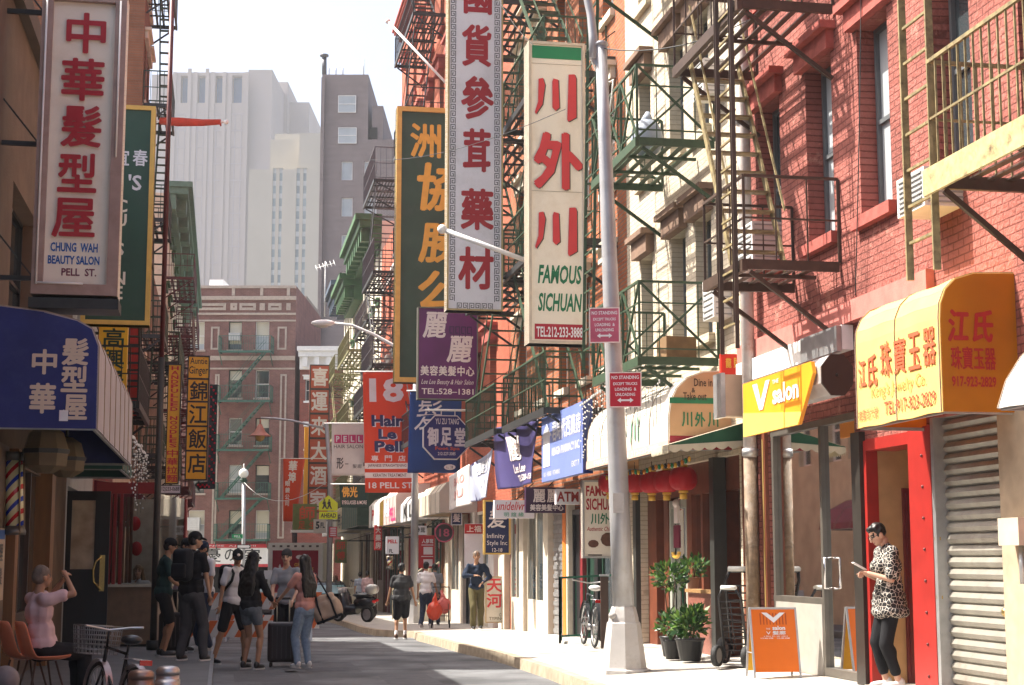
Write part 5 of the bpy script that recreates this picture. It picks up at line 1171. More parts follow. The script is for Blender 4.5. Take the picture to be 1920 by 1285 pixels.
# things inside the window and on the door
q = FR.pt(S(24.45), -.1, 1.95); r = thing('door_ornament', 'burgundy and gold festival ornament hanging on the restaurant door', 'ornament', tuple(q))
m = MB(); m.box(q, (.30, .03, .34), 0, rz=math.atan2(D.y, D.x)); m.build('plaque', mk('burgundy_plaque', (.16, .012, .04), .5, noise=.1), r)
m = MB(); m.box(q + Vector((0, 0, .33)), (.2, .04, .26), 0, rz=math.atan2(D.y, D.x)); m.ball(q + Vector((0, 0, .5)), .07, n=8, k=5); m.build('top_knot', S_lpink, r)
m = MB(); m.tube([q + D * (.17 * math.cos(k * .4)) + Vector((-.02, 0, -.24 - .07 * math.sin(k * .4))) for k in range(9)], .03, n=6); m.build('gold_garland', S_gold, r)
for i, (Y, z, w_, h_, mt) in enumerate(((22.7, 2.1, .22, .7, S_white), (23.05, 1.9, .2, .6, S_bred), (23.5, 2.15, .16, .8, S_lpink))):
    P = Panel(FR.pt(S(Y) + w_ / 2, -.22, z - h_ / 2), -D, (0, 0, 1), w_, h_); m = MB(); P.box(m, 0, 0, 1, 1, -.006, 0); tag(m.build('paper_notice', mt), ['white paper notice inside the restaurant window nearest the dark post', 'red paper scroll in the middle of the restaurant window', 'pale pink paper strip beside the restaurant door'][i], 'notice')
# lanterns
M_lan = mk('red_lantern_silk', (.52, .012, .02), .55, noise=.08, scale=3, trans=.3)
proto = None
for i, (px, py, Y, rad, lb) in enumerate(((1281, 898, 22.6, .215, 'largest red silk lantern nearest the salon'), (1250, 903, 23.6, .21, 'red lantern second from the salon side'), (1222, 905, 24.5, .21, 'red lantern in the middle of the row'), (1190, 905, 25.4, .21, 'red lantern fourth from the salon, next to the lamp post'), (1143, 906, 26.4, .20, 'red lantern half hidden behind the lamp post, over the menu sign'))):
    c = at(px, py, Y)
    if proto is None:
        proto = thing('paper_lantern', lb, 'lantern', (0, 0, 0), 'red lanterns under the restaurant awning')
        m = MB(); n = 48; pr = [(.07, -.18), (.13, -.168), (.185, -.12), (.212, -.05), (.212, .05), (.185, .12), (.13, .168), (.07, .18)]
        vs = [Vector((r_ * (1 + .03 * math.cos(12 * 2 * math.pi * k / n)) * math.cos(2 * math.pi * k / n), r_ * (1 + .03 * math.cos(12 * 2 * math.pi * k / n)) * math.sin(2 * math.pi * k / n), z)) for r_, z in pr for k in range(n)]
        m.add(vs, [(a * n + k, a * n + (k + 1) % n, (a + 1) * n + (k + 1) % n, (a + 1) * n + k) for a in range(len(pr) - 1) for k in range(n)], 0, True); m.build('shade', M_lan, proto)
        for pr_ in ([(.075, .17), (.075, .215), (.03, .22)], [(.03, -.22), (.075, -.215), (.075, -.17)]): m = MB(); m.lathe((0, 0, 0), pr_, 12); m.build('gold_cap', S_gold, proto)
        m = MB(); m.lathe((0, 0, 0), [(.06, -.31), (.06, -.23), (.03, -.22)], 10); m.build('tassel', S_gold, proto)
        m = MB(); m.tube([(0, 0, .22), (0, 0, .36)], .006, n=4); m.build('cord', M_black, proto); o = proto
    else: o = copy_tree(proto); o['label'] = lb
    o.location = c; o.scale = (rad / .235,) * 3
# strings of bulbs
def bulb_string(label, pts, n, rad, mats, group=None, drops=0, seed=1, cable=.006):
    r = thing('string_lights', label, 'string lights', tuple(pts[0]), group); m = MB(); m.tube(pts, cable, n=4, cap=False); b = MB(); rg = random.Random(seed)
    L = len(pts) - 1
    for i in range(n):
        t_ = i / max(1, n - 1) * L; k = min(L - 1, int(t_)); p = Vector(pts[k]).lerp(Vector(pts[k + 1]), t_ - k)
        if drops and i % 3 == 0:
            h = rg.uniform(.3, 1) * drops; m.tube([p, p + Vector((rg.uniform(-.03, .03), 0, -h))], .004, n=3, cap=False)
            k2 = int(h / .085)
            for j in range(k2): b.ball(p + Vector((rg.uniform(-.03, .03), rg.uniform(-.03, .03), -h * j / k2)), rad, j % len(mats), 5, 3)
        else: b.ball(p - Vector((0, 0, rad)), (rad * .8, rad * .8, rad * 1.4), i % len(mats), 6, 4)
    m.build('cable', P_black, r); o = b.build('bulbs', mats, r); o['kind'] = 'stuff'; return r
M_bulbs = [mk('amber_bulb', (.75, .42, .05), .25, noise=0), mk('green_bulb', (.02, .22, .10), .25, noise=0), mk('orange_bulb', (.7, .25, .04), .25, noise=0), mk('dark_bulb', (.05, .05, .05), .25, noise=0)]
bulb_string('coloured bulbs strung under the white restaurant awning', [FR.pt(S(21.6 + k * .6), .55, 2.97 - .05 * math.sin(k * 1.2) ** 2) for k in range(9)], 30, .03, M_bulbs)
M_ice = [mk('white_bulb', (.85, .85, .82), .3, noise=0)]
bulb_string('white icicle lights hanging from the green balcony over the restaurant', [FR.pt(S(22 + k * .35), 1.12, 4.3) for k in range(9)], 40, .014, M_ice, drops=.55)
bulb_string('white icicle lights draped over the far end of the restaurant awning', [FR.pt(S(24.6 + k * .3), .95, 4.25 - .02 * k) for k in range(7)], 36, .014, M_ice, drops=1.0, seed=4)
bulb_string('white icicle lights spread over the near front of the restaurant awning', [FR.pt(S(21.6 + k * .42), .93 + .01 * (k % 2), 4.0 - .06 * (k % 2)) for k in range(8)], 44, .012, M_ice, drops=.7, seed=9)
bulb_string('white fairy lights dangling in strands by the bottle green awning', [FL.pt(S(25.2 + k * .9), 1.05, 3.55 + .05 * (k % 2)) for k in range(7)], 46, .018, M_ice, drops=1.25, seed=7)

q = FR.pt(S(23.0), .7, 7.45); m = MB(); m.ball(q + Vector((0, 0, .28)), (.24, .22, .3), n=12, k=8); m.tube([q + Vector((0, 0, .5)), q + Vector((.02, 0, .68))], [.12, .03], n=8); tag(m.build('plastic_bag', mk('grey_blue_plastic', (.30, .34, .40), .5, noise=.2, scale=5)), 'bulging grey blue bag standing on the upper green balcony', 'bag')
q = FR.pt(S(22.3), .5, 4.37); m = MB(); m.box(q + Vector((0, 0, .16)), (.45, .35, .3), rz=.3); tag(m.build('crate', mk('brown_crate', (.22, .13, .06), .8, noise=.2)), 'brown crate left on the lower green balcony', 'crate')
# ---------------- signs along the right pavement
t = thing('fascia_sign', 'pale blue pharmacy board with white characters and house symbol', 'shop sign', tuple(FR.pt(S(28), .9, 3)))
M_pb = mk('pale_blue_board', (.19, .25, .56), .35, noise=.06, scale=1.5)
m = MB(); FR.box(m, S(26.38), S(29.85), .78, .9, 3.02, 4.2); m.build('board', M_pb, t)
m = MB(); FR.box(m, S(26.33), S(26.375), .76, .92, 3.0, 4.22); m.build('end_face', mk('dark_blue_end', (.02, .035, .16), .4, noise=.05), t)
P = front_panel(FR, 26.38, 29.85, .9, 3.02, 4.2); m = MB()
P.poly(m, [(.05, .22), (.22, .22), (.22, .68), (.26, .68), (.135, .88), (.01, .68), (.05, .68)], .002, .008)
for i, c in enumerate('君時代西藥房'): P.text(m, c, .28 + i * .112, .58, .38 + i * .112, .86, bold=.03)
P.text(m, 'KENGIN PHARMACY INC.', .27, .36, .92, .48, bold=.025); P.text(m, 'RX · HERBS · VITAMINS', .06, .07, .46, .14, bold=.01); P.text(m, 'EXIT 7', .74, .12, .9, .2, bold=.01); m.build('lettering', S_white, t)
b = banner('banner', 'slack dark purple beauty salon banner with pale wrinkled lower half', [FR.pt(S(34.8), .95, 4.42), FR.pt(S(30.2), .92, 4.22), FR.pt(S(30.2), .92, 3.05), FR.pt(S(33.6), .95, 3.05)], mk('dark_purple_cloth', (.055, .045, .14), .5, noise=.2, scale=1), wave=.12, n=14)
m = MB(); b.text(m, '麗', .30, .42, .55, .80, bold=.03); b.text(m, 'Lee Lee', .30, .22, .62, .36, shear=.3, bold=.02); b.text(m, 'TEL:528-1381', .35, .08, .85, .18, bold=.02); m.build('lettering', S_lpink, b.r)
b = banner('banner', 'creased blue and white cloth banner between the purple and the pink lettered banners', [FR.pt(S(38), .95, 3.8), FR.pt(S(35), .95, 4.0), FR.pt(S(35), .95, 3.0), FR.pt(S(38), .95, 2.95)], mk('pale_blue_cloth', (.42, .45, .58), .6, noise=.25, scale=2), wave=.1, seed=3)
m = MB(); b.text(m, 'MAO', .35, .25, .9, .5, bold=.02); b.text(m, '髮廊', .3, .62, .85, .9, bold=.02); m.build('lettering', S_white, b.r); m = MB(); b.strip(m, .1, 0, .2, 1, k=3); b.strip(m, .28, 0, .33, 1, k=3); m.build('navy_stripe', nv, b.r)
b = banner('banner', 'white cloth banner with faded pink letters beside the blue banner', [FR.pt(S(41.8), .95, 3.75), FR.pt(S(38.2), .95, 3.85), FR.pt(S(38.2), .95, 2.9), FR.pt(S(41.8), .95, 2.85)], MATS['white_cloth'], wave=.05, seed=5)
m = MB(); b.text(m, 'BAO', .25, .62, .8, .85, bold=.02); b.text(m, 'RU', .3, .25, .75, .48, bold=.02); m.build('lettering', mk('faded_pink_lettering', (.62, .30, .28), .6, noise=0), b.r)
r, P = blade('blade_sign', 'white dental clinic sign with red italic letters under the banners', (927, 938, 1002, 972), 32.5, S_white, None, th=.15, arms=(.9,))
m = MB(); ptx(P, m, 'unidelivr', 931, 941, 985, 957, bold=.01, shear=.3); flat(m, r, 'red_lettering', S_bred); m = MB(); ptx(P, m, '明 誼 緣', 945, 961, 982, 969, bold=.02); flat(m, r, 'green_lettering', mk('pale_green_lettering', (.15, .40, .28), .5, noise=0))
r, P = blade('blade_sign', 'small dark purple beauty salon sign beside the ATM sign', (986, 914, 1060, 962), 30.6, mk('dark_plum_face', (.05, .02, .055), .4, noise=.1), None, th=.15)
m = MB(); ptx(P, m, '麗', 1000, 918, 1022, 942, bold=.025); ptx(P, m, '麗', 1026, 918, 1046, 942, bold=.025); ptx(P, m, '美容美髮中心', 994, 946, 1056, 958, bold=.03); flat(m, r, 'lettering', S_lpink)
r, P = blade('blade_sign', 'small white ATM sign with dark red letters', (1043, 917, 1087, 946), 29.2, S_white, None, th=.15)
m = MB(); ptx(P, m, 'ATM', 1044, 922, 1085, 941, bold=.03); flat(m, r, 'lettering', mk('dark_red_letter', (.30, .02, .02), .5, noise=0))
r, P = blade('menu_sign', 'cream restaurant menu sign behind the lamp post with pictured dishes', (1092, 901, 1164, 1047), 27.3, S_cream, M_steel, .03, .12)
m = MB(); ptx(P, m, 'FAMOUS', 1099, 911, 1158, 931, bold=.03); ptx(P, m, 'SICHUAN', 1099, 935, 1160, 957, bold=.03); ptx(P, m, 'Authentic Chinese', 1100, 988, 1156, 996, shear=.3); flat(m, r, 'red_lettering', S_red)
m = MB(); ptx(P, m, '川外川', 1108, 963, 1158, 983, bold=.025); flat(m, r, 'green_lettering', S_green)
m = MB(); a, c = uv(P, 1112, 1020), uv(P, 1140, 1012); P.poly(m, [(a[0] + .14 * math.cos(k * .63), a[1] + .05 * math.sin(k * .63)) for k in range(10)], .002, .01); P.poly(m, [(c[0] + .2 * math.cos(k * .63), c[1] + .09 * math.sin(k * .63)) for k in range(10)], .002, .013); flat(m, r, 'dish_picture', mk('brown_dish', (.12, .05, .03), .4, noise=.3, scale=9))
m = MB(); pbx(P, m, 1102, 1040, 1128, 1042); flat(m, r, 'small_print', M_black)
r, P = blade('blade_sign', 'navy hair salon sign with thin gold frame behind the walking man', (907, 938, 957, 1040), 35, mk('navy_face', (.014, .022, .085), .4, noise=.08), S_gframe, .035, .12, arms=(.9,))
m = MB(); ptx(P, m, '髮', 914, 946, 952, 990, shear=.2); ptx(P, m, 'Infinity', 913, 1001, 946, 1012, bold=.0); ptx(P, m, 'Style Inc', 913, 1014, 951, 1025, bold=.0); ptx(P, m, '12-18', 923, 1028, 942, 1035); flat(m, r, 'lettering', S_lpink)
rect = (910, 1081, 973, 1168); P = pin(panel_px(*rect, 38.4), rect); r = thing('board_sign', 'white printing shop board on the pavement with red and blue characters', 'sign board', tuple(P.pt(.5, 0)))
m = MB(); P.box(m, 0, 0, 1, 1, -.06, 0); m.build('board', mk('worn_white_board', (.62, .58, .50), .6, noise=.08, stain=((.35, .27, .18), .6, 3)), r); m = MB(); P.frame(m, .025, -.07, .01); m.build('frame', mk('tan_wood', (.34, .24, .12), .6), r)
m = MB(); ptx(P, m, '天', 913, 1086, 940, 1110, bold=.035); ptx(P, m, '河', 913, 1114, 941, 1139, bold=.035); flat(m, r, 'red_lettering', S_bred); m = MB(); ptx(P, m, '印', 945, 1085, 970, 1110, bold=.03); ptx(P, m, '務', 945, 1114, 971, 1140, bold=.03); flat(m, r, 'blue_lettering', mk('steel_blue_lettering', (.06, .24, .34), .5, noise=0))
m = MB(); ptx(P, m, 'PRINTING', 945, 1143, 970, 1149); ptx(P, m, 'COPY', 936, 1150, 952, 1156); ptx(P, m, 'TYPING', 917, 1157, 945, 1163); flat(m, r, 'small_lettering', mk('brown_ink', (.12, .09, .05), .6, noise=0))
# round 18 neon sign
q = at(833, 999, 44); r = thing('round_sign', 'round pink ring sign with the number 18 over a doorway', 'sign', tuple(q)); m = MB(); k = 24; m.tube([q + Vector((.25 * math.cos(2 * math.pi * i / k), 0, .25 * math.sin(2 * math.pi * i / k))) for i in range(k)], .022, n=6, closed=True); m.build('ring', mk('pink_neon', (.60, .10, .16), .4, noise=0), r)
m = MB(); m.tube([q + Vector((0, .04, 0)), q + Vector((0, .07, 0))], .235, n=24); m.build('disc', mk('dark_disc', (.08, .05, .05), .4), r)
P = Panel(q + Vector((-.14, .03, -.11)), (1, 0, 0), (0, 0, 1), .28, .22); m = MB(); P.text(m, '18', 0, 0, 1, 1, bold=.02); m.build('number', MATS['pink_neon'], r)
# red poster
r, P = blade('poster', 'tall red poster with white squares beside the round 18 sign', (785, 1004, 815, 1066), 44.6, mk('poster_red', (.48, .025, .025), .5, noise=.05), None, th=.05)
m = MB(); pbx(P, m, 794, 1026, 811, 1040); pbx(P, m, 794, 1049, 811, 1062); ptx(P, m, '人蔘茸', 791, 1011, 812, 1019, bold=.03); pbx(P, m, 790, 1043, 812, 1044.5); pbx(P, m, 790, 1021.5, 812, 1023); flat(m, r, 'print', S_lpink)
r, P = blade('blade_sign', 'small white salon sign with red word hanging by the stoop', (724, 1006, 748, 1039), 48, S_white, None, th=.1, arms=(.95,))
m = MB(); ptx(P, m, 'PELL', 727, 1012, 745, 1019, bold=.04); flat(m, r, 'red_lettering', S_bred); m = MB(); ptx(P, m, 'FL', 730, 1030, 737, 1037, bold=.03); flat(m, r, 'lettering', M_black)
r, P = blade('poster', 'white poster with red headed characters on the pale pillar past the blue banner', (871, 982, 906, 1064), 40.6, S_white, None, th=.04)
m = MB(); pbx(P, m, 871, 983, 906, 1001); flat(m, r, 'red_band', MATS['poster_red']); m = MB(); ptx(P, m, '上福', 875, 986, 902, 998, n=.012, bold=.03); flat(m, r, 'lettering', S_lpink);
r, P = blade('blade_sign', 'small white sign with black strokes over the brown doorway beyond the red poster', (776, 986, 800, 1003), 47.5, S_white, None, th=.1, arms=(.9,)); m = MB(); ptx(P, m, '參茸', 779, 989, 797, 999, bold=.02); flat(m, r, 'lettering', M_black)
r, P = blade('blade_sign', 'narrow olive banner sign with red characters below the red parking sign', (628, 1012, 650, 1056), 64, mk('olive_sign_face', (.17, .19, .06)), None, th=.1, arms=(.95,)); m = MB(); P.column(m, '師傅', .15, .85, .95, .1, bold=.03); flat(m, r, 'lettering', MATS['orange_red_lettering'])
r, P = blade('blade_sign', 'cream sign with black number near the school crossing sign', (588, 974, 612, 1000), 76, S_cream, None, th=.12, arms=(.9,)); m = MB(); ptx(P, m, '5', 592, 978, 599, 992, bold=.04); ptx(P, m, 'FL', 601, 980, 609, 990, bold=.03); flat(m, r, 'lettering', M_black)
r, P = blade('blade_sign', 'dark blue shop sign hanging over the pavement beyond the blue and white banner', (846, 940, 866, 985), 43, mk('navy_face', (.014, .022, .085)), S_white, .02, .1, arms=(.9,)); m = MB(); P.column(m, '美髮', .18, .82, .92, .1, bold=.03); flat(m, r, 'lettering', S_lpink)
r, P = blade('blade_sign', 'red shop sign with pale characters next to the dark green doorway awning', (702, 985, 716, 1032), 58, MATS['poster_red'], None, th=.1, arms=(.9,)); m = MB(); P.column(m, '大藥房', .15, .85, .95, .05, bold=.03); flat(m, r, 'lettering', S_lpink)
# ---------------- awnings farther down on the right
A_st = mk('white_awning_cloth', (.78, .76, .73))
def simple_awn(label, Y0, Y1, z0, z1, o, mat, me=None, texts=()):
    r = awning(label, FR, Y0, Y1, [(0, z1), (o * .45, z1 - .03), (o * .8, z1 - .15), (o, z1 - .4), (o, z0)], mat, me or mat)
    for body, u0, v0, u1, v1, mt in texts:
        P = front_panel(FR, Y0, Y1, o + .012, z0, z1 - .4); m = MB(); P.text(m, body, u0, v0, u1, v1, bold=.03); m.build('lettering', mt, r)
    return r
simple_awn('cream rounded awning next to the faded pink lettered banner', 43, 47.5, 2.85, 3.8, 1.0, mk('cream_awning_cloth', (.70, .62, .50), .7, noise=.05, trans=.2))
simple_awn('silver grey awning with dark letters beyond the cream rounded one', 47.8, 52.5, 2.8, 3.75, 1.0, mk('silver_awning_cloth', (.55, .55, .55), .5, noise=.15), texts=(('K L', .2, .2, .7, .9, M_black),))
simple_awn('pale pink awning with white and rose letters past the silver one', 52.8, 57, 2.8, 4.1, 1.1, mk('pale_pink_cloth', (.62, .48, .45), .7, noise=.1, trans=.2), A_st, texts=(('美髮', .1, .3, .5, .9, S_white), ('PELL', .5, .1, .95, .6, pk)))
simple_awn('white box awning with a yellow underside near the green doorway', 57.3, 61.5, 2.8, 4.0, 1.2, A_st, mk('yellow_cloth', (.72, .50, .10), .7), texts=(('P', .3, .3, .5, .8, S_red),))
simple_awn('dark green doorway awning with black stripes past the white awnings', 62.2, 70, 2.9, 4.4, 1.6, mk('green_stripe_cloth', (.05, .10, .07), .7, noise=.2), None)
m = MB()
for k in range(14): a = sY(62.2) + k * .56; FR.quad(m, [(a, .73, 4.376), (a + .26, .73, 4.376), (a + .26, 1.615, 3.98), (a, 1.615, 3.98)])
st = m.build('stripes', MATS['cream_canvas'], bpy.data.objects['shop_awning.%03d' % (sum(o.name.startswith('shop_awning') for o in bpy.data.objects) - 1)])
simple_awn('beige shop awning with black characters toward the street end', 71, 79, 2.9, 4.3, 1.2, mk('beige_awning_cloth', (.58, .50, .36), .7, noise=.2), texts=(('南北和', .1, .2, .9, .9, M_black),))
simple_awn('pale awning farthest down the row, past the beige one', 81, 90, 2.9, 4.3, 1.2, A_st)
# ---------------- street floor fronts between the awnings
def bays(parent, fr, list_, ztop=2.85):
    for (kind, Y0, Y1, mt) in list_:
        a, b = sY(Y0), sY(Y1); zb = .2 + GZ(Y1) - .02
        if kind == 'pier': part(parent, 'pier', mt, lambda m: FR.box(m, a, b, .003, .14, zb, ztop))
        elif kind == 'door':
            d_ = part(parent, 'door', mt, lambda m: (FR.box(m, a, b, .003, .02, zb, ztop - .3), FR.box(m, a, a + .07, .021, .07, zb, ztop - .3), FR.box(m, b - .07, b, .021, .07, zb, ztop - .3), FR.box(m, a + .07, b - .07, .021, .07, ztop - .4, ztop - .3)))
            h = MB(); FR.box(h, a + .12, a + .15, .022, .07, 1.15, 1.45); ho = h.build('handle', M_steel, parent); ho.parent = d_
        elif kind == 'glass':
            w_ = part(parent, 'shop_window', mt, lambda m: (FR.box(m, a, b, .003, .06, zb, .75), FR.box(m, a, a + .06, .003, .07, .75, ztop), FR.box(m, b - .06, b, .003, .07, .75, ztop), FR.box(m, a + .06, b - .06, .003, .07, ztop - .08, ztop), FR.box(m, (a + b) / 2 - .03, (a + b) / 2 + .03, .003, .065, .75, ztop - .08)))
            p = MB(); FR.quad(p, [(a + .06, .03, .75), (b - .06, .03, .75), (b - .06, .03, ztop - .08), (a + .06, .03, ztop - .08)]); po = p.build('pane', M_pane, parent); po.parent = w_
        elif kind == 'gate':
            part(parent, 'shutter', mt, lambda m: [FR.box(m, a, b, .003, .03 + .02 * (k % 2), zb + k * .09, zb + k * .09 + .085) for k in range(int((ztop - zb) / .09))])
PL = mk('pale_stone_pier', (.58, .52, .42), .8, noise=.12, stain=((.36, .30, .22), .5, 3)); GN = mk('dark_green_door', (.02, .05, .035), .4, noise=.15); BK = mk('black_door', (.02, .02, .022), .3, noise=.1); WD = mk('brown_wood_door', (.15, .07, .035), .5, noise=.2); RD = mk('burgundy_door', (.20, .02, .025), .4, noise=.1); ORG = mk('orange_plastic_strip', (.75, .20, .03), .5, noise=.05)
bays(r3, FR, [('glass', 27.0, 28.6, M_dgreen), ('pier', 28.65, 28.9, BK), ('door', 28.95, 29.8, GN), ('pier', 29.85, 30.05, RD), ('door', 30.1, 31.0, BK), ('pier', 31.05, 31.25, PL), ('pier', 31.3, 31.6, ORG), ('gate', 31.7, 32.9, M_steel), ('pier', 33.0, 33.5, PL), ('glass', 33.6, 35.6, PL), ('pier', 35.7, 36.2, PL), ('glass', 36.3, 37.6, PL)])
bays(r4, FR, [('pier', 38.1, 38.9, PL), ('pier', 39.6, 40.4, A_st), ('glass', 40.6, 42.5, PL), ('pier', 42.6, 43.3, PL), ('door', 43.5, 44.5, BK), ('pier', 44.6, 45.4, PL), ('glass', 45.5, 47.4, PL), ('pier', 47.5, 48.2, PL), ('door', 48.4, 49.5, WD), ('glass', 49.8, 51.8, M_dgreen), ('pier', 52, 52.6, PL), ('door', 52.8, 54, RD), ('glass', 54.2, 56.4, GN), ('door', 57, 58.2, RD), ('pier', 58.4, 59, PL), ('glass', 59.2, 61.8, GN)])
bays(r5, FR, [('glass', 62.7, 64.5, GN), ('door', 65, 66.2, RD), ('pier', 66.4, 67, WD), ('glass', 67.2, 69.6, WD)])
bays(r6, FR, [('door', 70.4, 71.6, WD), ('pier', 71.8, 72.6, PL), ('glass', 72.8, 75.4, WD), ('pier', 75.6, 76.2, PL), ('door', 76.5, 77.8, BK), ('pier', 78, 79, PL)])
# stoop with railings
zg = GZ(49)
t = thing('stoop', 'pale stone stoop with metal handrails in front of the brown doors', 'steps', tuple(FR.pt(sY(49), .5, .2)))
part(t, 'steps', PL, lambda m: [FR.box(m, sY(48.2), sY(49.9), .15 + 0, 1.5 - k * .28, .2 + k * .17 + zg, .37 + k * .17 - .001 + zg) for k in range(5)])
for s in (sY(48.2), sY(49.9)):
    part(t, 'handrail', mk('cream_handrail', (.55, .48, .34), .5), lambda m: (m.tube([FR.pt(s, 1.5, .2 + zg), FR.pt(s, 1.5, 1.15 + zg), FR.pt(s, .3, 1.95 + zg)], .025, n=6), m.tube([FR.pt(s, 1.5, .75 + zg), FR.pt(s, .3, 1.5 + zg)], .02, n=6), m.tube([FR.pt(s, .9, .5 + zg), FR.pt(s, .9, 1.55 + zg)], .02, n=6)))

# ================================================================== LEFT PAVEMENT SHOPS
A_nav = mk('royal_blue_canvas', (.016, .025, .155), .6, noise=.18, scale=2.5, stain=((.045, .055, .20), .5, 3)); A_glare = mk('sky_glare_canvas', (.40, .355, .37), .6, noise=.12, scale=4, stretch=(2, 2, .25), stain=((.30, .25, .25), .5, 3))  # street face: sky glare on the blue canvas painted in as grey
prof = [(0, 4.42), (.5, 4.33), (.85, 4.20), (1.02, 4.10), (1.10, 3.95), (1.13, 3.62), (1.13, 3.0)]
r = awning('royal blue barber shop awning with pale characters on its rounded end', FL, 17.0, 23.6, [(0, 4.32), (.55, 4.26), (.9, 4.17), (1.06, 4.08), (1.13, 3.9), (1.14, 3.0)], A_glare, A_nav)
P = end_panel(FL, 17.0, 1.14, 3.0, 4.32); P.O = P.O - D * .004; m = MB()
P.rect = (-27, 580, 172, 806)
for c, b_ in zip('中華髮型屋', ((52, 662, 95, 706), (50, 725, 95, 778), (106, 640, 152, 688), (106, 692, 152, 738), (112, 745, 153, 790))): ptx(P, m, c, *b_, bold=.035, n=.008)
m.build('lettering', mk('beige_lettering', (.62, .50, .40), .6, noise=0), r)
m = MB(); ptx(P, m, '.', 104, 772, 120, 792, n=.012); pbx(P, m, 104, 773, 120, 793, .012, .014); m.build('sticker', S_white, r)
awning('dark green awning peeping out behind the blue barber awning', FL, 23.9, 26.6, [(0, 3.75), (.6, 3.65), (.95, 3.4), (1.0, 2.95)], mk('bottle_green_canvas', (.01, .07, .05), .6, noise=.1), MATS['bottle_green_canvas'])
awning('burgundy rounded awning beyond the restaurant bay window', FL, 31.6, 37.5, [(0, 3.15), (.5, 3.08), (.95, 2.85), (1.2, 2.5), (1.25, 2.35)], mk('burgundy_canvas', (.16, .012, .025), .6, noise=.1), MATS['burgundy_canvas'])
# octagonal lamps under the awning
proto = None
for i, (px, py, Y, s_) in enumerate(((86, 848, 18.3, 1.0), (124, 862, 20, .92))):
    lb = ['beige octagonal ceiling lamp under the blue awning, nearer one', 'beige octagonal ceiling lamp under the blue awning, farther one'][i]
    if proto is None:
        proto = thing('ceiling_lamp', lb, 'lamp', (0, 0, 0), 'octagonal lamps under the blue awning')
        m = MB(); m.lathe((0, 0, 0), [(.10, -.24), (.24, -.16), (.26, .02), (.2, .22), (.08, .3)], 8, smooth=False); m.build('shade', mk('beige_lamp_shade', (.22, .165, .095), .6, noise=.15, trans=.3), proto)
        m = MB(); m.lathe((0, 0, 0), [(.27, -.02), (.275, .03)], 8, smooth=False); m.tube([(0, 0, .3), (0, 0, .5)], .02); m.build('rim', M_black, proto); o = proto
    else: o = copy_tree(proto); o['label'] = lb
    o.location = at(px, py, Y); o.scale = (s_,) * 3
# barber pole
M_stripe = bpy.data.materials.new('barber_stripes'); M_stripe.use_nodes = True; nt_ = M_stripe.node_tree
wv = nt_.nodes.new('ShaderNodeTexCoord'); sp = nt_.nodes.new('ShaderNodeSeparateXYZ'); nt_.links.new(wv.outputs['Object'], sp.inputs[0])
mt = nt_.nodes.new('ShaderNodeMath'); mt.operation = 'MULTIPLY_ADD'; mt.inputs[1].default_value = -1.1; nt_.links.new(sp.outputs[0], mt.inputs[0]); nt_.links.new(sp.outputs[2], mt.inputs[2])
fr_ = nt_.nodes.new('ShaderNodeMath'); fr_.operation = 'MULTIPLY'; fr_.inputs[1].default_value = 3.4; nt_.links.new(mt.outputs[0], fr_.inputs[0]); f2 = nt_.nodes.new('ShaderNodeMath'); f2.operation = 'FRACT'; nt_.links.new(fr_.outputs[0], f2.inputs[0])
rp = nt_.nodes.new('ShaderNodeValToRGB'); rp.color_ramp.interpolation = 'CONSTANT'; e = rp.color_ramp.elements; e[0].color = (.02, .05, .40, 1); e[0].position = 0; e[1].position = .2; e[1].color = (.75, .66, .38, 1)
for p_, c_ in ((.5, (.55, .02, .02, 1)), (.7, (.75, .66, .38, 1))): x = e.new(p_); x.color = c_
nt_.links.new(f2.outputs[0], rp.inputs[0]); nt_.links.new(rp.outputs[0], nt_.nodes['Principled BSDF'].inputs[0]); nt_.nodes['Principled BSDF'].inputs['Roughness'].default_value = .2
def barber(label, px, y0, y1, Y, rad):
    a, b = at(px, y1, Y), at(px, y0, Y); r = thing('barber_pole', label, 'barber pole', tuple(a)); h = b.z - a.z
    m = MB(); m.tube([a + Vector((0, 0, .1)), b - Vector((0, 0, .1))], rad, n=16); m.build('striped_cylinder', M_stripe, r)
    m = MB(); m.lathe(a, [(rad * 1.25, 0), (rad * 1.3, .04), (rad * 1.05, .1)], 12); m.lathe(b, [(rad * 1.05, -.1), (rad * 1.3, -.04), (rad * 1.25, 0)], 12); m.build('cap', M_alu, r)
    m = MB(); 
    for k in range(4): q = Vector((rad * 1.2 * math.cos(k * math.pi / 2 + .78), rad * 1.2 * math.sin(k * math.pi / 2 + .78), 0)); m.tube([a + q, b + q], .012, n=5)
    m.build('cage', mk('bronze_metal', (.22, .15, .08), .4, metal=.5), r); return r
barber('large barber pole with blue and red stripes under the blue awning', 27, 848, 1003, 18.4, .10)
barber('small barber pole hanging by the stoop', 731, 1043, 1068, 47, .085)
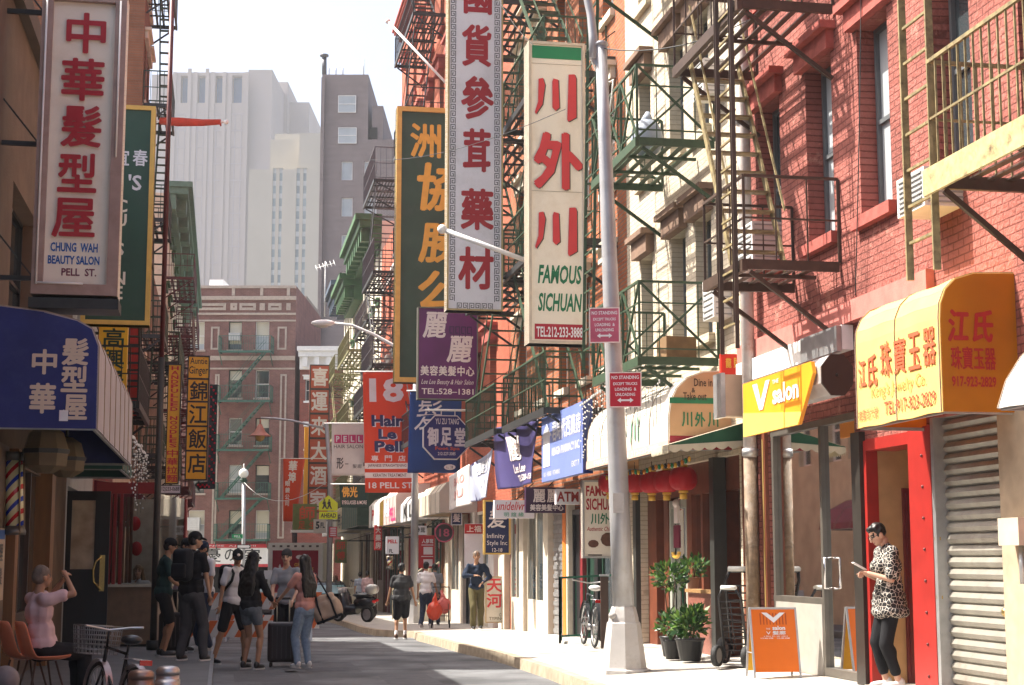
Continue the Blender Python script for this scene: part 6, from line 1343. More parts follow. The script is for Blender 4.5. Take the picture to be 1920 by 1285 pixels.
# barber front
t = thing('storefront', 'brown wooden barber shop front with orange brown columns', 'shop front', tuple(FL.pt(sY(20), 0, .16)))
M_wood = mk('orange_brown_wood', (.21, .10, .035), .5, noise=.25, scale=6, stretch=(1, 1, .2)); M_bwood = mk('dark_brown_wood', (.055, .03, .02), .5, noise=.2)
for ya, yb, oo in ((18.85, 19.15, .12), (22.3, 22.75, .16)): part(t, 'column', M_wood, lambda m: FL.box(m, sY(ya), sY(yb), -.1, oo, .16, 2.9))
part(t, 'base_panel', M_bwood, lambda m: FL.box(m, sY(19.16), sY(22.29), -.12, .03, .16, .95))
part(t, 'pane', M_pane, lambda m: FL.quad(m, [(sY(19.16), -.06, .95), (sY(22.29), -.06, .95), (sY(22.29), -.06, 2.74), (sY(19.16), -.06, 2.74)]))
for y in (20.2, 21.2): part(t, 'mullion', M_bwood, lambda m: FL.box(m, sY(y), sY(y) + .07, -.1, .0, .95, 2.74))
part(t, 'side_panel', mk('dark_tan_panel', (.13, .09, .06), .6, noise=.15), lambda m: FL.box(m, sY(16), sY(18.55), .003, .05, .16, 2.9))
P = front_panel(FL, 17.55, 18.5, .06, 1.15, 1.95); r = thing('poster', 'pale price list poster with dark characters below the barber pole', 'poster', tuple(P.pt(.5, 0)))
m = MB(); P.box(m, .2, 0, .85, 1, .0, .01); m.build('sheet', mk('aged_paper', (.50, .40, .30), .7, noise=.08), r); m = MB(); P.text(m, '理', .36, .55, .66, .78, n=.014, bold=.02); P.text(m, '髮', .36, .22, .66, .45, n=.014, bold=.02); m.build('lettering', M_black, r); m = MB(); P.box(m, .28, .85, .78, .98, .011, .014); m.build('blue_header', S_blue, r)
# open black door
P = panel_px(121, 921, 203, 1216, 25.8); r = thing('shop_door', 'black glazed shop door standing open with curved golden handle', 'door', tuple(P.pt(.5, 0)))
m = MB(); u, v = .12 / P.W, .1 / P.H
for (a_, b_, c_, d_) in ((0, 0, 1, .5), (0, .94, 1, 1), (0, .5, .12, .94), (.66, .5, 1, .94)): P.box(m, a_, b_, c_, d_, -.05, 0)
m.build('leaf', BK, r)
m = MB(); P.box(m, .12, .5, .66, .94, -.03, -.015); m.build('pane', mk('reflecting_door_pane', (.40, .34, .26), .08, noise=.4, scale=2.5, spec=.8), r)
m = MB(); hp = [P.pt(.84, .37, .01), P.pt(.84, .37, .06), P.pt(.68, .42, .08), P.pt(.66, .49, .08), P.pt(.72, .55, .08), P.pt(.84, .58, .06), P.pt(.84, .58, .01)]; m.tube(hp, .015, n=6); P.box(m, .80, .36, .92, .59, .001, .015); m.build('handle', mk('gold_handle', (.75, .58, .22), .25, metal=.9, noise=.05), r)
# glazed bay of the restaurant, facing the camera beyond the open door
Yb = 28.2; xa, xb = at(176, 1100, Yb).x, at(291, 1100, Yb).x
t = thing('bay_window', 'brown based restaurant bay with red framed window beyond the open black door', 'bay window', ((xa + xb) / 2, Yb, .15))
bx_ = lambda m, x0, x1, y0, y1, z0, z1: m.hexa([Vector((x, y, z)) for x in (x0, x1) for y in (y0, y1) for z in (z0, z1)])
part(t, 'base_panel', mk('brown_tile', (.22, .145, .095), .4, noise=.15), lambda m: bx_(m, xa, xb, Yb, Yb + 2.6, .15, 1.13))
part(t, 'sill', mk('pale_sill', (.48, .44, .36), .6), lambda m: bx_(m, xa - .02, xb + .06, Yb - .05, Yb + 2.6, 1.131, 1.175))
part(t, 'frame', mk('red_frame', (.26, .03, .03), .5, noise=.1), lambda m: ([bx_(m, at(px, 1000, Yb).x, at(px, 1000, Yb).x + .05, Yb - .01, Yb + .05, 1.176, 2.75) for px in (178, 203, 212, 224, 287)], bx_(m, xa, xb, Yb - .012, Yb + .052, 2.751, 2.95), bx_(m, xb - .05, xb, Yb + 2.5, Yb + 2.6, 1.176, 2.75)))
part(t, 'drape', mk('brown_drape', (.16, .075, .05), .8, noise=.2), lambda m: ([m.tube([(at(px, 1000, Yb).x, Yb + .12, 1.2), (at(px, 1000, Yb).x, Yb + .12, 2.7)], .03, n=6) for px in (206, 213, 220, 228, 236, 243)]))
part(t, 'pane', glass('amber_glass', clear=.75, refl=.04), lambda m: (m.add([(xa, Yb + .02, 1.176), (xb, Yb + .02, 1.176), (xb, Yb + .02, 2.75), (xa, Yb + .02, 2.75)], [(0, 1, 2, 3)]), m.add([(xb - .02, Yb + .05, 1.176), (xb - .02, Yb + 2.5, 1.176), (xb - .02, Yb + 2.5, 2.75), (xb - .02, Yb + .05, 2.75)], [(0, 1, 2, 3)])))
part(t, 'room_wall', mk('warm_room_wall', (.50, .42, .32), .8, noise=.15), lambda m: m.add([(xa, Yb + 2.55, 1.176), (xb - .051, Yb + 2.55, 1.176), (xb - .051, Yb + 2.55, 2.75), (xa, Yb + 2.55, 2.75)], [(0, 1, 2, 3)]))
proto = None
for i, (px, py, Y) in enumerate(((253, 982, 28.7), (256, 1029, 28.9))):
    lb = ['upper red paper disc lantern inside the restaurant bay window', 'lower red paper disc lantern inside the restaurant bay window'][i]
    if proto is None: m = MB(); m.ball((0, 0, 0), (.1, .13, .13), n=14, k=8); o = proto = tag(m.build('paper_lantern', M_lan), lb, 'lantern', 'red lanterns in the bay window')
    else: o = proto.copy(); COL.objects.link(o); o['label'] = lb
    o.location = at(px, py, Y)
# ================================================================== STREET FURNITURE
M_galv = mk('galvanised_pole', (.40, .40, .41), .45, metal=.35, noise=.1, scale=3, stain=((.28, .24, .20), .4, 5)); M_cast = mk('painted_cast_base', (.47, .45, .43), .6, noise=.1, scale=3, bump=.15, stain=((.20, .17, .14), .7, 3))
Yl = 20.7; b0 = at(1170, 1250, Yl); bx, zb = b0.x, gz(b0.x, Yl)
top = at(1127, 86, Yl)
t = thing('street_lamp', 'grey lamp post with wide tapered base carrying two no standing signs', 'lamp post', (bx, Yl, zb))
m = MB(); m.lathe((bx, Yl, zb), [(.34, -.05), (.34, .02), (.29, .04), (.285, .06), (.215, .60), (.20, .62)], 8, smooth=False); m.build('base', M_cast, t)
m = MB(); m.lathe((bx, Yl, zb + .62), [(.195, 0), (.19, .05), (.165, .15), (.15, .19)], 8, smooth=False); m.ball((bx - .14, Yl - .1, zb + .70), (.06, .06, .05), n=8, k=5); m.build('collar', M_cast, t)
pb = Vector((bx, Yl, zb + .78))
m = MB(); m.tube([pb.lerp(top, k / 6) for k in range(7)], [.142 - .011 * k for k in range(7)], n=12); m.build('pole', M_galv, t)
m = MB(); m.ball(top + Vector((0, 0, .02)), (.1, .1, .05), n=10, k=6); m.build('cap', M_galv, t)
m = MB(); m.box(Vector(pb).lerp(top, .18) + Vector((-.02, -.135, 0)), (.14, .02, .25)); m.build('hand_hole_cover', M_cast, t)
m = MB(); arm = [at(1113, 112, Yl), at(1112, 70, Yl), at(1108, 30, Yl), at(1100, -10, Yl), at(1080, -60, Yl)]; m.tube(arm, [.06, .06, .055, .055, .05], n=8); m.bar(at(1110, 110, Yl), at(1128, 130, Yl), .05); m.build('arm', M_galv, t)
# the two parking signs
def park(label, rect, Y, yaw, mat):
    r, P = blade('parking_sign', label, rect, Y, mat, None, th=.006, yaw=yaw, cat='sign', group='no standing signs on the lamp post', board='plate')
    m = MB(); P.frame(m, .012, .0005, .002); m.build('rim', S_lpink, r)
    m = MB()
    for body, u0, v0, u1, v1 in (('NO STANDING', .08, .80, .92, .90), ('EXCEPT TRUCKS', .13, .63, .87, .71), ('LOADING  &', .18, .47, .84, .56), ('UNLOADING', .2, .32, .8, .41)): P.text(m, body, u0, v0, u1, v1, bold=.02, n=.004)
    P.poly(m, [(.36, .175), (.64, .175), (.64, .13), (.75, .20), (.64, .27), (.64, .225), (.36, .225), (.36, .27), (.25, .20), (.36, .13)], .003, .005); m.build('lettering', S_white, r)
    c = P.pt(.5, .5, 0); m = MB(); m.box(c + Vector((0, .05, 0)), (.06, .09, .03)); m.build('clamp', M_steel, r)
    return r
park('faded pink no standing sign, upper one on the lamp post', (1105, 577, 1162, 643), Yl - .19, .12, mk('faded_crimson', (.46, .09, .15), .45, noise=.25, scale=3))
park('crimson no standing sign, lower one on the lamp post', (1142, 698, 1203, 764), Yl - .19, .12, mk('crimson_plate', (.46, .012, .03), .4, noise=.05))
# second lamp pole with cobra head
Y2 = 46.0; p0 = at(776, 1160, Y2); z2 = gz(p0.x, Y2); p1 = Vector((p0.x, Y2, at(776, 640, Y2).z))
t = thing('street_lamp', 'pale lamp pole with white cobra head arm behind the hanging banners', 'lamp post', (p0.x, Y2, z2))
m = MB(); m.tube([(p0.x, Y2, z2), (p0.x, Y2, z2 + .5)], [.22, .16], n=8, smooth=False); m.build('base', M_cast, t)
m = MB(); m.tube([(p0.x, Y2, z2 + .5), p1], [.12, .075], n=10); m.build('pole', M_galv, t)
m = MB(); m.tube([at(776, 668, Y2), at(745, 652, Y2), at(700, 627, Y2), at(660, 610, Y2), at(628, 606, Y2)], [.05, .05, .045, .04, .035], n=8); m.build('arm', M_white, t)
m = MB(); c = at(606, 606, Y2); m.ball(c, (.36, .16, .10), n=14, k=8); m.build('lamp_head', M_white, t)
m = MB(); m.ball(c - Vector((.04, 0, .05)), (.24, .12, .09), n=12, k=8); m.build('lens', mk('lamp_lens', (.5, .48, .42), .2), t)
# school crossing post with bell lamp
Y3 = 62.0; p0 = at(616, 1150, Y3); z3 = gz(p0.x, Y3); p1 = at(612, 795, Y3)
t = thing('street_lamp', 'slim grey post with curved arm and red bell shaped lamp over the far street', 'lamp post', (p0.x, Y3, z3))
m = MB(); m.tube([(p0.x, Y3, z3), at(620, 900, Y3), p1, at(606, 800, Y3)], [.12, .10, .08, .07], n=9); m.build('pole', M_galv, t)
m = MB(); m.tube([at(606, 803, Y3), at(580, 797, Y3), at(548, 789, Y3), at(515, 785, Y3), at(489, 784, Y3)], .045, n=7); m.build('arm', M_galv, t)
q = at(488, 786, Y3); m = MB(); m.tube([q, q - Vector((0, 0, .2))], .04, n=6); m.lathe(q - Vector((0, 0, .2)), [(.07, 0), (.12, -.1), (.22, -.3), (.42, -.45), (.44, -.47), (.3, -.46)], 16); m.build('bell_shade', mk('copper_red_shade', (.42, .17, .12), .5, noise=.12), t)
m = MB(); m.ball(q - Vector((0, 0, .68)), (.19, .19, .2), n=12, k=8); m.build('globe', mk('amber_globe', (.50, .36, .10), .2, noise=.05), t)
P = pin(panel_px(597, 929, 634, 955, Y3 - .15), (597, 929, 634, 974)); P = pin(panel_px(597, 929, 634, 974, Y3 - .15), (597, 929, 634, 974))
M_fl = mk('fluorescent_yellow', (.72, .80, .02), .5, noise=.02)
r = thing('warning_sign', 'fluorescent yellow pentagon school crossing sign with AHEAD plate', 'sign', tuple(P.pt(.5, .3)))
m = MB(); pen = [(.02, .36), (.98, .36), (.98, .68), (.5, 1), (.02, .68)]; P.poly(m, pen, -.015, 0); m.build('plate', M_fl, r)
m = MB(); P.box(m, .04, 0, .97, .32, -.015, 0); m.build('ahead_plate', M_fl, r)
m = MB(); P.text(m, 'AHEAD', .12, .07, .90, .25, bold=.03)
for dx in (0, .24):      # two walking children
    P.poly(m, [(.30 + dx + .05 * math.cos(k * .785), .80 + .04 * math.sin(k * .785)) for k in range(8)], .001, .004)
    P.poly(m, [(.25 + dx, .76), (.37 + dx, .74), (.38 + dx, .58), (.45 + dx, .44), (.40 + dx, .42), (.32 + dx, .54), (.24 + dx, .42), (.19 + dx, .44), (.26 + dx, .60), (.20 + dx, .66)], .001, .004)
m.build('black_symbol', M_black, r)
r, P = blade('parking_sign', 'small red parking sign on the school crossing post', (617, 988, 632, 1008), Y3 - .15, MATS['crimson_plate'], None, th=.01, board='plate'); m = MB()
for k in range(5): P.box(m, .15, .14 + k * .17, .85, .22 + k * .17, .001, .003)
m.build('lettering', S_white, r)
# lamp with globe at the crossing
Y4 = 98.0; p0 = at(457, 1100, Y4); zz = GZ(92)
t = thing('street_lamp', 'slender grey post with white globe in front of the brown corner building', 'lamp post', (p0.x, Y4, zz))
pt_ = at(457, 905, Y4); m = MB(); m.tube([(p0.x, Y4, zz), pt_], .11, n=8); m.build('pole', M_galv, t)
m = MB(); m.lathe(pt_, [(.12, 0), (.25, .1), (.12, .3)], 10); m.build('bracket', M_dgreen, t)
m = MB(); c = at(457, 888, Y4); m.ball(c, .3, n=12, k=8); m.tube([c + Vector((0, 0, .28)), c + Vector((0, 0, .6))], [.08, .02], n=6); m.build('globe', M_white, t)
r, P = blade('street_sign', 'small green street name sign on the globe lamp post', (435, 1002, 455, 1010), Y4 - .3, mk('street_sign_green', (.01, .25, .10), .4), None, th=.03); m = MB(); P.text(m, 'PELL', .2, .25, .8, .75, bold=.02); m.build('lettering', S_white, r)
r, P = blade('street_sign', 'black and white one way sign on the globe lamp post', (444, 1021, 470, 1029), Y4 - .3, M_black, None, th=.03); m = MB(); P.poly(m, [(.06, .2), (.8, .2), (.8, .05), (.96, .5), (.8, .95), (.8, .8), (.06, .8)], .001, .01); m.build('arrow', S_white, r)
# ---------------- A board
def slab_between(m, a, b, c, d, th):      # quad with thickness
    n = (b - a).cross(d - a).normalized(); m.hexa([a, a + n * th, d, d + n * th, b, b + n * th, c, c + n * th])
Ya = 18.5; c = at(1450, 1250, Ya); c = Vector((c.x, Ya, gz(c.x, Ya))); U = Vector((1, .12, 0)).normalized(); Nn = Vector((.12, -1, 0)).normalized()
t = thing('folding_sign', 'orange salon sandwich board with white V standing on the pavement', 'sandwich board', tuple(c))
M_or = mk('orange_board', (.66, .14, .008), .4, noise=.03)
h, hw, sp_ = .78, .265, .17
P = Panel(c - U * hw + Nn * sp_ + Vector((0, 0, .06)), U, (Vector((0, 0, h)) - Nn * sp_).normalized(), 2 * hw, h - .06)
m = MB(); P.box(m, 0, 0, 1, 1, -.012, 0); m.build('front_panel', M_or, t)
P2 = Panel(c + U * hw - Nn * sp_ + Vector((0, 0, .06)), -U, (Vector((0, 0, h)) + Nn * sp_).normalized(), 2 * hw, h - .06)
m = MB(); P2.box(m, 0, 0, 1, 1, -.012, 0); m.build('back_panel', mk('yellow_back_panel', (.70, .42, .02), .5), t)
m = MB()
for Q in (P, P2):
    for u in (0, 1): m.bar(Q.pt(u, -.09, -.008), Q.pt(u, 1.01, -.008), .022)
    m.bar(Q.pt(0, 1.0, -.008), Q.pt(1, 1.0, -.008), .022)
m.bar(P.pt(0, .3, -.01), P2.pt(1, .3, -.01), .01); m.build('metal_frame', M_galv, t)
m = MB(); P.poly(m, [(.24, .93), (.36, .93), (.5, .85), (.64, .93), (.76, .93), (.5, .77)], .001, .003); P.text(m, 'salon', .46, .655, .74, .72, bold=.03); P.text(m, 'THE', .32, .66, .41, .685); P.text(m, 'V 髮廊', .32, .58, .74, .64, bold=.03); P.text(m, '6 PELL ST., NY 10013', .26, .545, .78, .565); P.text(m, '212-385-2780', .18, .515, .46, .535); P.text(m, '212-285-2288', .54, .515, .82, .535); m.build('lettering', S_white, t)
m = MB(); [P.poly(m, [(.2 + k * .07, .74), (.225 + k * .07, .74), (.225 + k * .07, .92), (.2 + k * .07, .92)], .0005, .0008) for k in range(9)]; m.build('dark_streaks', mk('dark_orange', (.35, .06, .01), .5), t)
# ---------------- hand trucks
M_tyre = mk('black_rubber', (.018, .018, .018), .7, noise=.1)
def wheel(m, c, ax, r_, w_, tyre=0, hub=1, n=18, hubr=.55):
    ax = Vector(ax).normalized(); u = ax.orthogonal().normalized(); v = ax.cross(u); P_ = []
    prof = [(r_ * .72, -w_ / 2), (r_ * .95, -w_ / 2), (r_, -w_ / 4), (r_, w_ / 4), (r_ * .95, w_ / 2), (r_ * .72, w_ / 2)]
    vs = [c + ax * z + (u * math.cos(2 * math.pi * k / n) + v * math.sin(2 * math.pi * k / n)) * q for q, z in prof for k in range(n)]; L = len(prof)
    m.add(vs, [(a * n + k, a * n + (k + 1) % n, ((a + 1) % L) * n + (k + 1) % n, ((a + 1) % L) * n + k) for a in range(L) for k in range(n)], tyre, True)
    m.tube([c - ax * w_ * .3, c + ax * w_ * .3], r_ * .74, hub, n=n, smooth=False)
proto = None
for i, (px, py, Y, rz, s_) in enumerate(((1374, 1236, 20.1, -.55, 1.0), (1392, 1226, 20.45, -.5, 1.22))):
    c = at(px, py, Y); c = Vector((c.x, Y, gz(c.x, Y))); lb = ['black hand truck with grille back and two thick wheels, the lower nearer one', 'taller black hand truck with white grip leaning behind the other one'][i]
    if proto is None:
        proto = thing('hand_truck', lb, 'hand truck', (0, 0, 0), 'hand trucks leaning by the restaurant')
        m = MB(); 
        for x in (-.15, .15): m.tube([(x, -.12, .1), (x, .06, .85), (x * .6, .09, .95)], .018, n=7)
        m.tube([(-.09, .09, .95), (.09, .09, .95)], .018, n=7)
        for k in range(9): z = .2 + k * .075; y = -.12 + (z - .1) * .24; m.tube([(-.15, y, z), (.15, y, z)], .008, n=5)
        m.tube([(0, -.1, .2), (0, .05, .8)], .008, n=5); m.build('frame', mk('black_tube', (.02, .02, .022), .35, noise=.1), proto)
        m = MB(); m.box((0, -.2, .02), (.36, .22, .012)); m.build('toe_plate', M_steel, proto)
        for x in (-.2, .2): m = MB(); wheel(m, Vector((x, .02, .135)), (1, 0, 0), .135, .07); m.build('wheel', [M_tyre, mk('grey_hub', (.20, .19, .18), .5)], proto)
        m = MB(); m.tube([(-.1, .09, .97), (.1, .09, .97)], .03, n=8); m.build('grip', mk('white_grip', (.6, .6, .56), .5), proto); o = proto
    else: o = copy_tree(proto); o['label'] = lb
    o.location = c; o.rotation_euler = (0, 0, rz + math.pi); o.scale = (s_,) * 3
# ---------------- potted plants
def leafy(m, c, rad, n, size, rg, mats=3, up=.3):
    for _ in range(n):
        d = Vector((rg.gauss(0, 1), rg.gauss(0, 1), rg.gauss(0, 1))).normalized(); rr = rg.uniform(.35, 1.05); p = c + Vector((d.x * rad[0], d.y * rad[1], d.z * rad[2])) * rr
        ax = (d + Vector((rg.uniform(-.6, .6), rg.uniform(-.6, .6), rg.uniform(-.3, .8) + up))).normalized(); sd = ax.cross(Vector((rg.uniform(-1, 1), rg.uniform(-1, 1), rg.uniform(-1, 1)))).normalized(); nn = ax.cross(sd)
        L = size * rg.uniform(.7, 1.3); W = L * .26; k = rg.randrange(mats)
        m.add([p, p + ax * L * .45 + sd * W + nn * L * .06, p + ax * L - nn * L * .1, p + ax * L * .45 - sd * W + nn * L * .06], [(0, 1, 2, 3)], k, True)
M_leaf = [mk('leaf_dark', (.018, .06, .015), .35, noise=.3, scale=20, spec=.6, trans=.15), mk('leaf_mid', (.04, .11, .022), .35, noise=.3, scale=20, spec=.6, trans=.2), mk('leaf_light', (.10, .18, .035), .4, noise=.3, scale=20, trans=.25)]
rg = random.Random(11)
def plant(label, px, py, Y, pot_r, pot_h, potm, crowns, stem, size, name='potted_plant'):
    c = at(px, py, Y); c = Vector((c.x, Y, gz(c.x, Y))); r = thing(name, label, 'plant', tuple(c), 'potted plants in front of the restaurant')
    m = MB(); m.lathe(c, [(pot_r * .72, 0), (pot_r, pot_h * .9), (pot_r * 1.08, pot_h * .9), (pot_r * 1.08, pot_h), (pot_r * .95, pot_h), (pot_r * .9, pot_h * .85)], 16); m.build('pot', potm, r)
    m = MB()
    for k in range(stem[1]): a = rg.uniform(0, 6.3); m.tube([c + Vector((.03 * math.cos(a), .03 * math.sin(a), pot_h * .8)), c + Vector((.06 * math.cos(a), .06 * math.sin(a), (pot_h + stem[0]) / 2)), c + Vector((.1 * math.cos(a), .1 * math.sin(a), stem[0]))], .009, n=5)
    m.build('stem', mk('bark_brown', (.10, .06, .035), .8), r)
    m = MB()
    for (dx, dz, rx, rz_, n) in crowns: leafy(m, c + Vector((dx, 0, dz)), (rx, rx, rz_), n, size, rg)
    m.build('foliage', M_leaf, r); return r
M_pot = mk('black_plastic_pot', (.02, .02, .021), .4, noise=.1)
plant('bushy light green plant in a large black pot before the red granite plinth', 1294, 1218, 21.6, .19, .30, M_pot, ((0, .48, .22, .17, 230), (.05, .60, .15, .11, 110)), (.6, 8), .11)
plant('round clipped dark green topiary in a black pot by the restaurant door', 1258, 1205, 22.6, .15, .28, M_pot, ((-.0, 1.10, .25, .19, 330),), (1.1, 3), .085)
plant('low green plant in the smallest dark pot beside the red pot', 1262, 1200, 22.1, .14, .26, M_pot, ((-.06, .46, .16, .16, 150),), (.5, 5), .10)
plant('small plant in a red pot between the two black pots', 1278, 1206, 22.3, .12, .24, mk('red_pot', (.35, .03, .02), .5), ((.02, .42, .13, .15, 90),), (.4, 4), .09)
plant('dark leafy plant standing on the granite plinth inside the window', 1300, 1080, 22.9, .09, .16, mk('clay_pot', (.3, .14, .08), .7), ((0, .3, .22, .13, 150),), (.3, 3), .09).location.z += .9
# ---------------- railing, posts and bicycles on the right
def rail_thing(label, pts, h, mat, n=6, z0=None):
    r = thing('metal_railing', label, 'railing', (pts[0][0], pts[0][1], gz(*pts[0]))); m = MB(); b = MB()
    for (x0, y0), (x1, y1) in zip(pts, pts[1:]):
        a, c = Vector((x0, y0, gz(x0, y0))), Vector((x1, y1, gz(x1, y1)))
        for hh in (h, .12): m.bar(a + Vector((0, 0, hh)), c + Vector((0, 0, hh)), .035)
        k = max(2, int((c - a).length / .12))
        for i in range(k + 1): p = a.lerp(c, i / k); b.bar(p + Vector((0, 0, .0 if i in (0, k) else .12)), p + Vector((0, 0, h)), .016 if i not in (0, k) else .04)
    m.build('rail', mat, r); b.build('bars', mat, r); return r
M_fg = mk('fence_green', (.015, .09, .055), .4, noise=.15)
def gp(px, py, Y): q = at(px, py, Y); return (q.x, Y)
rail_thing('dark green cellar railing behind the parked bicycle', [gp(1052, 1190, 28.8), gp(1050, 1190, 27.6), gp(1126, 1190, 27.6), gp(1195, 1190, 27.3)], 1.1, M_fg)
c = gp(1134, 1210, 25.2); t = thing('iron_post', 'dark brown square post beside the bicycle', 'post', (c[0], c[1], gz(*c))); m = MB(); m.box((c[0], c[1], gz(*c) + .55), (.12, .1, 1.1)); m.build('shaft', M_bwood, t); m = MB(); m.box((c[0], c[1], gz(*c) + 1.12), (.15, .13, .03)); m.build('cap', M_steel, t)
M_spoke = mk('spoke_steel', (.5, .5, .5), .3, metal=.8, noise=0)
def bicycle(label, loc, rz, frame_m, seat_m, basket=None, fender=None, rack=True, lean=.06, S_=1.0):
    """built along +y (front) with the rear hub at the origin side"""
    r = thing('bicycle', label, 'bicycle', (0, 0, 0)); r['_loc'] = [0, 0, 0]; R_ = .33
    for nm, y in (('rear', -.52), ('front', .52)):
        m = MB(); n = 28; m.tube([(0, y + R_ * math.cos(2 * math.pi * k / n), R_ + R_ * .97 * math.sin(2 * math.pi * k / n)) for k in range(n)], .022, n=7, closed=True); w_ = m.build('wheel', M_tyre, r); w_['_loc'] = [0, 0, 0]
        m = MB(); m.tube([(0, y + R_ * .91 * math.cos(2 * math.pi * k / n), R_ + R_ * .88 * math.sin(2 * math.pi * k / n)) for k in range(n)], .011, n=5, closed=True); o = m.build('rim', M_spoke, r); o.parent = w_
        m = MB(); m.tube([(-.04, y, R_), (.04, y, R_)], .022, n=8)
        for k in range(14): a = 2 * math.pi * k / 14; m.tube([(.02 * (-1) ** k, y, R_), (0, y + .3 * math.cos(a), R_ + .29 * math.sin(a))], .0025, n=3, cap=False)
        o = m.build('spokes', M_spoke, r); o.parent = w_
    m = MB(); bb, st, hd, hb = (0, -.08, .3), (0, -.24, .78), (0, .36, .82), (0, .40, .66)
    for a, b, q in ((bb, st, .017), (bb, hb, .018), (st, hd, .015), ((.03, -.52, R_), bb, .01), ((-.03, -.52, R_), bb, .01), ((.03, -.52, R_), (0, -.22, .74), .009), ((-.03, -.52, R_), (0, -.22, .74), .009), (hd, hb, .02), ((0, .41, .62), (.05, .52, R_), .012), ((0, .41, .62), (-.05, .52, R_), .012), (hd, (0, .33, .98), .014), (st, (0, -.27, .88), .013)): m.tube([a, b], q, n=7)
    m.build('frame', frame_m, r)
    m = MB(); m.tube([(-.30, .18, 1.03), (-.2, .28, 1.02), (0, .33, .99), (.2, .28, 1.02), (.30, .18, 1.03)], .012, n=7); m.build('handlebar', M_spoke, r)
    m = MB(); m.ball((0, -.33, .92), (.11, .12, .05), n=10, k=6); m.ball((0, -.2, .92), (.04, .13, .035), n=8, k=5); m.build('saddle', seat_m, r)
    m = MB(); m.tube([(-.05, -.08, .3), (.05, -.08, .3)], .05, n=10); m.tube([(.06, -.08, .3), (.06, -.0, .16)], .01, n=5); m.tube([(-.06, -.08, .3), (-.06, -.16, .44)], .01, n=5); m.box((.1, .0, .155), (.08, .06, .02)); m.box((-.1, -.16, .445), (.08, .06, .02)); m.build('crank', M_spoke, r)
    for y in (-.52, .52):
        m = MB(); n = 12; a0, a1 = (.2, 2.9); vs = []
        for k in range(n + 1):
            a = a0 + (a1 - a0) * k / n
            for x in (-.035, .035): vs.append((x, y + .37 * math.cos(a), R_ + .37 * math.sin(a)))
        m.add(vs, [(2 * k, 2 * k + 1, 2 * k + 3, 2 * k + 2) for k in range(n)], 0, True); m.build('mudguard', fender or frame_m, r)
    if rack:
        m = MB()
        for x in (-.06, 0, .06): m.tube([(x, -.3, .74), (x, -.75, .74)], .006, n=5)
        for y in (-.35, -.5, -.7): m.tube([(-.06, y, .74), (.06, y, .74)], .006, n=5)
        m.build('rack', M_spoke, r); m = MB(); m.box((0, -.77, .72), (.12, .02, .05)); m.build('reflector', mk('red_reflector', (.5, .01, .01), .2, noise=0), r)
    if basket:
        m = MB(); a, b, z0, z1 = basket
        for k in range(7):
            z = z0 + (z1 - z0) * k / 6; q = .85 + .15 * k / 6; x, y0, y1 = .2 * q, a, b; L_ = [(-x, y0, z), (x, y0, z), (x, y1, z), (-x, y1, z)]
            m.tube(L_, .0045 if k < 6 else .008, n=4, closed=True)
        for k in range(9): x = -.2 + .05 * k; m.tube([(x, a, z1), (x * .85, a, z0), (x * .85, b, z0), (x, b, z1)], .004, n=4)
        for k in range(7): y = a + (b - a) * k / 6; m.tube([(-.2, y, z1), (-.17, y, z0), (.17, y, z0), (.2, y, z1)], .004, n=4)
        m.build('wire_basket', mk('dull_wire', (.22, .22, .22), .35, metal=.7, noise=0), r)
    r.rotation_euler = (0, lean, rz); r.location = loc; r.scale = (S_,) * 3; return r
c = gp(1104, 1208, 26.2); bicycle('bicycle with white covered saddle and red reflector leaning on the green railing', (c[0], c[1], gz(*c)), .12, mk('dark_bike_paint', (.04, .045, .05), .3, metal=.3), mk('white_saddle_cover', (.7, .7, .68), .6))
c = (-3.47, 14.19); bicycle('bicycle with wire basket and black saddle beside the standpipes', (c[0], c[1], gz(*c) - .04), .58, mk('black_bike_paint', (.02, .02, .022), .25, metal=.3), mk('black_saddle', (.015, .015, .016), .35), basket=(.50, .85, .74, 1.02), fender=mk('pinkish_chrome', (.42, .34, .32), .3, metal=.6), S_=.88)
# ---------------- standpipes at the bottom left
def standpipe(label, px, py, Y, rad, mat, h=None):
    q = at(px, py, Y); z0 = gz(q.x, Y); h = q.z - z0; r = thing('standpipe', label, 'standpipe', (q.x, Y, z0), 'metal standpipes at the kerb'); b = Vector((q.x, Y, z0))
    m = MB(); m.lathe(b, [(rad * .9, 0), (rad * .9, h - .16), (rad * 1.02, h - .15), (rad * 1.02, h - .11), (rad * .93, h - .10), (rad * .93, h - .07)], 18); m.build('pipe', mat, r)
    m = MB(); m.lathe(b, [(rad * .97, h - .068), (rad * .95, h - .03), (rad * .8, h - .008), (rad * .4, h)], 18); m.build('cap', mat, r); return r
M_cop = mk('dull_copper', (.33, .21, .16), .38, metal=.8, noise=.2, scale=9); M_inox = mk('brushed_steel_cap', (.50, .46, .44), .35, metal=.85, noise=.12, scale=9)
standpipe('dull copper standpipe with ribbed collar', 265, 1256, 12.7, .105, M_cop)
standpipe('steel domed standpipe, farther of the two steel ones', 315, 1249, 12.9, .098, M_inox)
standpipe('steel domed standpipe, nearer of the two steel ones', 313, 1274, 12.2, .10, M_inox)
q = at(10, 1248, 15.4); z0 = gz(q.x, 15.4); t = thing('bollard', 'worn grey stone ball bollard by the barber pole', 'bollard', (q.x, 15.4, z0)); m = MB(); m.ball((q.x, 15.4, q.z - .14), .14, n=14, k=10); m.build('ball', mk('worn_stone', (.20, .17, .17), .6, noise=.2), t); m = MB(); m.lathe((q.x, 15.4, z0), [(.13, 0), (.11, .1), (.09, q.z - z0 - .24)], 12); m.build('stem', MATS['worn_stone'], t)
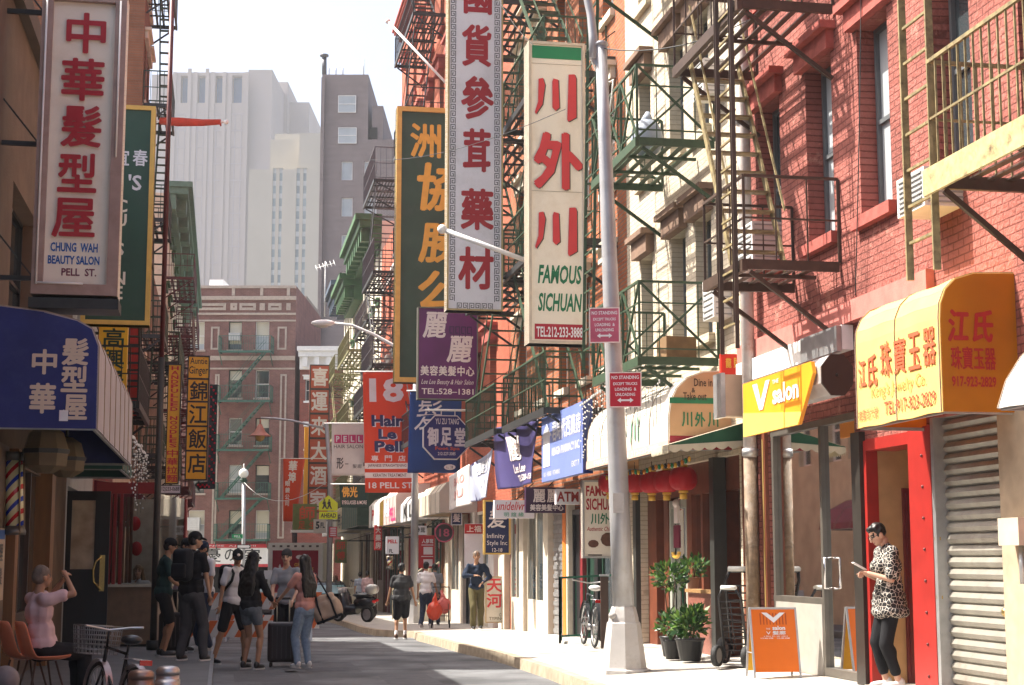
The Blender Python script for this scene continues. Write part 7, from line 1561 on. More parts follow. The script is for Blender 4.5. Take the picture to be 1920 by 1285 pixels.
# ---------------- orange shell chairs
def chair_shell(label, loc, rz):
    r = thing('plastic_chair', label, 'chair', (0, 0, 0), 'orange shell chairs outside the barber shop'); r['_loc'] = [0, 0, 0]
    prof = [(.26, .44, .19), (.24, .435, .21), (.10, .42, .225), (-.08, .425, .225), (-.17, .46, .22), (-.215, .55, .21), (-.25, .68, .20), (-.28, .80, .165), (-.285, .83, .11)]
    m = MB(); N = 9; vs = []
    for y, z, hw in prof:
        for k in range(N):
            t_ = -1 + 2 * k / (N - 1); lift = .045 * t_ ** 4 if y > -.1 else 0; fwd = .05 * t_ ** 2 if y <= -.1 else 0; vs.append((hw * t_, y + fwd, z + lift))
    m.add(vs, [(a * N + k, a * N + k + 1, (a + 1) * N + k + 1, (a + 1) * N + k) for a in range(len(prof) - 1) for k in range(N - 1)], 0, True)
    o = m.build('shell', mk('orange_plastic', (.85, .27, .14), .35, noise=.04), r); md = o.modifiers.new('t', 'SOLIDIFY'); md.thickness = .014; md2 = o.modifiers.new('s', 'SUBSURF'); md2.levels = 1; md2.render_levels = 1
    for x, y in ((-.17, -.14), (.17, -.14), (-.17, .16), (.17, .16)):
        m = MB(); m.tube([(x * .7, y * .7, .42), (x * 1.25, y * 1.35, 0)], .012, n=6); m.build('leg', M_bwood, r)
    r.location = loc; r.rotation_euler = (0, 0, rz); return r
c1 = (-4.86, 16.8); chair_shell('orange moulded shell chair carrying the seated man', (c1[0], c1[1], gz(*c1)), -.95)
c2 = (-5.08, 16.95); chair_shell('orange moulded shell chair pushed behind the seated man', (c2[0], c2[1], gz(*c2)), -.9)
# ---------------- barricades
def barricade(label, loc, rz, W=2.2):
    r = thing('barricade', label, 'barricade', (0, 0, 0), 'striped road barricades behind the tourists'); r['_loc'] = [0, 0, 0]; wh = mk('barricade_white', (.62, .60, .57), .5, noise=.08); og = mk('barricade_orange', (.62, .14, .04), .5, noise=.08)
    for z in (.92, .42):
        m = MB(); m.box((0, 0, z), (W, .03, .3)); k = int(W / .3)
        for i in range(k): x = -W / 2 + .05 + i * W / k; m.add([(x, -.017, z - .148), (x + .15, -.017, z - .148), (x + .32, -.017, z + .148), (x + .17, -.017, z + .148)], [(0, 1, 2, 3)], 1)
        m.build('board', [wh, og], r)
    for x in (-W * .42, W * .42):
        m = MB(); m.bar((x, .03, 1.15), (x, -.3, 0), .04); m.bar((x, .05, 1.15), (x, .38, 0), .04); m.build('leg', M_steel, r)
    r.location = loc; r.rotation_euler = (0, 0, rz); return r
for lb, px, py, Y, rz in (('orange and white striped barricade nearest behind the tourists', 450, 1212, 29.5, -.1), ('orange and white striped barricade standing farther back', 505, 1170, 36, .12)):
    q = at(px, py, Y); barricade(lb, (q.x, Y, gz(q.x, Y)), rz)
# ---------------- vehicles
# billboard truck
Yt = 86.0; a, b = at(503, 1018, Yt), at(606, 1018, Yt); zt = GZ(Yt); xm = (a.x + b.x) / 2; W = b.x - a.x
t = thing('box_truck', 'white framed truck with a dark red advertising panel at the end of the street', 'truck', (xm, Yt, zt))
m = MB(); m.hexa([Vector((x, y, z)) for x in (a.x, b.x) for y in (Yt, Yt + 5) for z in (zt + .7, a.z)]); m.build('box_body', M_white, t)
m = MB(); m.hexa([Vector((x, y, z)) for x in (a.x + .25, b.x - .25) for y in (Yt - .04, Yt - .001) for z in (zt + .95, a.z - .4)]); m.build('advert_panel', mk('advert_red', (.27, .012, .03), .4, noise=.12, scale=1), t)
P = Panel((a.x + .25, Yt - .045, zt + .95), (1, 0, 0), (0, 0, 1), W - .5, a.z - .4 - zt - .95); m = MB(); P.text(m, 'GREAT', .48, .62, .78, .70, bold=.02); P.text(m, 'PROPERTIES', .46, .52, .9, .60, bold=.02); m.build('gold_lettering', S_gold, t)
m = MB(); P.text(m, 'CALL', .62, .34, .92, .44, bold=.02); P.poly(m, [(.60 + .09 * math.cos(k * .52), .84 + .05 * math.sin(k * .52)) for k in range(12)], .001, .006); P.poly(m, [(.14, .38), (.19, .38), (.19, .62), (.165, .68), (.14, .62)], .001, .006); m.build('white_lettering', S_white, t)
m = MB()
for k in range(7): x = a.x + .3 + k * (W - .6) / 6; m.box((x, Yt - .02, a.z - .18), (.14, .03, .1))
m.build('marker_lamp', mk('dark_lamp', (.1, .08, .08), .3), t)
for x in (a.x + .5, b.x - .5): m = MB(); wheel(m, Vector((x, Yt + 1.2, zt + .48)), (1, 0, 0), .48, .3); m.build('wheel', [M_tyre, M_steel], t)
m = MB(); m.hexa([Vector((x, y, z)) for x in (a.x + .1, b.x - .1) for y in (Yt + .05, Yt + 4.9) for z in (zt + .45, zt + .699)]); m.build('chassis', M_black, t)
# parked car
def car(label, loc, rz, paint):
    r = thing('parked_car', label, 'car', (0, 0, 0)); r['_loc'] = [0, 0, 0]
    xs = [(-2.2, .45, .62, .82), (-2.15, .32, .78, .86), (-1.3, .25, .98, .90), (-.3, .25, 1.0, .91), (1.0, .25, .95, .90), (1.75, .28, .86, .87), (2.15, .35, .70, .78), (2.2, .45, .6, .7)]
    m = MB(); n = 8; vs = []
    for y, zl, zh, hw in xs: vs += [(-hw * .93, y, zl), (-hw, y, zl + .12), (-hw, y, zh - .12), (-hw * .88, y, zh), (hw * .88, y, zh), (hw, y, zh - .12), (hw, y, zl + .12), (hw * .93, y, zl)]
    fs = [(a * n + k, a * n + (k + 1) % n, (a + 1) * n + (k + 1) % n, (a + 1) * n + k) for a in range(len(xs) - 1) for k in range(n)] + [tuple(range(n)), tuple(range((len(xs) - 1) * n, len(xs) * n))[::-1]]
    m.add(vs, fs, 0, True); m.build('body', paint, r, recalc=True)
    m = MB(); cab = [(-1.75, .97, .80), (-1.2, 1.38, .62), (-.2, 1.45, .62), (.35, 1.36, .62), (1.05, .95, .80)]; vs = []
    for y, z, hw in cab: vs += [(-hw, y, z), (hw, y, z)]
    m.add(vs, [(2 * a, 2 * a + 1, 2 * a + 3, 2 * a + 2) for a in range(4)], 0, True)
    lo = [(-.83, y, .94) for y, _, _ in cab]
    for s in (-1, 1): m.add([(s * hw, y, z) for y, z, hw in cab] + [(s * .84, 1.05, .93), (s * .84, -1.75, .93)], [(0, 1, 2, 3, 4, 5, 6)], 1)
    m.build('roof', [paint, M_pane], r)
    for nm, A, B in (('rear_window', cab[0], cab[1]), ('windscreen', cab[4], cab[3])):
        m = MB(); y0, z0, w0 = A; y1, z1, w1 = B; s = -1 if y0 < 0 else 1
        m.add([(-w0 + .06, y0 + s * .012, z0 + .03), (w0 - .06, y0 + s * .012, z0 + .03), (w1 - .05, y1 + s * .02, z1 - .02), (-w1 + .05, y1 + s * .02, z1 - .02)], [(0, 1, 2, 3)]); m.build(nm, mk('teal_glass', (.16, .30, .29), .08, noise=.25, scale=2, spec=.8), r)
    for x in (-.8, .8):
        for y in (-1.35, 1.35): m = MB(); wheel(m, Vector((x, y, .32)), (1, 0, 0), .32, .2); m.build('wheel', [M_tyre, M_steel], r)
    for x in (-.62, .62): m = MB(); m.box((x, -2.17, .72), (.36, .08, .13)); m.build('tail_lamp', mk('tail_red', (.5, .01, .01), .2, noise=0), r)
    m = MB(); m.box((0, -2.2, .48), (1.5, .1, .14)); m.build('bumper', M_black, r); m = MB(); m.box((0, -2.2, .66), (.4, .05, .12)); m.build('number_plate', S_lpink, r)
    r.location = loc; r.rotation_euler = (0, 0, rz); return r
q = at(612, 1140, 62); car('dark parked car with teal rear window and red tail lamps beside the scooters', (q.x - .3, 64.5, GZ(64.5)), .18, mk('dark_car_paint', (.025, .028, .03), .2, metal=.3, noise=0))
q = at(428, 1150, 58); car('grey car half hidden behind the tourists and barricades', (q.x, 62, GZ(62)), .18, mk('silver_car_paint', (.33, .34, .35), .25, metal=.4, noise=0))
# scooter
def scooter(label, loc, rz):
    r = thing('scooter', label, 'scooter', (0, 0, 0)); r['_loc'] = [0, 0, 0]; bk = mk('scooter_black', (.015, .015, .017), .25, noise=0)
    for y in (-.6, .62): m = MB(); wheel(m, Vector((0, y, .24)), (1, 0, 0), .24, .11); m.build('wheel', [M_tyre, M_steel], r)
    m = MB(); m.ball((0, -.45, .58), (.19, .42, .2), n=12, k=8); m.tube([(0, -.2, .38), (0, .25, .34), (0, .38, .5), (0, .46, .85)], [.14, .16, .16, .13], n=10); m.ball((0, .62, .5), (.1, .24, .1), n=10, k=6); m.build('body', bk, r)
    m = MB(); m.ball((0, -.38, .80), (.17, .40, .07), n=12, k=6); m.build('seat', M_black, r)
    m = MB(); m.tube([(-.32, .38, 1.02), (-.1, .44, 1.02), (.1, .44, 1.02), (.32, .38, 1.02)], .018, n=7); m.tube([(0, .46, .8), (0, .44, 1.02)], .03, n=7); m.build('handlebar', M_spoke, r)
    m = MB(); m.ball((0, .54, .92), (.1, .07, .09), n=10, k=7); m.build('headlight', mk('clear_lamp', (.6, .6, .58), .1), r); m = MB(); m.ball((0, -.86, .62), (.09, .04, .05), n=8, k=6); m.build('tail_lamp', MATS['tail_red'], r)
    m = MB(); m.ball((0, -.72, .98), (.2, .17, .16), n=12, k=8); m.build('top_case', mk('grey_case', (.32, .31, .30), .3), r)
    for s in (-1, 1): m = MB(); m.tube([(s * .25, .42, 1.02), (s * .32, .42, 1.2)], .008, n=5); m.ball((s * .33, .42, 1.22), (.06, .02, .04), n=8, k=5); m.build('mirror', bk, r)
    r.location = loc; r.rotation_euler = (0, 0, rz); return r
q = at(662, 1168, 49); scooter('nearer black scooter with grey top case parked at the kerb', (q.x, 49, gz(q.x, 49)), .9)
q = at(668, 1150, 55); scooter('farther black scooter parked beyond the other one', (q.x + .1, 54, gz(q.x, 54)), 1.0)
# ================================================================== PEOPLE
from mathutils import noise as mnoise
def cap_(m, a, b, r0, r1=None, n=10):
    r1 = r0 if r1 is None else r1; a, b = Vector(a), Vector(b)
    m.tube([a, b], [r0, r1], n=n); m.ball(a, r0 * .995, n=n, k=6); m.ball(b, r1 * .995, n=n, k=6)
def fuse(m, name, mat, parent, S_, vox, rough=0, sm=3, rs=9.):
    """union of the closed pieces in m as one continuous skin"""
    me = bpy.data.meshes.new('tmp'); me.from_pydata([tuple(p) for p in m.v], [], m.f); ob = bpy.data.objects.new('tmp', me)
    md = ob.modifiers.new('r', 'REMESH'); md.mode = 'VOXEL'; md.voxel_size = vox
    ms = ob.modifiers.new('s', 'SMOOTH'); ms.factor = .5; ms.iterations = sm
    out = evalmesh(ob); TRASH.extend((ob, me))
    if rough:
        n = len(out.vertices); co = [0.0] * (3 * n); no = [0.0] * (3 * n); out.vertices.foreach_get('co', co); out.vertices.foreach_get('normal', no)
        for k in range(0, 3 * n, 3):
            h = rough * mnoise.noise(Vector((co[k] * rs, co[k + 1] * rs, co[k + 2] * rs * .6)))
            for q in (0, 1, 2): co[k + q] += no[k + q] * h
        out.vertices.foreach_set('co', co); out.update()
    out.transform(Matrix.Scale(S_, 4)); out.name = name
    out.polygons.foreach_set('use_smooth', [True] * len(out.polygons)); out.materials.clear()
    for q in (mat if isinstance(mat, (list, tuple)) else [mat]): out.materials.append(q)
    o = bpy.data.objects.new(name, out); COL.objects.link(o); o.parent = parent; o['_loc'] = [0, 0, 0]; return o
def ik(a, c, l1, l2, pole):
    a, c = Vector(a), Vector(c); d = c - a; L = min(d.length, (l1 + l2) * .999); t = d.normalized(); x = (l1 * l1 - l2 * l2 + L * L) / (2 * L); h = math.sqrt(max(0, l1 * l1 - x * x))
    p = Vector(pole); p = (p - t * p.dot(t)).normalized(); return a + t * x + p * h
SK = {'fair': mk('fair_skin', (.50, .29, .20), .5, noise=.05), 'tan': mk('tan_skin', (.36, .19, .11), .5, noise=.05), 'olive': mk('olive_skin', (.42, .24, .15), .5, noise=.05)}
M_eye = mk('dark_eye', (.02, .015, .012), .3, noise=0); M_lip = mk('lip', (.30, .10, .08), .5, noise=0)
HB = mk('black_hair', (.012, .010, .009), .4, noise=.3, scale=40); HG = mk('grey_brown_hair', (.16, .12, .09), .6, noise=.3, scale=40); HW = mk('brown_hair', (.05, .03, .02), .5, noise=.3, scale=40)
def person(label, loc, rz, H=1.72, skin='olive', hair='short', hairm=HB, top=None, topk='tee', bot=None, botk='pants', shoe=None, wr=(.25, .08, .82), wl=(-.25, .08, .82), ar=(.11, .02, .08), al=(-.11, -.02, .08), lean=.0, yaw=0, nod=0, pelvis=(0, 0, .93), cap=None, vox=.010, group=None, fem=False, girth=1.0, er=(.5, -.8, -.3), el=(-.5, -.8, -.3), glasses=False, roll=0, beanie=None, gripr=False, gripl=False, socks=None, kneep=(0, 1, .05)):
    S_ = H / 1.75; r = thing('person', label, 'person', (0, 0, 0), group); r['_loc'] = [0, 0, 0]; g = girth; V_ = Vector
    pv = V_(pelvis); ch = pv + V_((roll * .3, lean * .34, .36)); nk = pv + V_((roll * .5, lean * .62, .555)); hw = .155 if fem else .178
    sh = {1: nk + V_((hw, lean * .0, -.065)), -1: nk + V_((-hw, 0, -.065))}; hip = {1: pv + V_((.088, 0, -.03)), -1: pv + V_((-.088, 0, -.03))}
    W = {1: V_(wr), -1: V_(wl)}; A = {1: V_(ar), -1: V_(al)}
    el_ = {1: ik(sh[1], W[1], .285, .255, er), -1: ik(sh[-1], W[-1], .285, .255, el)}; kn = {s: ik(hip[s], A[s], .435, .415, kneep) for s in (1, -1)}
    for s in (1, -1):
        d = W[s] - sh[s]
        if d.length > .54: W[s] = sh[s] + d.normalized() * .54
    HM = Matrix.Rotation(yaw, 3, 'Z') @ Matrix.Rotation(-nod, 3, 'X'); hb = nk + V_((0, .012, .05)); hc = hb + HM @ V_((0, .022, .115))
    # ---- body: one skin
    b = MB()
    b.ball(pv + V_((0, 0, -.02)), (.155 * g, .115 * g, .13)); b.ball(pv.lerp(ch, .45), (.128 * g * (.93 if fem else 1.03), .10 * g, .16)); b.ball(ch, (.15 * g, .105 * g, .17)); b.ball(ch + V_((0, 0, .1)), (.16, .085, .1))
    if fem: [b.ball(ch + V_((s * .065, .085, .0)), .058) for s in (1, -1)]
    cap_(b, sh[-1] + V_((.02, 0, .0)), sh[1] - V_((.02, 0, 0)), .055); cap_(b, nk + V_((0, 0, -.06)), hb + V_((0, .01, .03)), .058 if not fem else .047, .05 if not fem else .043)
    for s in (1, -1):
        cap_(b, sh[s], el_[s], .047 * (.85 if fem else 1), .036 * (.9 if fem else 1)); cap_(b, el_[s], W[s], .036 * (.9 if fem else 1), .024)
        t = (W[s] - el_[s]).normalized(); side = t.cross(V_((0, 0, 1)) if abs(t.z) < .9 else V_((0, 1, 0))).normalized(); up = side.cross(t)
        pal = W[s] + t * .045; gr = gripr if s == 1 else gripl
        b.ball(pal, .034, M=Matrix((side, t, up)).transposed() @ Matrix.Diagonal((.95, 1.25, .5)))
        for k in range(4):
            f0 = W[s] + t * .08 + side * (.025 - .0165 * k); L = (.062, .07, .066, .052)[k]; cu = (.75 if gr else .35) + .06 * k
            f1 = f0 + (t * math.cos(cu) - up * math.sin(cu)) * L * .55; f2 = f1 + (t * math.cos(cu * 2) - up * math.sin(cu * 2)) * L * .5; cap_(b, f0, f1, .0085, .008, n=7); cap_(b, f1, f2, .008, .007, n=7)
        th0 = W[s] + t * .03 + side * .025; th1 = th0 + side * .028 + t * .03 - up * .01; cap_(b, th0, th1, .011, .010, n=7); cap_(b, th1, th1 + t * .03 - up * .012, .010, .008, n=7)
        cap_(b, hip[s], kn[s], .082 * g, .052); cap_(b, kn[s], A[s], .052, .034); b.ball(kn[s].lerp(A[s], .28) + V_((0, -.02, 0)), (.048, .05, .09))
        b.ball(A[s] + V_((0, .06, -.04)), (.036, .11, .032))
    head = [((0, .0, .02), (.073, .092, .098)), ((0, .035, -.045), (.056, .058, .062)), ((0, .055, -.075), (.034, .034, .026)), ((0, .096, -.012), (.014, .018, .028)), ((0, .105, -.028), (.017, .014, .012)), ((-.075, -.005, -.01), (.012, .022, .032)), ((.075, -.005, -.01), (.012, .022, .032)), ((0, .087, -.056), (.022, .01, .009))]
    for c, q in head: b.ball(hc + HM @ V_(c), q, n=12, k=8, M=HM)
    body = fuse(b, 'body', [SK[skin], M_eye, M_lip], r, S_, vox, sm=2)
    HI = HM.inverted(); mi = []
    for p in body.data.polygons:
        q = HI @ (p.center / S_ - hc); k = 0
        if q.y > .055:
            if abs(abs(q.x) - .031) < .017 and abs(q.z - .007) < .0085: k = 1
            elif abs(abs(q.x) - .033) < .022 and abs(q.z - .030) < .0065: k = 1
            elif abs(q.x) < .025 and abs(q.z + .057) < .008: k = 2
        mi.append(k)
    body.data.polygons.foreach_set('material_index', mi)
    # ---- hair / cap
    m = MB()
    if hair != 'bald':
        m.ball(hc + HM @ V_((0, -.012, .038)), (.083, .098, .092), n=14, k=9, M=HM)
        if hair == 'short': m.ball(hc + HM @ V_((0, -.035, -.0)), (.079, .075, .085), n=12, k=8, M=HM)
        if hair == 'crop': m.ball(hc + HM @ V_((0, .035, .088)), (.058, .055, .032), n=12, k=8, M=HM); m.ball(hc + HM @ V_((0, -.035, .01)), (.076, .07, .07), n=12, k=8, M=HM)
        if hair == 'long':
            for x in (-.06, -.03, 0, .03, .06):
                p0 = hc + HM @ V_((x, -.05 + abs(x) * .5, .03)); p1 = hc + HM @ V_((x * 1.25, -.075 + abs(x) * .3, -.14)); p2 = nk + V_((x * 1.5, -.105, -.20)); p3 = nk + V_((x * 1.35, -.115, -.36)); cap_(m, p0, p1, .046, .046); cap_(m, p1, p2, .046, .05); cap_(m, p2, p3, .05, .03)
            for x in (-.078, .078): cap_(m, hc + HM @ V_((x, .012, .03)), hc + HM @ V_((x, .0, -.15)), .022, .02)
        h = fuse(m, 'hair', hairm, r, S_, .012, rough=.012, sm=2, rs=26.)
    if cap:
        m = MB(); m.ball(hc + HM @ V_((0, -.008, .05)), (.088, .104, .085), n=14, k=9, M=HM)
        cm = fuse(m, 'cap', cap[0], r, S_, .012, sm=2)
        m = MB(); n = 9; f = 1 if not cap[1] else -1
        pts = [hc + HM @ V_((.078 * math.cos(math.pi * k / (n - 1)), f * (.07 + .095 * math.sin(math.pi * k / (n - 1))), .045 - .02 * math.sin(math.pi * k / (n - 1)))) for k in range(n)]
        m.prism([p * S_ for p in pts], (HM @ V_((0, 0, .012))) * S_); o = m.build('brim', cap[0], r); o.parent = cm
        if len(cap) > 2: m = MB(); m.ball((hc + HM @ V_((0, f * .09, .085))) * S_, (.03 * S_, .02 * S_, .022 * S_), n=8, k=5); o = m.build('badge', cap[2], r); o.parent = cm
    if beanie: m = MB(); m.ball(hc + HM @ V_((0, -.01, .055)), (.09, .106, .09), n=14, k=9, M=HM); fuse(m, 'beanie', beanie, r, S_, .012, sm=2, rough=.004)
    if glasses:
        m = MB()
        for s in (1, -1): m.tube([(hc + HM @ V_((s * .032 + .022 * math.cos(k * .63), .098, .006 + .017 * math.sin(k * .63)))) * S_ for k in range(10)], .0025, n=4, closed=True); m.tube([(hc + HM @ V_((s * .054, .096, .01))) * S_, (hc + HM @ V_((s * .08, .0, .01))) * S_], .0025, n=4)
        m.build('glasses', M_black, r)
    # ---- top
    m = MB(); e = .02 + .06 * max(0, girth - 1.05) if topk != 'loose' else .035
    m.ball(pv.lerp(ch, .45), (.128 * g + e + .008, .10 * g + e + .008, .17)); m.ball(ch, (.15 * g + e, .105 * g + e, .17)); m.ball(ch + V_((0, 0, .1)), (.165 + e * .6, .085 + e, .1)); cap_(m, sh[-1] + V_((.02, 0, .0)), sh[1] - V_((.02, 0, 0)), .055 + e * .6)
    hem = pv + V_((0, 0, -.01)); m.ball(hem + V_((0, 0, .05)), (.15 * g + e + .008, .112 * g + e + .012, .13))
    if fem: [m.ball(ch + V_((s * .065, .085, .0)), .058 + e * .8) for s in (1, -1)]
    if topk == 'loose':
        for k in range(5): z = pv.z + .22 - k * .085; q = .155 + .018 * k; m.ball(V_((pv.x, pv.y, z)), (q * 1.05, q * .88, .10), n=14)
    cap_(m, nk + V_((0, 0, -.07)), nk + V_((0, .005, -.005)), .075, .062)
    frac = {'tee': .62, 'loose': .75, 'long': 1.0, 'tank': .12}[topk]
    for s in (1, -1):
        e1 = sh[s].lerp(el_[s], min(1, frac)); w_ = .018 if topk != 'loose' else .034
        cap_(m, sh[s], e1, .05 + w_, .043 + w_)
        if topk == 'long': cap_(m, el_[s], el_[s].lerp(W[s], .9), .042 + .012, .034)
    fuse(m, 'shirt', top, r, S_, .012, rough=.022, sm=3, rs=11.)
    # ---- bottom
    m = MB(); m.ball(pv + V_((0, -.005, -.02)), (.158 * g + .014, .12 * g + .014, .13)); wd = {'pants': 1.0, 'slim': .55, 'shorts': 1.3, 'wide': 1.5, 'capri': .7, 'miniskirt': 1.2}[botk]
    for s in (1, -1):
        if botk in ('shorts', 'miniskirt'):
            f = .82 if botk == 'shorts' else .42; cap_(m, hip[s], hip[s].lerp(kn[s], f), .086 * g + .012, .058 * g + .022 * wd)
        elif botk == 'wide' : cap_(m, hip[s], kn[s], .088 * g + .012, .086); cap_(m, kn[s], kn[s].lerp(A[s], .45), .086, .08)
        else:
            f = .95 if botk != 'capri' else .72; cap_(m, hip[s], kn[s], .088 * g + .012 * wd, .066 + .014 * wd); m.ball(kn[s].lerp(A[s], .28) + V_((0, -.02, 0)), (.062, .062, .10)); cap_(m, kn[s], kn[s].lerp(A[s], f), .066 + .012 * wd, .044 + .022 * wd)
    fuse(m, 'trousers' if botk in ('pants', 'slim', 'capri', 'wide') else 'shorts', bot, r, S_, .012, rough=.014 if botk not in ('slim', 'capri') else .007, sm=3)
    # ---- shoes
    for s in (1, -1):
        m = MB(); a = A[s]; m.ball(a + V_((0, .065, -.038)), (.046, .128, .042), n=12, k=8); m.ball(a + V_((0, -.015, -.01)), (.043, .055, .06), n=10, k=7); sm_ = fuse(m, 'shoe', shoe, r, S_, .011, sm=2)
        m = MB(); m.prism([(a + V_((.05 * math.cos(k * .524), .055 + .135 * math.sin(k * .524), -.08))) * S_ for k in range(12)], V_((0, 0, .022 * S_))); o = m.build('sole', mk('pale_sole', (.55, .53, .5), .6), r); o.parent = sm_
        if socks: m = MB(); cap_(m, a + V_((0, 0, -.01)), a.lerp(kn[s], .22), .042, .046); fuse(m, 'sock', socks, r, S_, .012, sm=2)
    r.rotation_euler = (0, 0, rz); r.location = loc
    Rz = Matrix.Rotation(rz, 3, 'Z'); L0 = Vector(loc)
    r_pt = lambda p: L0 + Rz @ (V_(p) * S_)
    info = dict(pt=r_pt, W={s: r_pt(W[s] + (W[s] - el_[s]).normalized() * .07) for s in W}, nk=nk, pv=pv, S=S_, rz=rz, ch=ch, sh=sh)
    return r, info
def ploc(px, Y, z=None): q = at(px, 1150, Y); return (q.x, Y, gz(q.x, Y) if z is None else z)
C_blk = mk('black_cotton', (.016, .016, .018), .85, spec=.12, noise=.15); C_char = mk('charcoal_cotton', (.045, .045, .047), .85, spec=.12, noise=.15); C_wht = mk('white_cotton', (.68, .66, .66), .85, spec=.12, noise=.05); C_lil = mk('lilac_cotton', (.42, .32, .42), .85, spec=.12, noise=.08); C_pink = mk('salmon_pink_cotton', (.56, .27, .22), .85, spec=.12, noise=.08); C_gry = mk('grey_cotton', (.25, .26, .28), .85, spec=.12, noise=.08)
C_navy = mk('navy_cotton', (.02, .03, .055), .8, spec=.12, noise=.12); C_olive = mk('olive_cotton', (.10, .085, .04), .85, spec=.12, noise=.1); C_den = mk('dark_denim', (.035, .045, .075), .85, spec=.12, noise=.2, scale=25); C_lden = mk('light_denim', (.22, .29, .38), .85, spec=.12, noise=.15, scale=25); C_gden = mk('grey_denim', (.13, .15, .17), .85, spec=.12, noise=.15, scale=25); C_dkg = mk('dark_grey_twill', (.06, .06, .065), .85, spec=.12, noise=.12); C_pshirt = mk('pale_pink_shirt', (.62, .44, .44), .85, spec=.12, noise=.05); C_teal = mk('dark_teal_tee', (.02, .045, .045), .85, spec=.12, noise=.12)
L_blk = mk('black_shoe', (.016, .015, .015), .4, noise=.1); L_wht = mk('white_shoe', (.62, .60, .58), .5, noise=.05); L_brn = mk('brown_shoe', (.09, .045, .03), .45, noise=.15)
# patterned tunic: pale lines on black
M_tun = bpy.data.materials.new('patterned_tunic'); M_tun.use_nodes = True; n_ = M_tun.node_tree
tc_ = n_.nodes.new('ShaderNodeTexCoord'); vo = n_.nodes.new('ShaderNodeTexVoronoi'); vo.feature = 'DISTANCE_TO_EDGE'; vo.inputs['Scale'].default_value = 24; n_.links.new(tc_.outputs['Object'], vo.inputs['Vector'])
rp = n_.nodes.new('ShaderNodeValToRGB'); rp.color_ramp.elements[0].position = .034; rp.color_ramp.elements[0].color = (.66, .60, .52, 1); rp.color_ramp.elements[1].position = .05; rp.color_ramp.elements[1].color = (.014, .013, .013, 1); n_.links.new(vo.outputs['Distance'], rp.inputs[0]); n_.links.new(rp.outputs[0], n_.nodes['Principled BSDF'].inputs[0]); n_.nodes['Principled BSDF'].inputs['Roughness'].default_value = .85
# --- woman with phone in the red doorway
rw_, iw = person('woman in black and white patterned tunic looking down at a phone in the red doorway', (at(1672, 1285, 16.35).x, 16.35, .318), 1.72, H=1.66, skin='fair', hair='crop', top=M_tun, topk='loose', bot=C_blk, botk='capri', shoe=L_wht, wr=(.085, .215, 1.20), wl=(-.05, .235, 1.21), nod=.55, lean=.02, fem=True, vox=.0065, ar=(.07, .03, .08), al=(-.08, -.05, .08), er=(.5, -.3, -1), el=(-.5, -.3, -1), gripr=True, gripl=True, glasses=True)
q = iw['pt']((.015, .315, 1.285)); t = thing('phone', 'pale phone held up by the woman in the patterned tunic', 'phone', tuple(q)); m = MB(); m.box(q, (.075, .15, .010), M=Matrix.Rotation(iw['rz'], 3, 'Z') @ Matrix.Rotation(.5, 3, 'X')); m.build('case', mk('white_phone', (.7, .7, .7), .3, noise=0), t)
m = MB(); m.box(q + Vector((0, 0, .0)) + (Matrix.Rotation(iw['rz'], 3, 'Z') @ Matrix.Rotation(.5, 3, 'X')) @ Vector((0, 0, .0056)), (.066, .135, .001), M=Matrix.Rotation(iw['rz'], 3, 'Z') @ Matrix.Rotation(.5, 3, 'X')); m.build('screen', M_black, t)
# --- seated man
person('seated elderly man in pale pink shirt raising both hands to his face', (c1[0], c1[1], gz(*c1)), -.85, H=1.74, girth=1.1, skin='tan', hair='short', hairm=mk('thin_grey_hair', (.15, .115, .09), .7, noise=.2, scale=60), top=C_pshirt, topk='tee', bot=C_blk, botk='pants', shoe=L_brn, pelvis=(0, .0, .56), ar=(.11, .44, .08), al=(-.09, .46, .08), wr=(.10, .20, 1.28), wl=(-.05, .24, 1.25), er=(.9, .5, -.5), el=(-.8, .6, -.4), lean=-.10, nod=.05, kneep=(0, .6, 1))
m = MB(); 
# --- tourists on the left
GT = 'tourists standing in the street'
person('man in dark teal shirt, black cap and shorts beside the iron post', ploc(306, 24.6), -1.35, H=1.76, skin='tan', cap=(C_blk, False), top=C_teal, bot=C_blk, botk='shorts', shoe=L_blk, wr=(.16, .30, 1.0), wl=(-.14, .28, 1.05), nod=.2, lean=.04, vox=.012)
person('man in lilac shirt and black cap behind the man with a black backpack', ploc(341, 25.8), -2.0, H=1.78, skin='tan', cap=(C_blk, False, S_white), top=C_lil, bot=C_blk, botk='pants', shoe=L_blk, wr=(.2, .22, 1.0), nod=.25, vox=.012)
rc, ic = person('large man in black shirt and grey trousers seen from behind with black backpack', ploc(357, 23.6), -.35, H=1.84, skin='olive', cap=(C_blk, False), top=C_blk, bot=C_dkg, botk='pants', shoe=L_blk, wr=(.27, .06, .86), wl=(-.22, .22, 1.0), ar=(.20, .02, .08), al=(-.14, -.02, .08), yaw=-.6, nod=.15, girth=1.12, vox=.011)
person('man in white shirt, navy cap and jeans behind the large backpacker', ploc(384, 26.3), 2.3, H=1.74, skin='tan', cap=(C_navy, False), top=C_wht, bot=C_den, botk='pants', shoe=L_wht, wr=(.2, .2, .95), nod=.25, vox=.012)
re_, ie = person('young man in white shirt, black shorts and black cap striding with one leg out', ploc(436, 25.4), -2.35, H=1.76, skin='tan', cap=(C_blk, False, S_lpink), top=C_wht, bot=C_blk, botk='shorts', shoe=L_blk, ar=(.30, -.05, .08), al=(-.16, .1, .08), wr=(.30, .05, .80), wl=(-.20, .22, .98), nod=.45, lean=.12, yaw=-.5, vox=.011)
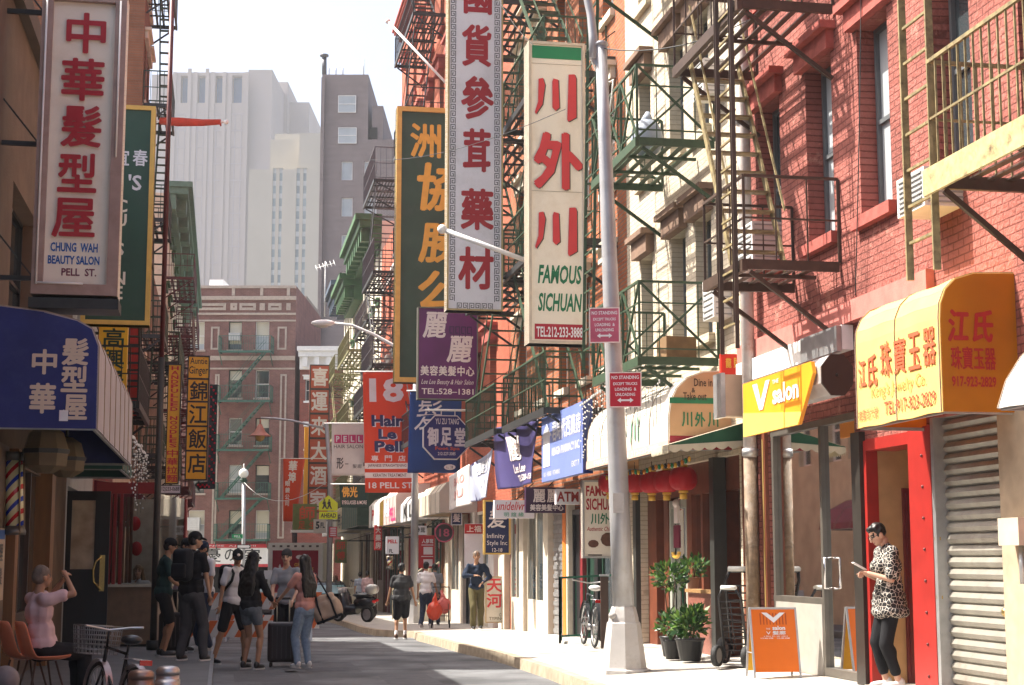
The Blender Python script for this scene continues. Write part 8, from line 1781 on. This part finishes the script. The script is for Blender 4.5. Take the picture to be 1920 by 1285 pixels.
rf, if_ = person('woman in black jacket and cap with grey denim shorts and black flat shoes', ploc(470, 24.0, 0), -.45, H=1.70, skin='tan', hair='long', cap=(C_blk, False), top=C_blk, topk='long', bot=C_gden, botk='miniskirt', shoe=L_blk, fem=True, girth=1.08, wr=(.20, .28, 1.02), wl=(-.16, .16, .92), ar=(.14, .0, .08), al=(-.12, .02, .08), nod=.1, vox=.011)
rg_, ig = person('man in grey shirt and dark beanie standing behind the brown suitcase', ploc(536, 26.0, 0), math.pi - .05, H=1.74, skin='fair', beanie=C_char, top=C_gry, bot=C_blk, botk='wide', shoe=L_blk, wr=(.16, .28, .98), wl=(-.16, .26, .98), vox=.010)
rh, ih = person('woman with long black hair, salmon top and light jeans turned to the beanie man', ploc(572, 24.2, 0), .75, H=1.66, skin='olive', hair='long', top=C_pink, topk='tee', bot=C_lden, botk='slim', shoe=L_wht, fem=True, wl=(-.28, .36, 1.03), wr=(.18, .12, .85), ar=(.08, .0, .08), al=(-.09, .05, .08), yaw=.3, vox=.010)
# --- walkers
q = at(752, 1195, 37); person('heavy man in black printed shirt and black shorts walking away at the kerb', (q.x, 37.0, GZ(37) + .0), .1, H=1.70, skin='tan', cap=(C_char, False), top=C_char, bot=C_blk, botk='shorts', shoe=L_brn, girth=1.3, ar=(.10, .13, .09), al=(-.12, -.12, .10), wr=(.34, .05, .80), wl=(-.34, .1, .82), vox=.012, socks=C_wht)
person('man in white shirt and dark jeans walking away beside a cart with red bags', ploc(798, 40.5), -.2, H=1.62, skin='tan', top=C_wht, bot=C_den, botk='pants', shoe=L_wht, ar=(.12, .1, .08), al=(-.1, -.12, .10), wr=(.28, .2, .9), vox=.012, girth=1.05)
person('man in navy shirt and olive trousers striding along adjusting his sleeve', ploc(893, 37.6), math.pi + .1, H=1.80, skin='tan', hairm=HG, top=C_navy, topk='long', bot=C_olive, botk='pants', shoe=L_blk, ar=(.08, .14, .10), al=(-.11, -.16, .10), wr=(.05, .24, 1.22), wl=(-.12, .25, 1.06), er=(1, -.1, -.3), el=(-1, -.1, -.3), vox=.012, nod=.1)
person('man in pink shirt and grey trousers standing far away beyond the stoop', ploc(688, 60), -.3, H=1.60, skin='tan', top=C_pshirt, topk='long', bot=C_dkg, botk='pants', shoe=L_brn, vox=.014, girth=1.1)
person('person in pale blue shirt partly behind the man in pink far away', ploc(674, 61.5), -.2, H=1.58, skin='olive', top=mk('pale_blue_cotton', (.45, .52, .60), .85), bot=C_den, botk='pants', shoe=L_blk, vox=.015)
person('person with reddish brown hair beyond the parked car', ploc(628, 66, GZ(66)), 2.8, H=1.70, skin='fair', hair='long', hairm=mk('red_brown_hair', (.25, .09, .04), .5, noise=.3, scale=40), top=C_char, bot=C_blk, botk='pants', shoe=L_blk, vox=.016, fem=True)
person('dark haired person with pale top walking in front of the white shirted man', ploc(815, 43), .2, H=1.6, skin='olive', hair='short', top=C_gry, bot=C_den, botk='pants', shoe=L_blk, vox=.015)
person('fair haired woman in white seated inside the restaurant bay window', (at(258, 1150, 29.3).x, 29.3, .16), math.pi, H=1.66, skin='fair', hair='long', hairm=mk('light_brown_hair', (.22, .13, .06), .5, noise=.3, scale=40), top=C_wht, bot=C_blk, botk='pants', shoe=L_blk, fem=True, pelvis=(0, 0, .58), ar=(.1, .42, .08), al=(-.1, .42, .08), wr=(.2, .3, .9), wl=(-.2, .3, .9), kneep=(0, .6, 1), vox=.014)
# --- printed lines on the black shirt
# --- bags
def rounded(m, c, d, rz, rad=.04):
    Rz = Matrix.Rotation(rz, 3, 'Z'); c = Vector(c); x, y, z = [max(.005, k / 2 - rad) for k in d]
    for i in (-1, 1):
        for j in (-1, 1):
            for k in (-1, 1): m.ball(c + Rz @ Vector((i * x, j * y, k * z)), rad, n=8, k=6)
            cap_(m, c + Rz @ Vector((i * x, j * y, -z)), c + Rz @ Vector((i * x, j * y, z)), rad, n=8); cap_(m, c + Rz @ Vector((-x, i * y, j * z)), c + Rz @ Vector((x, i * y, j * z)), rad, n=8); cap_(m, c + Rz @ Vector((i * x, -y, j * z)), c + Rz @ Vector((i * x, y, j * z)), rad, n=8)
    for a in ((1, .0, .0), (0, 1, 0), (0, 0, 1)):
        f = [x, y, z]; f = [f[i] + (rad * .98 if a[i] else 0) for i in range(3)]; m.box(c, [2 * k for k in f], rz=rz)
def backpack(label, inf, mat, w_=.32, h=.48, d=.2):
    pt = inf['pt']; c = pt(inf['ch'] + Vector((0, -.11 * 1.1 - d * .55, .02))); r = thing('backpack', label, 'backpack', (0, 0, 0)); r['_loc'] = [0, 0, 0]
    m = MB(); rounded(m, c, (w_, d, h), inf['rz'], .09); fuse(m, 'bag', mat, r, 1, .016, rough=.01, sm=4)
    m = MB(); rounded(m, pt(inf['ch'] + Vector((0, -.11 * 1.1 - d * 1.08, -.06))), (w_ * .75, .07, h * .45), inf['rz'], .03); fuse(m, 'front_pocket', mat, r, 1, .014, sm=3)
    for s in (1, -1):
        m = MB(); m.tube([pt(inf['ch'] + Vector((s * .11, -.14, .17))), pt(inf['nk'] + Vector((s * .11, -.02, .02))), pt(inf['nk'] + Vector((s * .12, .10, -.1))), pt(inf['ch'] + Vector((s * .15, .13, -.02))), pt(inf['ch'] + Vector((s * .19, .0, -.16))), pt(inf['ch'] + Vector((s * .13, -.14, -.18)))], .022, n=7); m.build('strap', mat, r)
    return r
B_blk = mk('black_nylon', (.013, .014, .018), .6, spec=.15, noise=.2)
backpack('large black backpack worn by the man in grey trousers', ic, B_blk)
backpack('black backpack on the young man in the white shirt', ie, B_blk, .28, .42, .16)
# suitcases
def suitcase(label, px, Y, w_, h, d, rz, mat, handle, zz=None):
    c = ploc(px, Y, zz); r = thing('suitcase', label, 'suitcase', (0, 0, 0)); r['_loc'] = [0, 0, 0]; c = Vector(c); Rz = Matrix.Rotation(rz, 3, 'Z')
    m = MB(); rounded(m, c + Vector((0, 0, .07 + h / 2)), (w_, d, h), rz, .05); fuse(m, 'shell', mat, r, 1, .014, sm=3)
    m = MB()
    for k in range(5): x = -w_ * .32 + k * w_ * .16; m.bar(c + Rz @ Vector((x, -d / 2 - .004, .13)), c + Rz @ Vector((x, -d / 2 - .004, h)), .012)
    m.build('ribs', mk('suitcase_rib', (.05, .04, .04), .4), r)
    m = MB(); 
    for x in (-w_ * .22, w_ * .22): m.tube([c + Rz @ Vector((x, d * .3, h)), c + Rz @ Vector((x, d * .3, h + handle))], .011, n=6)
    m.build('telescopic_bar', mk('pale_gold_bar', (.50, .45, .34), .35, metal=.5), r)
    m = MB(); m.tube([c + Rz @ Vector((-w_ * .26, d * .3, h + handle)), c + Rz @ Vector((w_ * .26, d * .3, h + handle))], .02, n=7); m.build('grip', M_black, r)
    for x in (-w_ * .38, w_ * .38):
        for y in (-d * .3, d * .3): m = MB(); wheel(m, c + Rz @ Vector((x, y, .035)), Rz @ Vector((1, 0, 0)), .035, .03, n=10); m.build('wheel', [M_tyre, M_black], r)
    return r
suitcase('dark brown hard shell suitcase with raised handle in front of the beanie man', 530, 24.6, .43, .60, .26, .05, mk('dark_brown_shell', (.035, .024, .024), .35, noise=.08), .42, 0)
suitcase('black fabric suitcase beside the man in the dark teal shirt', 322, 25.0, .38, .58, .26, .2, mk('black_fabric', (.014, .014, .016), .7, noise=.2), .4)
# tote bag hanging from the salmon-topped woman
c = Vector(at(612, 1140, 24.3)); t = thing('tote_bag', 'large tan canvas bag with black straps slung from the salmon topped woman', 'bag', tuple(c)); ca = Vector((c.x, c.y, c.z))
Rt = Matrix.Rotation(-.38, 3, 'Y'); m = MB(); rounded(m, (0, 0, -.04), (.44, .22, .30), 0, .07); rounded(m, (0, 0, .1), (.36, .14, .2), 0, .05); m.v = [ca + Rt @ p for p in m.v]
fuse(m, 'bag', mk('tan_canvas_bag', (.40, .29, .21), .85, spec=.15, noise=.12), t, 1, .014, rough=.02, sm=4, rs=12.); t['_loc'] = list(ca); t.children[0].location = -ca
m = MB()
for x in (-.10, .11): m.tube([ca + Rt @ Vector(p) for p in ((x, -.10, -.2), (x, -.118, -.05), (x, -.10, .08), (x * .8, -.075, .2))], .016, n=6)
m.tube([ca + Rt @ Vector(p) for p in ((-.2, -.09, -.17), (0, -.115, -.175), (.2, -.09, -.17))], .022, n=6)
m.tube([ca + Rt @ Vector((-.08, -.07, .2)), ih['pt'](ih['sh'][1] + Vector((.0, .03, .06)))], .012, n=6); m.tube([ca + Rt @ Vector((.09, -.07, .2)), ih['pt'](ih['sh'][1] + Vector((.0, -.03, .06)))], .012, n=6); m.build('strap', B_blk, t)
# shopping cart with red bags
c = Vector(ploc(826, 40.0)); t = thing('shopping_cart', 'folding shopping cart loaded with bright red plastic bags', 'cart', tuple(c))
m = MB()
for x in (-.2, .2):
    m.tube([c + Vector((x, .1, .1)), c + Vector((x, .2, 1.0))], .012, n=6); m.tube([c + Vector((x, -.15, .12)), c + Vector((x, -.18, .6))], .008, n=5)
for z in (.15, .3, .45, .6): m.tube([c + Vector((-.2, -.16, z)), c + Vector((.2, -.16, z)), c + Vector((.2, .14, z)), c + Vector((-.2, .14, z))], .006, n=4, closed=True)
m.tube([c + Vector((-.2, .2, 1.0)), c + Vector((.2, .2, 1.0))], .014, n=6); m.build('frame', M_black, t)
for x in (-.22, .22): m = MB(); wheel(m, c + Vector((x, .08, .1)), (1, 0, 0), .1, .03); m.build('wheel', [M_tyre, M_steel], t)
m = MB(); m.ball(c + Vector((-.14, -.28, .42)), (.2, .16, .22), n=12, k=8); cap_(m, c + Vector((-.14, -.28, .55)), c + Vector((-.12, -.2, .86)), .1, .02); tag(fuse(m, 'plastic_bag', mk('red_plastic', (.62, .07, .03), .35, noise=.12, trans=.25), None, 1, .016, rough=.03, rs=14.), 'bright red plastic bag hanging from the shopping cart', 'bag')
m = MB(); m.ball(c + Vector((.08, -.05, .55)), (.17, .15, .2), n=12, k=8); cap_(m, c + Vector((.08, -.05, .7)), c + Vector((.02, .05, .9)), .08, .03); tag(fuse(m, 'plastic_bag', mk('pink_red_plastic', (.60, .14, .12), .35, noise=.12, trans=.25), None, 1, .016, rough=.03, rs=14.), 'pinkish red plastic bag piled inside the shopping cart', 'bag')
# paper sheet held by the beanie man's group
q = at(506, 1078, 26.4); m = MB(); m.box(q, (.19, .004, .14), rz=.2); tag(m.build('paper_sheet', C_wht), 'white sheet of paper held up beside the man in the beanie', 'paper')
# ------------------------------------------------------------------ summer haze
mb = MB(); mb.hexa([Vector((x, y, z)) for x in (-190, 60) for y in (-15, 520) for z in (-3.3, 150)])
hm = bpy.data.materials.new('haze'); hm.use_nodes = True; t_ = hm.node_tree; t_.nodes.remove(t_.nodes['Principled BSDF']); pv_ = t_.nodes.new('ShaderNodeVolumePrincipled'); pv_.inputs['Color'].default_value = (.93, .95, 1, 1); pv_.inputs['Density'].default_value = .0004; pv_.inputs['Anisotropy'].default_value = .2
t_.links.new(pv_.outputs[0], t_.nodes['Material Output'].inputs['Volume'])
ho_ = mb.build('haze', hm); ho_['kind'] = 'stuff'

# ------------------------------------------------------------------ the scratch scene goes, helper notes go
bpy.data.batch_remove(TRASH); bpy.data.scenes.remove(WORK)
for o in bpy.data.objects:
    if '_loc' in o: del o['_loc']
